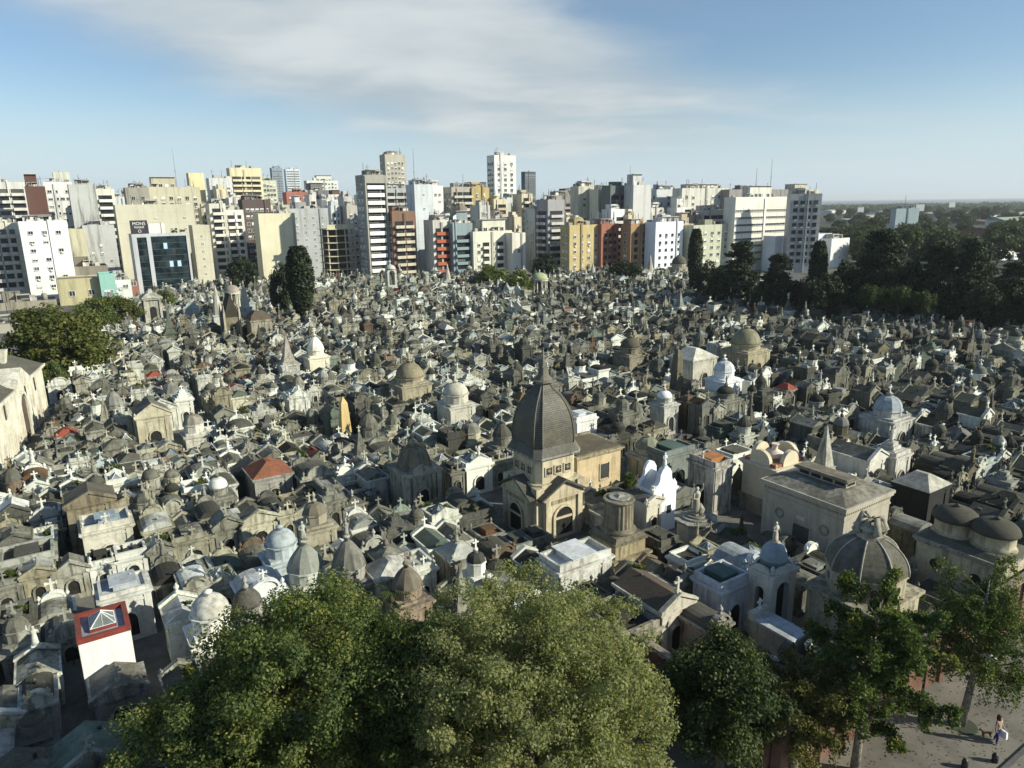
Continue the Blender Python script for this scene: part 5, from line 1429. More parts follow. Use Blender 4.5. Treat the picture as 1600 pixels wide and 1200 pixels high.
# trees of the middle distance: a few meshes, shared by their copies
TREE_M = {}


def tree_proto(key, R, cz, mat, n, size, nb, br, shell=0.6, conic=False, layers=False):
    rs = np.random.default_rng(len(TREE_M) + 50); rg = random.Random(len(TREE_M) + 50)
    b = B()
    if conic:
        b.tube([(0, 0, 0), (0, 0, cz + R[2] * 0.8)], [0.3, 0.05], 6)
        t = rs.random(n) ** 0.7; a = rs.random(n) * 6.283; wd = np.sin(np.pi * np.clip(0.08 + 0.92 * (1 - t), 0, 1) ** 0.8) ** 0.8
        rr = R[0] * wd * rs.uniform(0.6, 1.05, n)
        pts = np.stack([rr * np.cos(a), rr * np.sin(a), 0.4 + t * (cz + R[2] - 0.4)], 1); o = np.stack([np.cos(a), np.sin(a), 0.3 + 0 * a], 1)
    elif layers:
        limb_tree(b, (0, 0, 0), (0.2, 0, cz + R[2]), 0.45, rg, 18, R[0] * 0.9, 0.22); cen = []
        for i in range(nb):
            t = rg.random(); z = 2.0 + t * (cz + R[2] - 2.5); rad_ = R[0] * (1.05 - 0.8 * t ** 1.3) * rg.uniform(0.3, 1.0); a = rg.uniform(0, 6.283)
            cen.append((rad_ * math.cos(a), rad_ * math.sin(a), z))
        cen = np.array(cen); k = rs.integers(0, nb, n); o = rs.normal(size=(n, 3)); o /= np.linalg.norm(o, axis=1)[:, None]
        off = o * br * rs.random(n)[:, None] ** 0.4; off[:, 2] *= 0.32; pts = cen[k] + off
    else:
        limb_tree(b, (0, 0, 0), (0.3, 0, cz + R[2] * 0.6), 0.3, rg, 9, R[0] * 0.75, 0.3)
        pts, o = crown_points(rs, (0, 0, cz), R, nb, n, br, shell)
    TREE_M[key] = (b.mesh('trunk', 'bark'), leaf_mesh('crown', pts, size, mat, rs, 0.4, 0.75, o))


tree_proto('autumn', (4.6, 4.6, 4.6), 5.2, 'leaf_oak', 16000, 0.36, 120, 1.15)
tree_proto('round', (4.0, 4.0, 3.6), 5.0, 'leaf_green', 9000, 0.42, 80, 1.1)
tree_proto('cypress', (1.5, 1.5, 6.5), 6.5, 'leaf_dark', 7000, 0.40, 0, 0, conic=True)
tree_proto('cedar', (5.2, 5.2, 7.5), 7.5, 'leaf_dark', 15000, 0.50, 150, 1.5, layers=True)
tree_proto('darkround', (4.6, 4.6, 4.6), 6.0, 'leaf_dark', 9000, 0.5, 80, 1.3)
tree_proto('pine', (4.5, 4.5, 2.6), 8.0, 'leaf_glossy', 8000, 0.45, 40, 1.4, shell=0.5)
tree_proto('far', (6.0, 6.0, 4.6), 6.0, 'leaf_far', 2600, 1.0, 60, 1.8)


def tree(key, name, label, P, s=(1, 1, 1), group=None, seed=0):
    r = tag(empty(name, (float(P[0]), float(P[1]), 0), (seed * 2.4) % 6.28), label, 'tree', group); r.scale = s
    t, c = TREE_M[key]; link('trunk', t, r); link('crown', c, r)
    return r


def ptree(key, name, label, x0, x1, yt, yb, group=None, seed=0, hn=None):
    """tree filling the pixel columns x0..x1 with its top at yt and foot at yb"""
    P = at((x0 + x1) / 2, yb); k = F / float((P - CAM) @ fwd); wm = (x1 - x0) / k
    lo, hi = 0.5, 60
    for _ in range(40):
        m = (lo + hi) / 2
        if pix((P[0], P[1], m))[1] > yt: lo = m
        else: hi = m
    base = {'autumn': (11.0, 10.6), 'round': (9.8, 9.4), 'cypress': (3.0, 13.0), 'cedar': (11.5, 15.3), 'darkround': (11.4, 11.4), 'pine': (11, 11.5), 'far': (14, 11.5)}[key]
    s = wm / base[0]; return tree(key, name, label, P, (s, s, lo / base[1]), group, seed)


ptree('autumn', 'broadleaf_tree', 'big round tree with olive and yellow leaves by the cream church', 20, 188, 466, 602, seed=1)
ptree('round', 'broadleaf_tree', 'green tree half behind the cream church building', -42, 42, 528, 618, seed=2)
ptree('round', 'broadleaf_tree', 'small dark green tree at the foot of the olive yellow tree', 62, 114, 562, 625, seed=3)
ptree('autumn', 'broadleaf_tree', 'brownish tree behind the tall square monument', 150, 225, 455, 520, seed=4)
ptree('round', 'broadleaf_tree', 'dark green tree behind the olive yellow tree', 120, 190, 462, 530, seed=31)
ptree('round', 'broadleaf_tree', 'green tree before the glass hostel block', 232, 282, 452, 492, seed=5)
ptree('darkround', 'broadleaf_tree', 'dark tree in the shade beside the tan hostel wall', 355, 412, 398, 466, seed=6)
ptree('darkround', 'bushy_cypress', 'bushy dark cypress leaning beside the slender one', 422, 462, 408, 508, seed=7)
ptree('cypress', 'slender_cypress', 'slender dark cypress beside the bushy one', 455, 496, 385, 514, seed=8)
ptree('round', 'broadleaf_tree', 'green tree below the cream balconied block', 738, 795, 412, 456, seed=9)
ptree('round', 'broadleaf_tree', 'green tree between the cream block and the columned rotunda', 786, 835, 420, 468, seed=10)
ptree('darkround', 'broadleaf_tree', 'dark street tree below the dark glass block', 945, 1010, 405, 446, seed=11)
ptree('darkround', 'broadleaf_tree', 'dark tree at the end of the street below the grey round block', 826, 872, 395, 446, seed=12)
ptree('cypress', 'slender_cypress', 'thin spiky cypress before the white and striped blocks', 1072, 1094, 358, 470, seed=13)
ptree('cedar', 'cedar_tree', 'tall broad dark cedar before the white banded block', 1112, 1192, 372, 492, seed=14)
ptree('darkround', 'broadleaf_tree', 'low dark tree at the foot of the tall broad cedar', 1078, 1130, 405, 482, seed=15)
ptree('cedar', 'cedar_tree', 'dark layered cedar below the white banded block', 1178, 1246, 392, 500, seed=16)
ptree('cypress', 'slender_cypress', 'thin cypress in front of the low grey white building', 1258, 1284, 377, 500, seed=17)
GD = 'dark conifers along the cemetery edge'
for i, (x0, x1, yt, yb, k) in enumerate([(1240, 1320, 425, 512, 'darkround'), (1318, 1420, 352, 505, 'cedar'), (1410, 1495, 372, 515, 'cedar'), (1465, 1545, 368, 520, 'cedar'), (1528, 1612, 430, 530, 'cedar'), (1580, 1680, 440, 535, 'cedar'),
                                         (1290, 1365, 405, 498, 'darkround'), (1368, 1440, 400, 512, 'darkround'), (1440, 1510, 415, 520, 'darkround'), (1500, 1570, 440, 530, 'darkround'), (1215, 1275, 430, 500, 'darkround'), (1100, 1160, 415, 488, 'darkround'), (1345, 1425, 385, 470, 'cedar'), (1425, 1500, 395, 480, 'cedar'), (1540, 1625, 405, 490, 'cedar'), (1285, 1350, 425, 486, 'cedar'), (1490, 1560, 385, 475, 'cedar'), (1170, 1225, 435, 500, 'darkround')]):
    ptree(k, 'dark_conifer' if k == 'cedar' else 'dark_evergreen', {1: 'broad dark layered conifer standing before the pale glass tower', 2: 'dark layered conifer standing before the ochre hip roofed pavilion', 3: 'tall dark layered conifer before the parked white buses', 4: 'dark layered conifer before the long grey plastered wall', 5: 'dark layered conifer at the far end of the grey plastered wall',
          0: 'dark rounded evergreen below the low white cube building', 10: 'dark rounded evergreen at the foot of the thin cypress', 11: 'dark rounded evergreen at the foot of the broad cedar'}.get(i, 'dark layered conifer in the back rank of the cemetery grove' if k == 'cedar' else 'dark rounded evergreen among the conifers of the cemetery grove'), x0, x1, yt, yb, GD if k == 'cedar' else 'dark evergreens along the cemetery edge', 20 + i)
for i, (x0, x1, yt, yb) in enumerate([(1330, 1382, 438, 522), (1375, 1420, 440, 524), (1415, 1455, 448, 528)]):
    ptree('pine', 'pine_tree', 'lighter green flat topped pine in front of the dark conifers', x0, x1, yt, yb, 'flat topped pines', 40 + i)
ptree('pine', 'pine_tree', 'umbrella shaped tree in front of the pale glass tower', 1392, 1434, 352, 430, None, 44)
# small plants rooted on tomb roofs
rs = np.random.default_rng(9); sp, so_ = crown_points(rs, (0, 0, 0.35), (0.55, 0.55, 0.45), 18, 900, 0.25, 0.4)
SHRUB = leaf_mesh('shrub', sp, 0.14, 'leaf_ginkgo', rs, 0.4, 0.6)
for i, (c, h, lab) in enumerate(ROOFTOPS[:130]):
    q = bpy.data.objects.new('rooftop_shrub', SHRUB); COL.objects.link(q); q.location = (float(c[0]) + 0.3, float(c[1]) + 0.2, h + 0.02); s = 0.6 + (i * 37 % 10) / 14; q.scale = (s, s, s); q.rotation_euler = (0, 0, i)
    tag(q, ' '.join(lab.split()[:16]), 'shrub', 'weeds growing on tomb roofs')
q = bpy.data.objects.new('rooftop_shrub', SHRUB); COL.objects.link(q); q.location = tuple(float(k) for k in at(984, 757, 4.6)); q.scale = (1.5, 1.5, 1.5); tag(q, 'bushy green shrub on the roof behind the fluted column', 'shrub')
print('trees', round(time.time() - T0, 1))
# ------------------------------------------------------------------ city blocks
WIN = {}
BL_RNG = random.Random(4)


def window_mesh(w, h, bars=1, trim='white_trim', blind=None):
    if blind is None: blind = BL_RNG.choice([0, 0, 0, 0.3, 0.5, 0.85]) if w < 3 else 0
    k = (round(w, 1), round(h, 1), bars, trim, blind)
    if k not in WIN:
        w, h = k[0], k[1]; b = B(); b.mi = 0; b.box(-w / 2, w / 2, -0.04, -0.004, 0, h); b.mi = 1; t = 0.09
        b.box(-w / 2 - t, -w / 2, -0.16, -0.002, -t, h + t); b.box(w / 2, w / 2 + t, -0.16, -0.002, -t, h + t); b.box(-w / 2, w / 2, -0.16, -0.002, h, h + t); b.box(-w / 2 - 0.1, w / 2 + 0.1, -0.3, -0.003, -t - 0.08, -t)
        for i in range(bars):
            x = -w / 2 + w * (i + 1) / (bars + 1); b.box(x - 0.04, x + 0.04, -0.1, -0.04, 0, h)
        if blind: b.box(-w / 2, w / 2, -0.075, -0.045, h * (1 - blind), h)
        WIN[k] = b.mesh('window', ['window_glass', trim])
    return WIN[k]


def balcony_mesh(L, out, ph, rail=False):
    k = ('b', round(L, 1), out, ph, rail)
    if k not in WIN:
        L = k[1]; b = B(); b.box(-L / 2, L / 2, -out, -0.003, -0.18, 0)
        if rail:
            n = int(L / 0.5)
            for i in range(n + 1): x = -L / 2 + L * i / n; b.box(x - 0.03, x + 0.03, -out + 0.02, -out + 0.07, 0, ph)
            b.box(-L / 2, L / 2, -out, -out + 0.09, ph, ph + 0.07)
        else:
            b.box(-L / 2, L / 2, -out, -out + 0.12, 0, ph); b.box(-L / 2, -L / 2 + 0.1, -out + 0.12, -0.003, 0, ph); b.box(L / 2 - 0.1, L / 2, -out + 0.12, -0.003, 0, ph)
        WIN[k] = b.mesh('balcony', 'facade')
    return WIN[k]


def ac_mesh():
    if 'ac' not in WIN:
        b = B(); b.box(-0.4, 0.4, -0.42, -0.004, 0, 0.5); b.lathe([(0.17, 0), (0.17, 0.02)], 8, 0, 0) if False else None
        WIN['ac'] = b.mesh('air_conditioner', 'facade')
    return WIN['ac']


def facade(root, L, H, face, depth, st):
    """windows and balconies of one face; face 0 = front (local -y at y 0), 1 = left (local -x at x 0), 2 = right (local +x)"""
    style = st[0]; o = dict(st[1]) if len(st) > 1 else {}
    fh = o.get('fh', 2.9); z0 = o.get('z0', 3.2); n = max(1, int((H - 0.6 - z0) / fh)); m = o.get('m', 0.9)

    def put(me, name, x, z, color=None):
        if face == 0: loc, rz = (x, 0, z), 0.0
        elif face == 1: loc, rz = (0, L - x, z), -math.pi / 2
        else: loc, rz = (depth, x, z), math.pi / 2
        return link(name, me, root, color, loc, rz)

    rg = random.Random(int(L * 100 + H * 10))
    for i in range(n):
        z = z0 + i * fh
        if style == 'win':
            c = o.get('cols', max(1, int(L / 2.8))); ww = o.get('ww', 1.5); wh = o.get('wh', 1.5)
            for j in range(c):
                if rg.random() < o.get('skip', 0.0): continue
                x = m + (L - 2 * m) * (j + 0.5) / c
                put(window_mesh(ww, wh, o.get('bars', 1), o.get('trim', 'white_trim')), 'window', x, z + 0.9)
                if ww > 0.85 and rg.random() < 0.22: put(ac_mesh(), 'air_conditioner', x + ww * 0.2, z + 0.25, (0.66, 0.65, 0.6, 0.5))
        elif style == 'balc':
            bays = max(o.get('bays', 1), int(L / 4.6)) if not o.get('one') else 1; bl = (L - 2 * m) / bays
            for j in range(bays):
                x = m + bl * (j + 0.5); q = bl - o.get('gap', 0.4)
                put(window_mesh(q * 0.94, 2.2, max(1, int(q / 1.2)), o.get('trim', 'iron')), 'window', x, z + 0.2)
                put(balcony_mesh(q, o.get('out', 1.2), o.get('ph', 0.95), o.get('rail', False)), 'balcony', x, z, o.get('col', (0.7, 0.7, 0.66, 0.3)))
        elif style == 'strip':
            put(window_mesh(L - 2 * m, o.get('wh', 1.1), int(L / 1.1), o.get('trim', 'white_trim')), 'window', L / 2, z + 1.0)
        elif style == 'mixed':
            c = o.get('cols', 3)
            for j in range(c):
                x = m + (L - 2 * m) * (j + 0.5) / c
                if j % 2 == 0: put(window_mesh(1.2, 1.3, 1), 'window', x, z + 0.9)
                else:
                    q = (L - 2 * m) / c * 0.95; put(window_mesh(q * 0.85, 2.1, 2, 'iron'), 'window', x, z + 0.2); put(balcony_mesh(q, 1.1, 0.9), 'balcony', x, z, o.get('col', (0.7, 0.7, 0.66, 0.3)))


def building(label, x0, x1, yt, Y, wall, front=None, left=None, depth=12.0, roof='std', rot=0.0, name='apartment_block', right=None, cat='building', group=None, par=0.9):
    d = ray(x0, yt); P0 = CAM + d * (Y / d[1]); H = float(P0[2]) - par
    u = np.array([math.cos(GRID + rot), math.sin(GRID + rot), 0]); L = along(P0, u, x1)
    if x0 > 860 and name != 'background_block': depth = min(depth, 6.0)
    if H < 3: print('LOW', label, H)
    r = tag(empty(name, (float(P0[0]), float(P0[1]), 0), GRID + rot), label, cat, group)
    wall = wall if len(wall) == 4 else (*wall, 0.35)
    wall = (wall[0] * 0.97, wall[1], min(0.9, wall[2] * 1.03), wall[3]); depth = min(depth, 8.0) if name == 'apartment_block' else depth
    b = B(); b.box(0, L, 0, depth, 0, H); link('wall', b.mesh('wall', 'facade'), r, wall)
    b = B(); t = 0.25
    b.box(0, L, 0, t, H, H + par); b.box(0, L, depth - t, depth, H, H + par); b.box(0, t, t, depth - t, H, H + par); b.box(L - t, L, t, depth - t, H, H + par)
    link('parapet', b.mesh('parapet', 'facade'), r, wall)
    b = B(); b.box(t, L - t, t, depth - t, H, H + 0.1); link('roof', b.mesh('roof', 'facade'), r, (0.22, 0.2, 0.17, 0.6))
    rg = random.Random(int(x0 * 3 + yt))
    if roof == 'std':
        b = B(); w = min(L * 0.5, 4.5); xx = rg.uniform(0.1, 0.4) * L; b.box(xx, xx + w, depth * 0.3, depth * 0.3 + 3.5, H + 0.1, H + rg.uniform(2.4, 3.6)); k_ = rg.uniform(0.6, 1.0); link('roof_house', b.mesh('roof_house', 'facade'), r, tuple(q * k_ for q in wall[:3]) + (0.6,))
        if rg.random() < 0.8:
            b = B(); tx = rg.uniform(0.55, 0.85) * L; b.lathe([(0.8, H + 0.1), (0.8, H + 2.0), (0.0, H + 2.3)], 10, tx, depth * 0.4); link('water_tank', b.mesh('water_tank', 'facade'), r, (0.3, 0.28, 0.25, 0.5))
        for i in range(rg.randint(2, 4)):
            b = B(); tx, ty = rg.uniform(0.02, 0.8) * L, rg.uniform(0.05, 0.6) * depth; q = rg.uniform(1.0, 2.4); k_ = rg.uniform(0.25, 0.7); b.box(tx, tx + q, ty, ty + q * 0.8, H + 0.1, H + 0.1 + rg.uniform(0.8, 2.2)); link('roof_hut', b.mesh('roof_hut', 'facade'), r, (k_, k_ * 0.95, k_ * 0.86, 0.7))
        for i in range(rg.randint(2, 5)):
            b = B(); tx, ty = rg.uniform(0.1, 0.9) * L, rg.uniform(0.2, 0.8) * depth; hh = rg.uniform(2.5, 5.5); b.box(tx - 0.06, tx + 0.06, ty - 0.06, ty + 0.06, H + 0.1, H + hh)
            if rg.random() < 0.5: b.box(tx - 0.9, tx + 0.9, ty - 0.03, ty + 0.03, H + hh * 0.8, H + hh * 0.8 + 0.07)
            link('antenna', b.mesh('antenna', 'iron'), r)
        if rg.random() < 0.7:
            b = B(); tx = rg.uniform(0.05, 0.6) * L; q = min(3.5, L * 0.35); b.box(tx, tx + q, depth * 0.05 + 0.3, depth * 0.05 + 3, H + 2.3, H + 2.45)
            for px_ in (tx + 0.05, tx + q - 0.15): b.box(px_, px_ + 0.1, depth * 0.05 + 0.4, depth * 0.05 + 0.5, H + 0.1, H + 2.3)
            link('pergola', b.mesh('pergola', 'facade'), r, (0.5, 0.48, 0.42, 0.4))
    if front and H > 12 and L > 4:
        fh = (front[1] if len(front) > 1 else {}).get('fh', 2.9); b = B(); z = 3.0
        while z < H - 1: b.box(-0.02, L + 0.02, -0.07, -0.003, z - 0.12, z); z += fh
        link('floor_bands', b.mesh('floor_bands', 'facade'), r, tuple(min(0.85, q * 1.12) for q in wall[:3]) + (0.5,))
        if rg.random() < 0.7:
            x_ = rg.uniform(0.1, 0.8) * L; b = B(); b.box(x_, x_ + rg.uniform(0.4, 1.1), -0.35, -0.002, 0, H + rg.uniform(0, 2.5)); k_ = rg.choice([0.6, 0.8, 1.15]); link('stair_shaft', b.mesh('stair_shaft', 'facade'), r, tuple(min(0.85, q * k_) for q in wall[:3]) + (0.6,))
    if roof == 'std' and H > 14 and rg.random() < 0.6 and L > 6:
        s0 = rg.uniform(0.05, 0.35) * L; s1 = s0 + rg.uniform(0.4, 0.6) * L; b = B(); sd = min(2.2, depth * 0.25); hs = rg.choice([2.7, 2.7, 5.4]); b.box(s0, s1, sd, depth * 0.9, H + 0.1, H + hs); st_ = link('setback_storey', b.mesh('setback_storey', 'facade'), r, tuple(min(0.85, q * rg.choice([0.75, 1.05])) if False else min(0.85, q * 0.92) for q in wall[:3]) + (0.5,))
        for k_ in range(max(1, int((s1 - s0) / 2.6))): link('window', window_mesh(1.5, 1.5), st_, None, (s0 + 1.3 + k_ * 2.6, sd, H + 0.7))
        b = B(); b.box(s0 - 0.4, s1 + 0.4, sd - 0.9, sd + 0.4, H + hs, H + hs + 0.14); link('awning_slab', b.mesh('awning_slab', 'facade'), r, (0.6, 0.58, 0.52, 0.4))
    if front: facade(r, L, H, 0, depth, front)
    if left: facade(r, depth, H, 1, L, left)
    if right: facade(r, depth, H, 2, L, right)
    return r, L, H


W_ = (0.74, 0.73, 0.68); OW = (0.66, 0.63, 0.53); CRM = (0.62, 0.57, 0.44); GR_ = (0.42, 0.42, 0.40); DG_ = (0.22, 0.21, 0.20); BR_ = (0.22, 0.12, 0.085); YL_ = (0.72, 0.55, 0.23); OC = (0.48, 0.37, 0.16); RB = (0.36, 0.14, 0.085); LG_ = (0.58, 0.59, 0.57)
win = lambda **k: ('win', k)
bal = lambda **k: ('balc', k)
# --- left
building('white apartment block with small square windows on a bright plain wall', 28, 104, 346, 236, (0.84, 0.83, 0.77, 0.1), win(cols=3, ww=1.3, wh=1.0, skip=0.3), None, 10)
building('grey white block with stacked balconies beside the bright plain wall', -40, 27, 349, 237, OW, bal(bays=2, col=(0.5, 0.49, 0.44, 0.5)), None, 10)
building('white block with deep balconies and dark roof terrace', -60, 40, 284, 290, (0.68, 0.66, 0.6), bal(bays=2, col=(0.72, 0.7, 0.64, 0.4)), None, 12)
building('dark red brick party wall block', 38, 70, 291, 283, (0.14, 0.07, 0.055, 0.6), None, None, 8)
building('white tower with scattered windows behind the red brick wall', 66, 112, 284, 300, W_, win(cols=4, ww=1.4, wh=1.0, skip=0.1), None, 12)
building('pale stair tower stub above the white tower', 82, 108, 269, 312, (0.62, 0.6, 0.48), None, None, 6, roof=None)
building('weathered bare concrete party wall block', 106, 148, 288, 285, (0.50, 0.50, 0.46, 0.8), None, None, 10)
building('narrow block of white balconies beside the bare concrete wall', 147, 178, 295, 300, OW, bal(bays=1, col=(0.75, 0.73, 0.68, 0.2)), None, 10)
building('cream wall block with yellowed stains', 99, 131, 358, 262, (0.60, 0.55, 0.38, 0.6), None, None, 9, roof=None)
building('grey plastered block with a few small windows', 128, 178, 352, 268, (0.5, 0.5, 0.47, 0.6), win(cols=3, ww=0.8, wh=0.8, skip=0.55), None, 10)
building('tan block with dark top behind the hostel slab', 195, 232, 293, 330, (0.34, 0.32, 0.26, 0.6), win(cols=2), None, 9)
building('beige block with many roof huts behind the hostel slab', 230, 312, 292, 345, (0.56, 0.51, 0.36), win(cols=6), None, 9)
building('slim yellow tower above the roofs', 294, 318, 270, 400, (0.74, 0.66, 0.38), None, None, 7, roof=None)
rH, LH, HH = building('huge blank tan party wall block behind the glass hostel', 179, 301, 320, 278, (0.58, 0.54, 0.41, 0.12), win(cols=5, ww=0.7, wh=0.3, skip=0.55, fh=4.2, z0=12), None, 10)
building('lower end of the tan party wall with a sloping profile', 300, 327, 352, 279, (0.57, 0.53, 0.40, 0.15), win(cols=1, ww=0.6, wh=0.4), None, 10, roof=None)


def hostel():
    d = ray(205, 366); P0 = CAM + d * (252 / d[1]); H = float(P0[2]); u = U; L = along(P0, u, 290)
    r = tag(empty('glass_hostel_block', (float(P0[0]), float(P0[1]), 0), GRID), 'dark glass curtain walled hostel block with a sign on top', 'building'); GF = (0.52, 0.54, 0.56, 0.15)
    b = B(); b.box(0.3, L, 0.4, 9, 0, H - 0.2); link('wall', b.mesh('wall', 'facade'), r, (0.3, 0.3, 0.3, 0.3))
    b = B(); b.box(0, 1.5, 0, 9.2, 0, H); b.box(4.6, 5.9, 0, 0.6, 0, H); b.box(1.5, 4.6, 0, 0.6, H - 1.2, H); b.box(5.9, L, 0.0, 0.6, H - 1.0, H); b.box(L, L + 0.7, 0, 9, 0, H - 1)
    link('concrete_frame', b.mesh('concrete_frame', 'facade'), r, GF)
    n = 8; rows = 9; xs = [(1.5, 4.6, 2), (5.9, L - 0.02, 9)]
    lit = {(1, 3): 1, (4, 4): 1, (4, 6): 1, (8, 6): 1}
    for a, e, k in xs:
        for i in range(rows):
            for j in range(k):
                z1 = H - 1.25 - i * (H - 1.5) / rows; z0 = z1 - (H - 1.5) / rows + 0.1; x0 = a + (e - a) * j / k; x1 = a + (e - a) * (j + 1) / k - 0.08
                q = B(); q.box(x0, x1, 0.3, 0.396, z0, z1); link('pane', q.mesh('pane', 'pane_lit' if k == 9 and (i, j) in lit else 'curtain_glass'), r)
    b = B(); b.box(0.1, 5.5, 0.3, 1.2, H + 0.01, H + 4.6); sg = link('sign_board', b.mesh('sign_board', 'facade'), r, (0.045, 0.045, 0.06, 0.1))
    for txt, sz, z in (('MONS', 1.45, 3.05), ('hostel', 1.25, 1.95)):
        cu = bpy.data.curves.new('lettering', 'FONT'); cu.body = txt; cu.size = sz; cu.extrude = 0.02; cu.align_x = 'CENTER'
        t = bpy.data.objects.new('lettering', cu); COL.objects.link(t); bpy.context.view_layer.update()
        me = bpy.data.meshes.new_from_object(t.evaluated_get(bpy.context.evaluated_depsgraph_get())); bpy.data.objects.remove(t); me.materials.clear(); me.materials.append(MATS['white_trim'])
        o = link('lettering', me, sg); o.location = (2.8, 0.27, H + z); o.rotation_euler = (math.pi / 2, 0, 0)
    em = B(); em.tube([(2.8 + 0.45 * math.cos(k * math.pi / 6), 0.27, H + 0.95 + 0.45 * math.sin(k * math.pi / 6)) for k in range(13)], 0.09, 5); link('emblem', em.mesh('emblem', 'white_trim'), sg)
    b = B(); b.box(5.9, 9.6, 2, 6, H, H + 3.4); b.box(10.2, 11.2, 3, 5, H, H + 3.6); link('roof_house', b.mesh('roof_house', 'facade'), r, (0.78, 0.76, 0.7, 0.2))
    q = B(); rs_ = np.random.default_rng(3); pts, o_ = crown_points(rs_, (15, 2, H + 0.7), (2.2, 0.8, 0.7), 10, 500, 0.5); link('roof_plants', leaf_mesh('roof_plants', pts, 0.4, 'leaf_green', rs_), r)


hostel()
# low houses at the left
building('low yellow house with rusted tin roof frame', 88, 160, 437, 222, (0.50, 0.44, 0.26, 0.6), win(cols=2, z0=2), None, 12, name='low_house', roof=None, par=0.5)
building('low house with a stained dark flat roof', 96, 168, 418, 245, (0.26, 0.23, 0.18, 0.7), None, None, 12, name='low_house', roof='std', par=0.5)
building('turquoise town house with tall narrow windows', 154, 178, 428, 226, (0.28, 0.50, 0.42, 0.2), win(cols=3, ww=0.7, wh=1.8, z0=1.5, fh=3.6), None, 8, name='town_house', roof=None, par=0.6)
building('white and grey low house beside the turquoise one', 176, 204, 438, 232, (0.7, 0.69, 0.64, 0.4), win(cols=2), None, 8, name='low_house', roof='std', par=0.5)
building('small brick red house at the foot of the glass hostel', 200, 216, 440, 240, (0.28, 0.12, 0.09, 0.4), win(cols=1), None, 7, name='low_house', roof=None, par=0.4)
building('long low shed wall before the grey white balconies', -60, 74, 512, 168, (0.4, 0.37, 0.3, 0.7), None, None, 12, name='low_house', roof='std', par=0.4)
building('low walled yard building with rust stained roof', -30, 88, 476, 210, (0.32, 0.29, 0.22, 0.8), None, None, 10, name='low_house', roof='std', par=0.4)
# --- right of the tan wall
building('white stepped block with balconies and red awnings', 326, 352, 318, 300, OW, bal(bays=1, col=(0.72, 0.7, 0.62, 0.3)), win(cols=3), 14)
building('white block with rounded balconies next to a street', 350, 380, 328, 308, (0.72, 0.70, 0.62), bal(bays=2, col=(0.78, 0.76, 0.7, 0.2)), None, 14)
building('pale flat topped block with a white penthouse', 326, 362, 278, 390, (0.62, 0.62, 0.58), win(cols=4), None, 12)
building('cream terraced tower with stacked balconies', 358, 408, 262, 420, (0.70, 0.62, 0.40), bal(bays=2, col=(0.74, 0.66, 0.44, 0.2)), win(cols=3), 14)
building('dark brown brick block with white windows', 378, 422, 312, 318, (0.12, 0.09, 0.08, 0.4), win(cols=5, ww=1.3, wh=1.3), None, 12)
building('bright yellow blank party wall block', 403, 455, 334, 282, (0.70, 0.64, 0.45, 0.1), None, None, 10, roof=None)
building('grey plastered block with rows of slit windows', 452, 512, 326, 300, (0.44, 0.45, 0.44, 0.4), win(cols=4, ww=0.7, wh=0.5), win(cols=3, ww=0.7, wh=0.5), 14)
building('pale stepped block between the yellow wall and grey block', 436, 460, 330, 291, (0.52, 0.50, 0.40, 0.5), win(cols=1), None, 10)
building('cream green block behind the yellow wall', 408, 432, 282, 470, (0.62, 0.62, 0.46), win(cols=4), None, 10)
building('blue grey glass twin tower', 424, 441, 262, 900, (0.26, 0.32, 0.38, 0.2), ('strip', {}), None, 20)
building('white topped twin tower beside the blue grey one', 446, 468, 264, 910, (0.62, 0.66, 0.68, 0.2), ('strip', {}), None, 20)
building('small red brown block with a white roof room', 447, 488, 300, 430, (0.4, 0.16, 0.12, 0.3), win(cols=5), None, 10)
building('distant cream block with many windows', 479, 528, 282, 640, (0.68, 0.68, 0.6, 0.2), win(cols=9), None, 14)
building('white mid rise between roofs', 510, 550, 312, 370, W_, bal(bays=2), None, 12)
building('white and brown banded block with setback terraces', 514, 549, 332, 330, (0.60, 0.55, 0.46), bal(bays=1, col=(0.7, 0.66, 0.6, 0.3)), None, 12)


def skeleton():
    d = ray(511, 358); P0 = CAM + d * (279 / d[1]); H = float(P0[2]); L = along(P0, U, 553); D = 9.0
    r = tag(empty('unfinished_building', (float(P0[0]), float(P0[1]), 0), GRID), 'unfinished concrete frame building with open floors', 'building'); C_ = (0.55, 0.5, 0.36, 0.4); n = 8; fh = H / n
    for i in range(n + 1):
        b = B(); b.box(-0.4, L + 0.4, -0.5, D, i * fh - 0.3 if i else 0, i * fh if i else 0.2); link('floor_slab', b.mesh('floor_slab', 'facade'), r, C_)
    for i in range(4):
        for j in (0.3, D - 0.6):
            b = B(); x = 0.1 + i * (L - 0.5) / 3; b.box(x, x + 0.4, j, j + 0.4, 0.2, H - 0.3); link('pillar', b.mesh('pillar', 'facade'), r, C_)
    b = B(); b.box(0.2, L - 0.2, D - 2.5, D - 2.3, 0.2, H - 0.32); link('rear_wall', b.mesh('rear_wall', 'facade'), r, (0.16, 0.13, 0.1, 0.5))
    b = B(); b.box(0, L, 0, 0.2, H, H + 1.6); link('parapet', b.mesh('parapet', 'facade'), r, (0.6, 0.58, 0.4, 0.4))


skeleton()
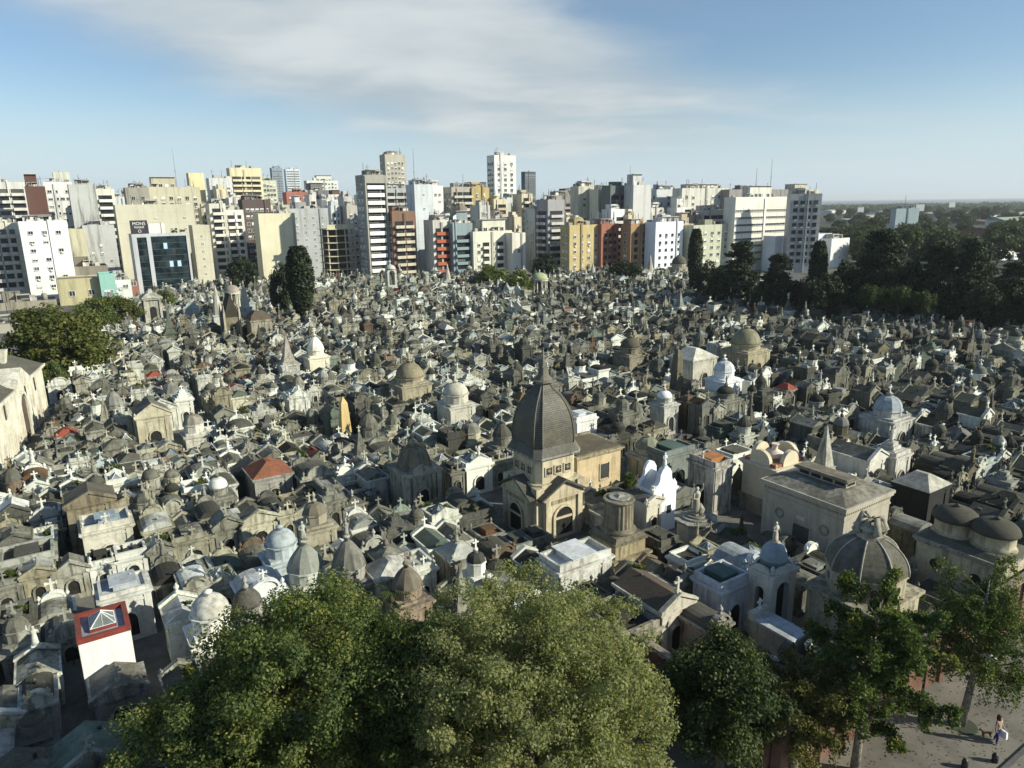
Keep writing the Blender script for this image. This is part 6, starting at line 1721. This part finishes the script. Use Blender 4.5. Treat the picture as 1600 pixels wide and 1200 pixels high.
# the narrow fifteen storey tower
rT, LT, HT = building('narrow tall grey tower with white balcony fronts', 567, 601, 273, 279, (0.34, 0.33, 0.29, 0.3), ('balc', {'one': 1, 'm': 0.8, 'bays': 1, 'ph': 1.25, 'out': 1.3, 'col': (0.86, 0.86, 0.82, 0.05), 'fh': 2.85, 'z0': 4.0}), win(cols=4, ww=1.2, wh=1.3), 15)
b = B(); b.box(0, LT, -1.6, -0.01, HT - 2.2, HT + 0.6); link('top_band', b.mesh('top_band', 'facade'), rT, (0.38, 0.37, 0.33, 0.4))
for s in (0, 1): b = B(); b.box(s * (LT - 0.5), s * (LT - 0.5) + 0.5, -1.6, -0.004, 3.4, HT - 2.21); link('side_fin', b.mesh('side_fin', 'facade'), rT, (0.42, 0.41, 0.36, 0.3))
building('tall beige tower with rows of small windows standing behind', 601, 633, 241, 450, (0.46, 0.42, 0.33, 0.3), win(cols=5, ww=1.3, wh=1.3), win(cols=2), 14)
building('brown brick block with cream balcony bands', 612, 648, 330, 281, (0.24, 0.14, 0.10, 0.3), bal(bays=1, col=(0.62, 0.55, 0.42, 0.3), out=1.3), win(cols=3), 12)
building('grey block with setback floors behind the brown brick block', 598, 648, 294, 330, (0.40, 0.41, 0.39), bal(bays=3, col=(0.55, 0.54, 0.5, 0.4)), None, 12)
building('tall pale grey blank slab', 647, 676, 288, 300, (0.60, 0.63, 0.63, 0.25), win(cols=1, ww=0.6, wh=0.6, skip=0.6), win(cols=2, ww=0.6, wh=0.6, skip=0.5), 12)
building('white block behind the pale grey slab', 668, 692, 290, 335, W_, win(cols=3, ww=1, wh=1, skip=0.3), None, 12)
building('orange and white balconied block', 676, 705, 344, 283, (0.66, 0.62, 0.54), bal(bays=1, col=(0.46, 0.13, 0.07, 0.2), out=1.2, ph=1.1), None, 12)
rQ, LQ, HQ = building('teal grey block with glass balconies', 707, 738, 349, 284, (0.28, 0.34, 0.35, 0.3), bal(bays=1, col=(0.24, 0.33, 0.35, 0.2), out=1.2), None, 12)
b = B(); b.lathe([(0.0, 0.0), (0.7, 0.12), (1.3, 0.5)], 16); q = B(); q.v = [(x + LQ * 0.3, -z + 2.5, y + HQ + 2.8) for x, y, z in b.v]; q.f, q.m, q.sm = b.f, b.m, b.sm; link('satellite_dish', q.mesh('satellite_dish', 'white_trim'), rQ)
building('cream block with irregular balconies and recessed top floors', 739, 800, 362, 286, (0.72, 0.69, 0.55, 0.2), ('mixed', {'cols': 5, 'col': (0.74, 0.72, 0.62, 0.2)}), None, 12)
building('white wall end of the cream balconied block', 800, 821, 364, 290, (0.70, 0.66, 0.56, 0.2), win(cols=1, skip=0.5), None, 12, roof=None)
building('grey brown terraced block with roof gardens', 705, 740, 292, 340, (0.42, 0.38, 0.32), bal(bays=2, col=(0.55, 0.52, 0.45, 0.4)), win(cols=3), 12)
building('ochre yellow block with small windows', 737, 764, 293, 345, OC, win(cols=2, ww=1.0, wh=1.0, skip=0.3), None, 12)
rW2, LW2, HW2 = building('tall white tower with bold window columns', 772, 806, 242, 420, (0.74, 0.72, 0.66, 0.15), win(cols=3, ww=1.6, wh=1.5, trim='white_trim'), win(cols=3, ww=1.6, wh=1.5), 14)
building('grey low block in front of the white tower', 765, 800, 318, 350, (0.48, 0.47, 0.45), None, None, 10)
building('dark glass office tower far off', 820, 837, 268, 900, (0.08, 0.11, 0.13, 0.1), ('strip', {'wh': 1.4}), None, 18, roof=None)
building('pale yellow block with stepped terraces', 803, 832, 322, 370, (0.76, 0.68, 0.36, 0.2), None, None, 12)
building('grey block with wraparound balconies', 856, 882, 312, 300, (0.35, 0.34, 0.335, 0.4), bal(bays=1, col=(0.54, 0.53, 0.51, 0.3)), bal(bays=2, col=(0.5, 0.48, 0.5, 0.3)), 14)
building('dark roofed block behind the wraparound balconies', 866, 904, 305, 350, (0.28, 0.25, 0.23), bal(bays=2, col=(0.4, 0.36, 0.34, 0.4)), None, 12)
building('ochre apartment block with air conditioners and shutters', 890, 939, 352, 284, (0.54, 0.43, 0.21, 0.3), win(cols=4, ww=1.2, wh=1.2), win(cols=2, ww=1.0, wh=1.0), 12)
building('red brick block joined to the ochre block', 940, 967, 350, 290, (0.36, 0.15, 0.10, 0.25), win(cols=3, ww=1.3, wh=1.3, trim='iron'), None, 12)
building('tall cream block with two rows of windows', 904, 936, 291, 330, (0.58, 0.55, 0.44), win(cols=2, skip=0.2), None, 14)
building('cream fin block beside the dark glass bands', 935, 956, 296, 326, (0.68, 0.64, 0.50, 0.15), win(cols=1, ww=1.2), None, 12)
building('block with wide dark glass bands and a white top', 954, 990, 290, 318, (0.16, 0.17, 0.16, 0.2), ('strip', {'wh': 1.9, 'trim': 'iron'}), None, 14)
building('pale blank wall block with dark neighbour', 990, 1018, 289, 316, (0.60, 0.585, 0.555, 0.3), None, None, 12)
building('ochre and brown block with paired windows', 986, 1024, 350, 288, (0.40, 0.24, 0.13, 0.3), win(cols=3, trim='iron'), win(cols=1), 12)
building('bright white block with paired square windows', 1025, 1068, 347, 286, (0.78, 0.80, 0.83, 0.05), win(cols=4, ww=0.9, wh=0.9, trim='iron'), None, 12)
building('narrow brown striped balcony block', 1067, 1084, 350, 296, (0.5, 0.4, 0.3), bal(bays=1, col=(0.6, 0.5, 0.4, 0.3)), None, 12)
building('pale block with ribbed balconies', 1026, 1064, 296, 345, LG_, win(cols=3), win(cols=3), 14)
building('long grey white block with stained walls', 1066, 1150, 294, 335, (0.60, 0.58, 0.50, 0.6), win(cols=8, skip=0.3), None, 14)
building('pale green cream block with shuttered windows', 1084, 1142, 352, 292, (0.54, 0.54, 0.40, 0.3), win(cols=5, ww=1.5, wh=1.2), None, 12)
building('white terraced setback block with red brick penthouse', 1098, 1145, 328, 312, (0.62, 0.56, 0.48), bal(bays=2, col=(0.75, 0.7, 0.62, 0.3)), None, 12)
building('dark block with cluttered water tanks on its roof', 1140, 1232, 296, 345, (0.3, 0.27, 0.25), None, None, 12)
building('broad white block with long window bands', 1150, 1232, 308, 300, (0.74, 0.71, 0.61, 0.15), ('strip', {'wh': 0.9, 'trim': 'white_trim', 'm': 0.4}), None, 14)
building('grey block with square windows and a darker blank side', 1236, 1285, 303, 296, (0.43, 0.425, 0.40, 0.35), win(cols=4, ww=1.5, wh=1.3, trim='iron'), None, 10, rot=rad(-40), roof='std')
building('low white grey industrial building with few windows', 1212, 1300, 369, 300, (0.68, 0.70, 0.72, 0.15), win(cols=5, ww=0.8, wh=0.8, skip=0.2, fh=4), None, 14, roof=None, name='low_white_building')
building('low white cube end of the industrial building', 1300, 1328, 373, 312, (0.74, 0.73, 0.68, 0.1), win(cols=1, ww=0.8, wh=0.9), None, 12, name='low_white_building')
building('pale blue green glass tower above the park trees', 1401, 1437, 326, 520, (0.42, 0.50, 0.50, 0.15), ('strip', {'wh': 0.5, 'fh': 6}), None, 10, roof='std', name='glass_tower', rot=rad(-25))
# narrow blocks that fill the street fronts
rg = random.Random(19)
PALE = [(0.72, 0.70, 0.62), (0.66, 0.63, 0.54), (0.76, 0.75, 0.71), (0.58, 0.56, 0.50), (0.5, 0.47, 0.40), (0.62, 0.64, 0.63), (0.40, 0.34, 0.28), (0.68, 0.60, 0.42), (0.30, 0.24, 0.2), (0.70, 0.66, 0.60)]
PNAME = ['white', 'off white', 'bright white', 'greyish', 'tan', 'cool grey', 'brown', 'cream', 'dark brown', 'ivory']
for px, lay in [(q, 0) for q in range(-30, 1110, 26)] + [(q, 1) for q in range(-20, 1130, 24)]:
    px += rg.uniform(-8, 8); wpx = rg.uniform(10, 22); yt = rg.uniform(320, 345) if lay == 0 else rg.uniform(294, 322); k = rg.randrange(len(PALE)); sty = rg.choice(['b', 'b', 'w', 'w', 'm'])
    kk = rg.choice([1.0, 1.12, 0.8]); f = bal(bays=1, col=(*[q * kk for q in PALE[k]], 0.4), rail=False) if sty == 'b' else win(cols=max(2, int(wpx / 9)), ww=1.2, wh=1.4, trim=rg.choice(['white_trim', 'iron'])) if sty == 'w' else ('mixed', {'cols': 3, 'col': (*PALE[k], 0.4)})
    building('narrow ' + PNAME[k] + ' apartment block ' + {'b': 'with stacked balconies', 'w': 'with plain rows of windows', 'm': 'with windows and balconies'}[sty] + ' squeezed between others', px, px + wpx, yt, rg.uniform(302, 335) if lay == 0 else rg.uniform(345, 430), (*PALE[k], 0.55), f, win(cols=2, ww=0.9, wh=1.0, skip=0.3), 8, name='narrow_block', group='narrow blocks between the larger ones')
# filler blocks of the city behind
rg = random.Random(77); px = -40; i = 0
while px < 1290:
    wpx = rg.uniform(22, 46); yt = rg.uniform(296, 318); c = rg.choice([W_, OW, GR_, LG_, CRM, BR_, (0.5, 0.46, 0.38), DG_])
    building(rg.choice(['pale', 'plain', 'mid rise', 'weathered']) + ' apartment block showing only its top floors behind others', px, px + wpx, yt, rg.uniform(440, 620), tuple(q * (0.8 + 0.3 * ((i * 37) % 10) / 10) for q in c), win(cols=4, z0=22), None, 12, name='background_block', group='background blocks of the skyline')
    px += wpx + rg.uniform(-4, 14); i += 1
for x, y0, Y in ((269, 232, 700), (645, 232, 600), (723, 272, 500), (985, 258, 700), (1183, 262, 600), (1207, 248, 700), (1416, 305, 522)):
    d = ray(x, y0); P = CAM + d * (Y / d[1]); b = B(); n = 10; h = float(P[2])
    b.tube([(0, 0, 0), (0, 0, h)], [0.45, 0.1], 4); b.tube([(0, 0, h * 0.75), (0, 0, h * 0.75 + 0.3)], [0.7, 0.7], 6)
    o = link('radio_mast', b.mesh('radio_mast', 'iron'), None, None, (float(P[0]), float(P[1]), 0)); tag(o, 'thin lattice radio mast rising above the roofs', 'mast', 'radio masts over the skyline')


# ------------------------------------------------------------------ the park and river shore at the right
def shed(label, x0, x1, yt, Y, col, roofc, depth=25, name='low_warehouse', hip=False):
    d = ray(x0, yt); P0 = CAM + d * (Y / d[1]); H = max(float(P0[2]), 4.0); L = along(P0, U, x1); L = min(max(L, 6), 160)
    r = tag(empty(name, (float(P0[0]), float(P0[1]), 0), GRID), label, 'building')
    b = B(); b.box(0, L, 0, depth, 0, H * (0.6 if hip else 0.8)); link('wall', b.mesh('wall', 'facade'), r, (*col, 0.3)); b = B()
    if hip: b.taper(L / 2, depth / 2, L + 1, depth + 1, H * 0.6, L * 0.4, depth * 0.2, H)
    else: b.prismx([(-0.3, H * 0.8), (depth + 0.3, H * 0.8), (depth / 2, H)], -0.2, L + 0.2)
    link('roof', b.mesh('roof', 'facade'), r, (*roofc, 0.3))
    facade(r, L, H * 0.8, 0, depth, win(cols=max(2, int(L / 6)), z0=0.6, fh=4))


shed('large ochre hip roofed pavilion among the park trees', 1432, 1476, 364, 430, (0.5, 0.36, 0.16), (0.52, 0.33, 0.13), 22, 'hip_roofed_pavilion', True)
shed('long grey station shed beyond the park', 1478, 1545, 334, 1150, (0.3, 0.28, 0.26), (0.24, 0.22, 0.21), 60)
shed('long dull shed with brown roof near the shore', 1545, 1640, 346, 800, (0.3, 0.2, 0.16), (0.17, 0.12, 0.10), 40)
shed('pale terracotta shed by the river', 1512, 1545, 326, 1700, (0.55, 0.42, 0.34), (0.5, 0.38, 0.3), 40)
shed('white gabled house with green roof by the shore', 1572, 1620, 340, 620, (0.7, 0.68, 0.6), (0.3, 0.38, 0.32), 16, 'gabled_house')
shed('red brown roofed hall behind the bus depot', 1560, 1680, 356, 520, (0.26, 0.13, 0.10), (0.2, 0.09, 0.07), 24)
shed('low white building by the river avenue', 1300, 1322, 328, 1500, (0.7, 0.69, 0.64), (0.6, 0.6, 0.57), 30)
shed('white shelter roof between park trees', 1434, 1447, 346, 700, (0.75, 0.73, 0.68), (0.78, 0.77, 0.72), 14, 'shelter')
for i, (x0, x1, yt, Y, c_, lab) in enumerate([(1385, 1400, 330, 1300, (0.7, 0.68, 0.62), 'pale flat shed beyond the park avenue'), (1452, 1470, 332, 1250, (0.55, 0.42, 0.36), 'rosy domed hall by the station'), (1500, 1512, 340, 900, (0.75, 0.74, 0.7), 'small white box building near the sheds'),
                                      (1330, 1352, 342, 900, (0.66, 0.66, 0.6), 'white roofed building among park trees'), (1552, 1566, 336, 1000, (0.72, 0.7, 0.66), 'white end wall building of the shore sheds'), (1360, 1380, 336, 1100, (0.5, 0.47, 0.42), 'dull grey roof among park trees'), (1590, 1625, 333, 1200, (0.62, 0.58, 0.5), 'buff shed by the river bank')]):
    shed(lab, x0, x1, yt, Y, c_, tuple(q * 0.9 for q in c_), 30)
shed('low cream depot with a long white roof', 1518, 1600, 388, 330, (0.66, 0.64, 0.56), (0.62, 0.61, 0.56), 12)
for i, (x, y, Y) in enumerate(((1488, 318, 1200), (1438, 322, 900), (1345, 326, 1200))):
    d = ray(x, y); P = CAM + d * (Y / d[1]); h = max(4.0, float(P[2])); b = B(); b.box(-0.6, 0.6, -0.6, 0.6, 0, h - 6); q = B(); q.box(-5, 5, -0.4, 0.4, h - 6, h + 2)
    emit('billboard', 'white billboard on a post above the distant sheds', 'billboard', (float(P[0]), float(P[1]), 0), 0, [('post', b, 'iron', None), ('board', q, 'white_trim', None)], 'billboards near the shore')


def vehicle(x, y, kind, label, rz):
    P = at(x, y); L, W2, Hh = (9.0, 2.5, 3.2) if kind == 'bus' else (6.0, 2.2, 2.6)
    b = B(); b.box(-L / 2, L / 2, -W2 / 2, W2 / 2, 0.45, Hh); b.taper(0, 0, L, W2, Hh, L - 0.4, W2 - 0.4, Hh + 0.2)
    parts = [('body', b, 'facade', (0.8, 0.8, 0.78, 0.1))]; q = B()
    for s in (-1, 1): q.box(-L / 2 + 0.4, L / 2 - 0.4, s * W2 / 2 - 0.02 + (0 if s > 0 else -0.01), s * W2 / 2 + 0.03, 1.5, Hh - 0.5)
    parts.append(('window_band', q, 'window_glass', None))
    for sx in (-0.32, 0.32):
        for s in (-1, 1):
            w = B(); w.tube([(sx * L, s * (W2 / 2 - 0.28), 0.48), (sx * L, s * (W2 / 2 + 0.02), 0.48)], 0.48, 10); parts.append(('wheel', w, 'iron', None))
    emit('parked_' + kind, label, kind, (float(P[0]), float(P[1]), 0), rz, parts, 'white vehicles parked behind the grove')


for i, (x, y) in enumerate([(1446, 402), (1465, 404), (1530, 412), (1548, 410), (1566, 408), (1584, 407), (1598, 406)]): vehicle(x, y, 'bus' if i % 3 == 0 else 'van', 'white bus parked beyond the dark grove' if i % 3 == 0 else 'white van parked beyond the dark grove', GRID)
P = at(1535, 432); b = B(); b.box(-3, 40, 0, 0.5, 0, 4.4); c = B(); c.box(-3.1, 40.1, -0.1, 0.6, 4.4, 4.6)
emit('grey_boundary_wall', 'long grey plastered wall behind the dark grove', 'wall', (float(P[0]), float(P[1]), 0), GRID - 0.55, [('wall', b, 'facade', (0.14, 0.14, 0.12, 0.5)), ('coping', c, 'facade', (0.2, 0.19, 0.17, 0.5))])

rg = random.Random(31); n = 0
while n < 170:
    Y = 300 * (1600 / 300) ** rg.random(); x = rg.uniform(1295, 1680); dx = (x - 800) / 1146 * Y
    if x < 1340 and Y < 420: continue
    s = rg.uniform(0.7, 1.35); n += 1
    tree('far', 'park_tree', 'green park tree beyond the cemetery, toward the river', (dx, Y), (s, s, s * rg.uniform(0.8, 1.2)), 'trees of the park toward the river', n)
rs = np.random.default_rng(12)
N = 26000; Y = 1500 + 1650 * rs.random(N) ** 0.8; X = Y * rs.uniform(0.38, 0.85, N); ph = np.sin(X * 0.013) * np.cos(Y * 0.011) + np.sin(X * 0.031 + Y * 0.02)
keep = ph > -0.9; X, Y, ph = X[keep], Y[keep], ph[keep]
pts = np.stack([X, Y, rs.random(len(X)) * (7.5 + 3.0 * np.sin(X * 0.05) * np.cos(Y * 0.03))], 1)
o = link('distant_wood', leaf_mesh('distant_wood', pts, 7.5, 'leaf_far', rs, 0.5, 0.8)); tag(o, 'hazy belt of woods along the far river shore', 'woods', None, 'stuff')


# ------------------------------------------------------------------ the plaza: person, dog, lamp, bollards
def skin_body(name, V_, E_, R_, mats, pickmat, parent):
    me = bpy.data.meshes.new(name); me.from_pydata(V_, E_, []); o = bpy.data.objects.new(name, me); COL.objects.link(o)
    o.modifiers.new('skin', 'SKIN'); sk = me.skin_vertices[0].data
    for i, r in enumerate(R_): sk[i].radius = (r, r)
    sk[0].use_root = True
    m = o.modifiers.new('sub', 'SUBSURF'); m.levels = 2; m.render_levels = 2
    bpy.context.view_layer.update()
    me2 = bpy.data.meshes.new_from_object(o.evaluated_get(bpy.context.evaluated_depsgraph_get())); bpy.data.objects.remove(o)
    me2.materials.clear()
    for k in mats: me2.materials.append(MATS[k])
    me2.polygons.foreach_set('material_index', [pickmat(p.center) for p in me2.polygons]); me2.polygons.foreach_set('use_smooth', [True] * len(me2.polygons))
    return link(name, me2, parent)


for nm, c in (('cloth_blue', (0.025, 0.03, 0.12)), ('cloth_beige', (0.38, 0.27, 0.2)), ('skin', (0.45, 0.27, 0.19)), ('hair', (0.06, 0.035, 0.02)), ('cloth_white', (0.75, 0.74, 0.72)), ('dog_coat', (0.10, 0.06, 0.03)), ('shoe', (0.6, 0.58, 0.55))): mat_plain(nm, c, 0.85, 0.15, 6)
Pp = at(1556, 1160); face_rz = rad(200)
r = tag(empty('person', (float(Pp[0]), float(Pp[1]), 0), face_rz), 'person walking a dog across the plaza in blue trousers and beige top', 'person')
V_ = [(0, 0, 0.93), (0, 0, 1.12), (0, 0.01, 1.34), (0, 0.01, 1.45), (0, 0.02, 1.56), (0, 0.01, 1.64),
      (0.17, 0, 1.38), (0.24, 0.02, 1.12), (0.27, 0.1, 0.88), (0.28, 0.13, 0.80), (-0.17, 0, 1.38), (-0.25, -0.02, 1.12), (-0.33, 0.08, 0.90), (-0.35, 0.11, 0.82),
      (0.1, 0, 0.88), (0.12, 0.12, 0.48), (0.12, 0.1, 0.08), (0.13, 0.22, 0.04), (-0.1, 0, 0.88), (-0.11, -0.04, 0.48), (-0.11, -0.2, 0.10), (-0.12, -0.1, 0.04)]
E_ = [(0, 1), (1, 2), (2, 3), (3, 4), (4, 5), (2, 6), (6, 7), (7, 8), (8, 9), (2, 10), (10, 11), (11, 12), (12, 13), (0, 14), (14, 15), (15, 16), (16, 17), (0, 18), (18, 19), (19, 20), (20, 21)]
R_ = [0.14, 0.125, 0.13, 0.055, 0.105, 0.085, 0.06, 0.045, 0.033, 0.035, 0.06, 0.045, 0.033, 0.035, 0.10, 0.075, 0.05, 0.04, 0.10, 0.075, 0.05, 0.04]
skin_body('body', V_, E_, R_, ['cloth_blue', 'cloth_beige', 'skin', 'shoe'], lambda c: 3 if c.z < 0.08 else 0 if c.z < 0.93 and abs(c.x) < 0.24 else 2 if (c.z > 1.44 or c.z < 0.93) else 1, r)
b = B(); b.lathe([(0.09, 1.34), (0.125, 1.46), (0.13, 1.58), (0.11, 1.68), (0.05, 1.735), (0.0, 1.745)], 12, 0, -0.035, 0, 0.95, 1.0); link('hair', b.mesh('hair', 'hair'), r)
bg_ = B(); bg_.taper(0, 0, 0.16, 0.40, 0, 0.12, 0.34, 0.42); bg_.tube([(0, -0.12, 0.42), (0, -0.06, 0.60), (0, 0.06, 0.60), (0, 0.12, 0.42)], 0.012, 5)
q = link('shoulder_bag', bg_.mesh('shoulder_bag', 'cloth_white')); mw = Matrix.Rotation(face_rz, 4, 'Z') @ Vector((-0.35, 0.11, 0)); q.location = (float(Pp[0]) + mw.x, float(Pp[1]) + mw.y, 0.30); q.rotation_euler = (0, 0, face_rz)
tag(q, 'white bag carried by the person on the plaza', 'bag')
Pd = at(1540, 1152); r = tag(empty('dog', (float(Pd[0]), float(Pd[1]), 0), rad(170)), 'small brown dog walking beside the person on the plaza', 'dog')
V_ = [(0, 0, 0.42), (0.22, 0, 0.44), (0.32, 0, 0.56), (0.42, 0, 0.60), (0.53, 0, 0.56), (-0.24, 0, 0.43), (-0.42, 0, 0.52)]; E_ = [(0, 1), (1, 2), (2, 3), (3, 4), (0, 5), (5, 6)]; R_ = [0.105, 0.12, 0.075, 0.075, 0.035, 0.10, 0.02]
for s in (-1, 1):
    k = len(V_); V_ += [(0.2, s * 0.08, 0.28), (0.17, s * 0.08, 0.14), (0.19, s * 0.08, 0.02)]; E_ += [(1, k), (k, k + 1), (k + 1, k + 2)]; R_ += [0.05, 0.032, 0.03]
    k = len(V_); V_ += [(-0.22, s * 0.08, 0.28), (-0.31, s * 0.08, 0.17), (-0.27, s * 0.08, 0.02)]; E_ += [(5, k), (k, k + 1), (k + 1, k + 2)]; R_ += [0.06, 0.03, 0.03]
skin_body('body', V_, E_, R_, ['dog_coat'], lambda c: 0, r); r.scale = (0.78, 0.78, 0.78)
for s in (-1, 1):
    b = B(); b._add([(0.36, s * 0.05, 0.66), (0.42, s * 0.07, 0.66), (0.37, s * 0.10, 0.58), (0.38, s * 0.06, 0.72)], [(0, 1, 3), (1, 2, 3), (2, 0, 3), (0, 2, 1)]); link('ear', b.mesh('ear', 'dog_coat'), r)


def street_lamp():
    base = at(1437, 1112); z = 0.5
    while pix((base[0], base[1], z))[1] > 992: z += 0.05
    end = at(1558, 1032, z + 0.1); v = Vector((float(end[0] - base[0]), float(end[1] - base[1]), 0)); d = v.normalized(); L = v.length; P = []
    b = B(); b.lathe([(0.14, 0), (0.14, 0.9), (0.09, 1.0)], 10); b.tube([(0, 0, 0.9), (0, 0, z - 0.4), tuple(d * 0.15 + Vector((0, 0, z - 0.1))), tuple(d * 0.6 + Vector((0, 0, z + 0.12)))], [0.075, 0.06, 0.055, 0.05], 8); P.append(('post', b, 'iron', None))
    b = B(); b.tube([tuple(d * 0.6 + Vector((0, 0, z + 0.12))), tuple(d * L * 0.6 + Vector((0, 0, z + 0.25))), tuple(d * (L - 0.6) + Vector((0, 0, z + 0.12)))], [0.05, 0.04, 0.04], 6); P.append(('arm', b, 'iron', None))
    b = B(); b.tube([tuple(d * (L - 0.65) + Vector((0, 0, z + 0.12))), tuple(d * (L - 0.3) + Vector((0, 0, z + 0.11))), tuple(d * L + Vector((0, 0, z + 0.08)))], [0.08, 0.16, 0.07], 8); P.append(('lamp_head', b, 'white_trim', None))
    emit('street_lamp', 'dark street lamp with a long curved arm beside the brick wall', 'street lamp', (float(base[0]), float(base[1]), 0), 0, P)


street_lamp()
for x, y in ((1554, 1190), (1507, 1199)):
    P = at(x, y); b = B(); b.lathe([(0.16, 0), (0.16, 0.3), (0.15, 0.42), (0.08, 0.52), (0.0, 0.55)], 12); c = B(); c.lathe([(0.165, 0.3), (0.175, 0.32), (0.165, 0.34)], 12)
    emit('bollard', 'short dark round topped bollard at the plaza kerb', 'bollard', (float(P[0]), float(P[1]), 0), 0, [('post', b, 'iron', None), ('ring', c, 'iron', None)], 'bollards at the plaza kerb')
P = at(1505, 1134); b = B(); b.lathe([(0.75, 0), (0.7, 0.06)], 14); structure('tree_pit', b, 'city_ground', (float(P[0]), float(P[1]), 0))

rs = np.random.default_rng(44); N = 800
ll = np.concatenate([at(1502, 1133)[None, :] + rs.normal(size=(N // 2, 3)) * (2.6, 2.6, 0), at(1335, 1205)[None, :] + rs.normal(size=(N // 2, 3)) * (2.6, 2.6, 0)]); ll[:, 2] = 0.012
ll = ll[(ll @ V) < WALL_B - 0.5]
tag(link('fallen_leaves', leaf_mesh('fallen_leaves', ll, 0.11, 'leaf_autumn', rs, 6.0, 0.7)), 'yellow fallen leaves scattered on the plaza under the trees', 'leaves', None, 'stuff')
b = B(); b.box(-32000, 42000, -400, 46000, -1.5, 118)
hz = bpy.data.materials.new('haze'); hz.use_nodes = True; nt = NT(hz.node_tree)
pv = nt.n('ShaderNodeVolumePrincipled'); pv.inputs['Color'].default_value = (0.88, 0.94, 0.97, 1); pv.inputs['Density'].default_value = 0.00009; pv.inputs['Anisotropy'].default_value = 0.2
o_ = nt.n('ShaderNodeOutputMaterial'); nt.set(o_.inputs['Volume'], pv.outputs[0]); MATS['haze'] = hz
tag(link('haze', b.mesh('haze', 'haze')), 'thin pale haze over the city and the river', 'haze', None, 'stuff')
sc.cycles.use_denoising = True
try: sc.cycles.denoiser = 'OPENIMAGEDENOISE'
except Exception: pass
sc.cycles.max_bounces = 6; sc.cycles.diffuse_bounces = 3; sc.cycles.glossy_bounces = 2; sc.cycles.transmission_bounces = 2; sc.cycles.transparent_max_bounces = 4
sc.cycles.sample_clamp_indirect = 6
print('DONE', len(bpy.data.objects), round(time.time() - T0, 1))
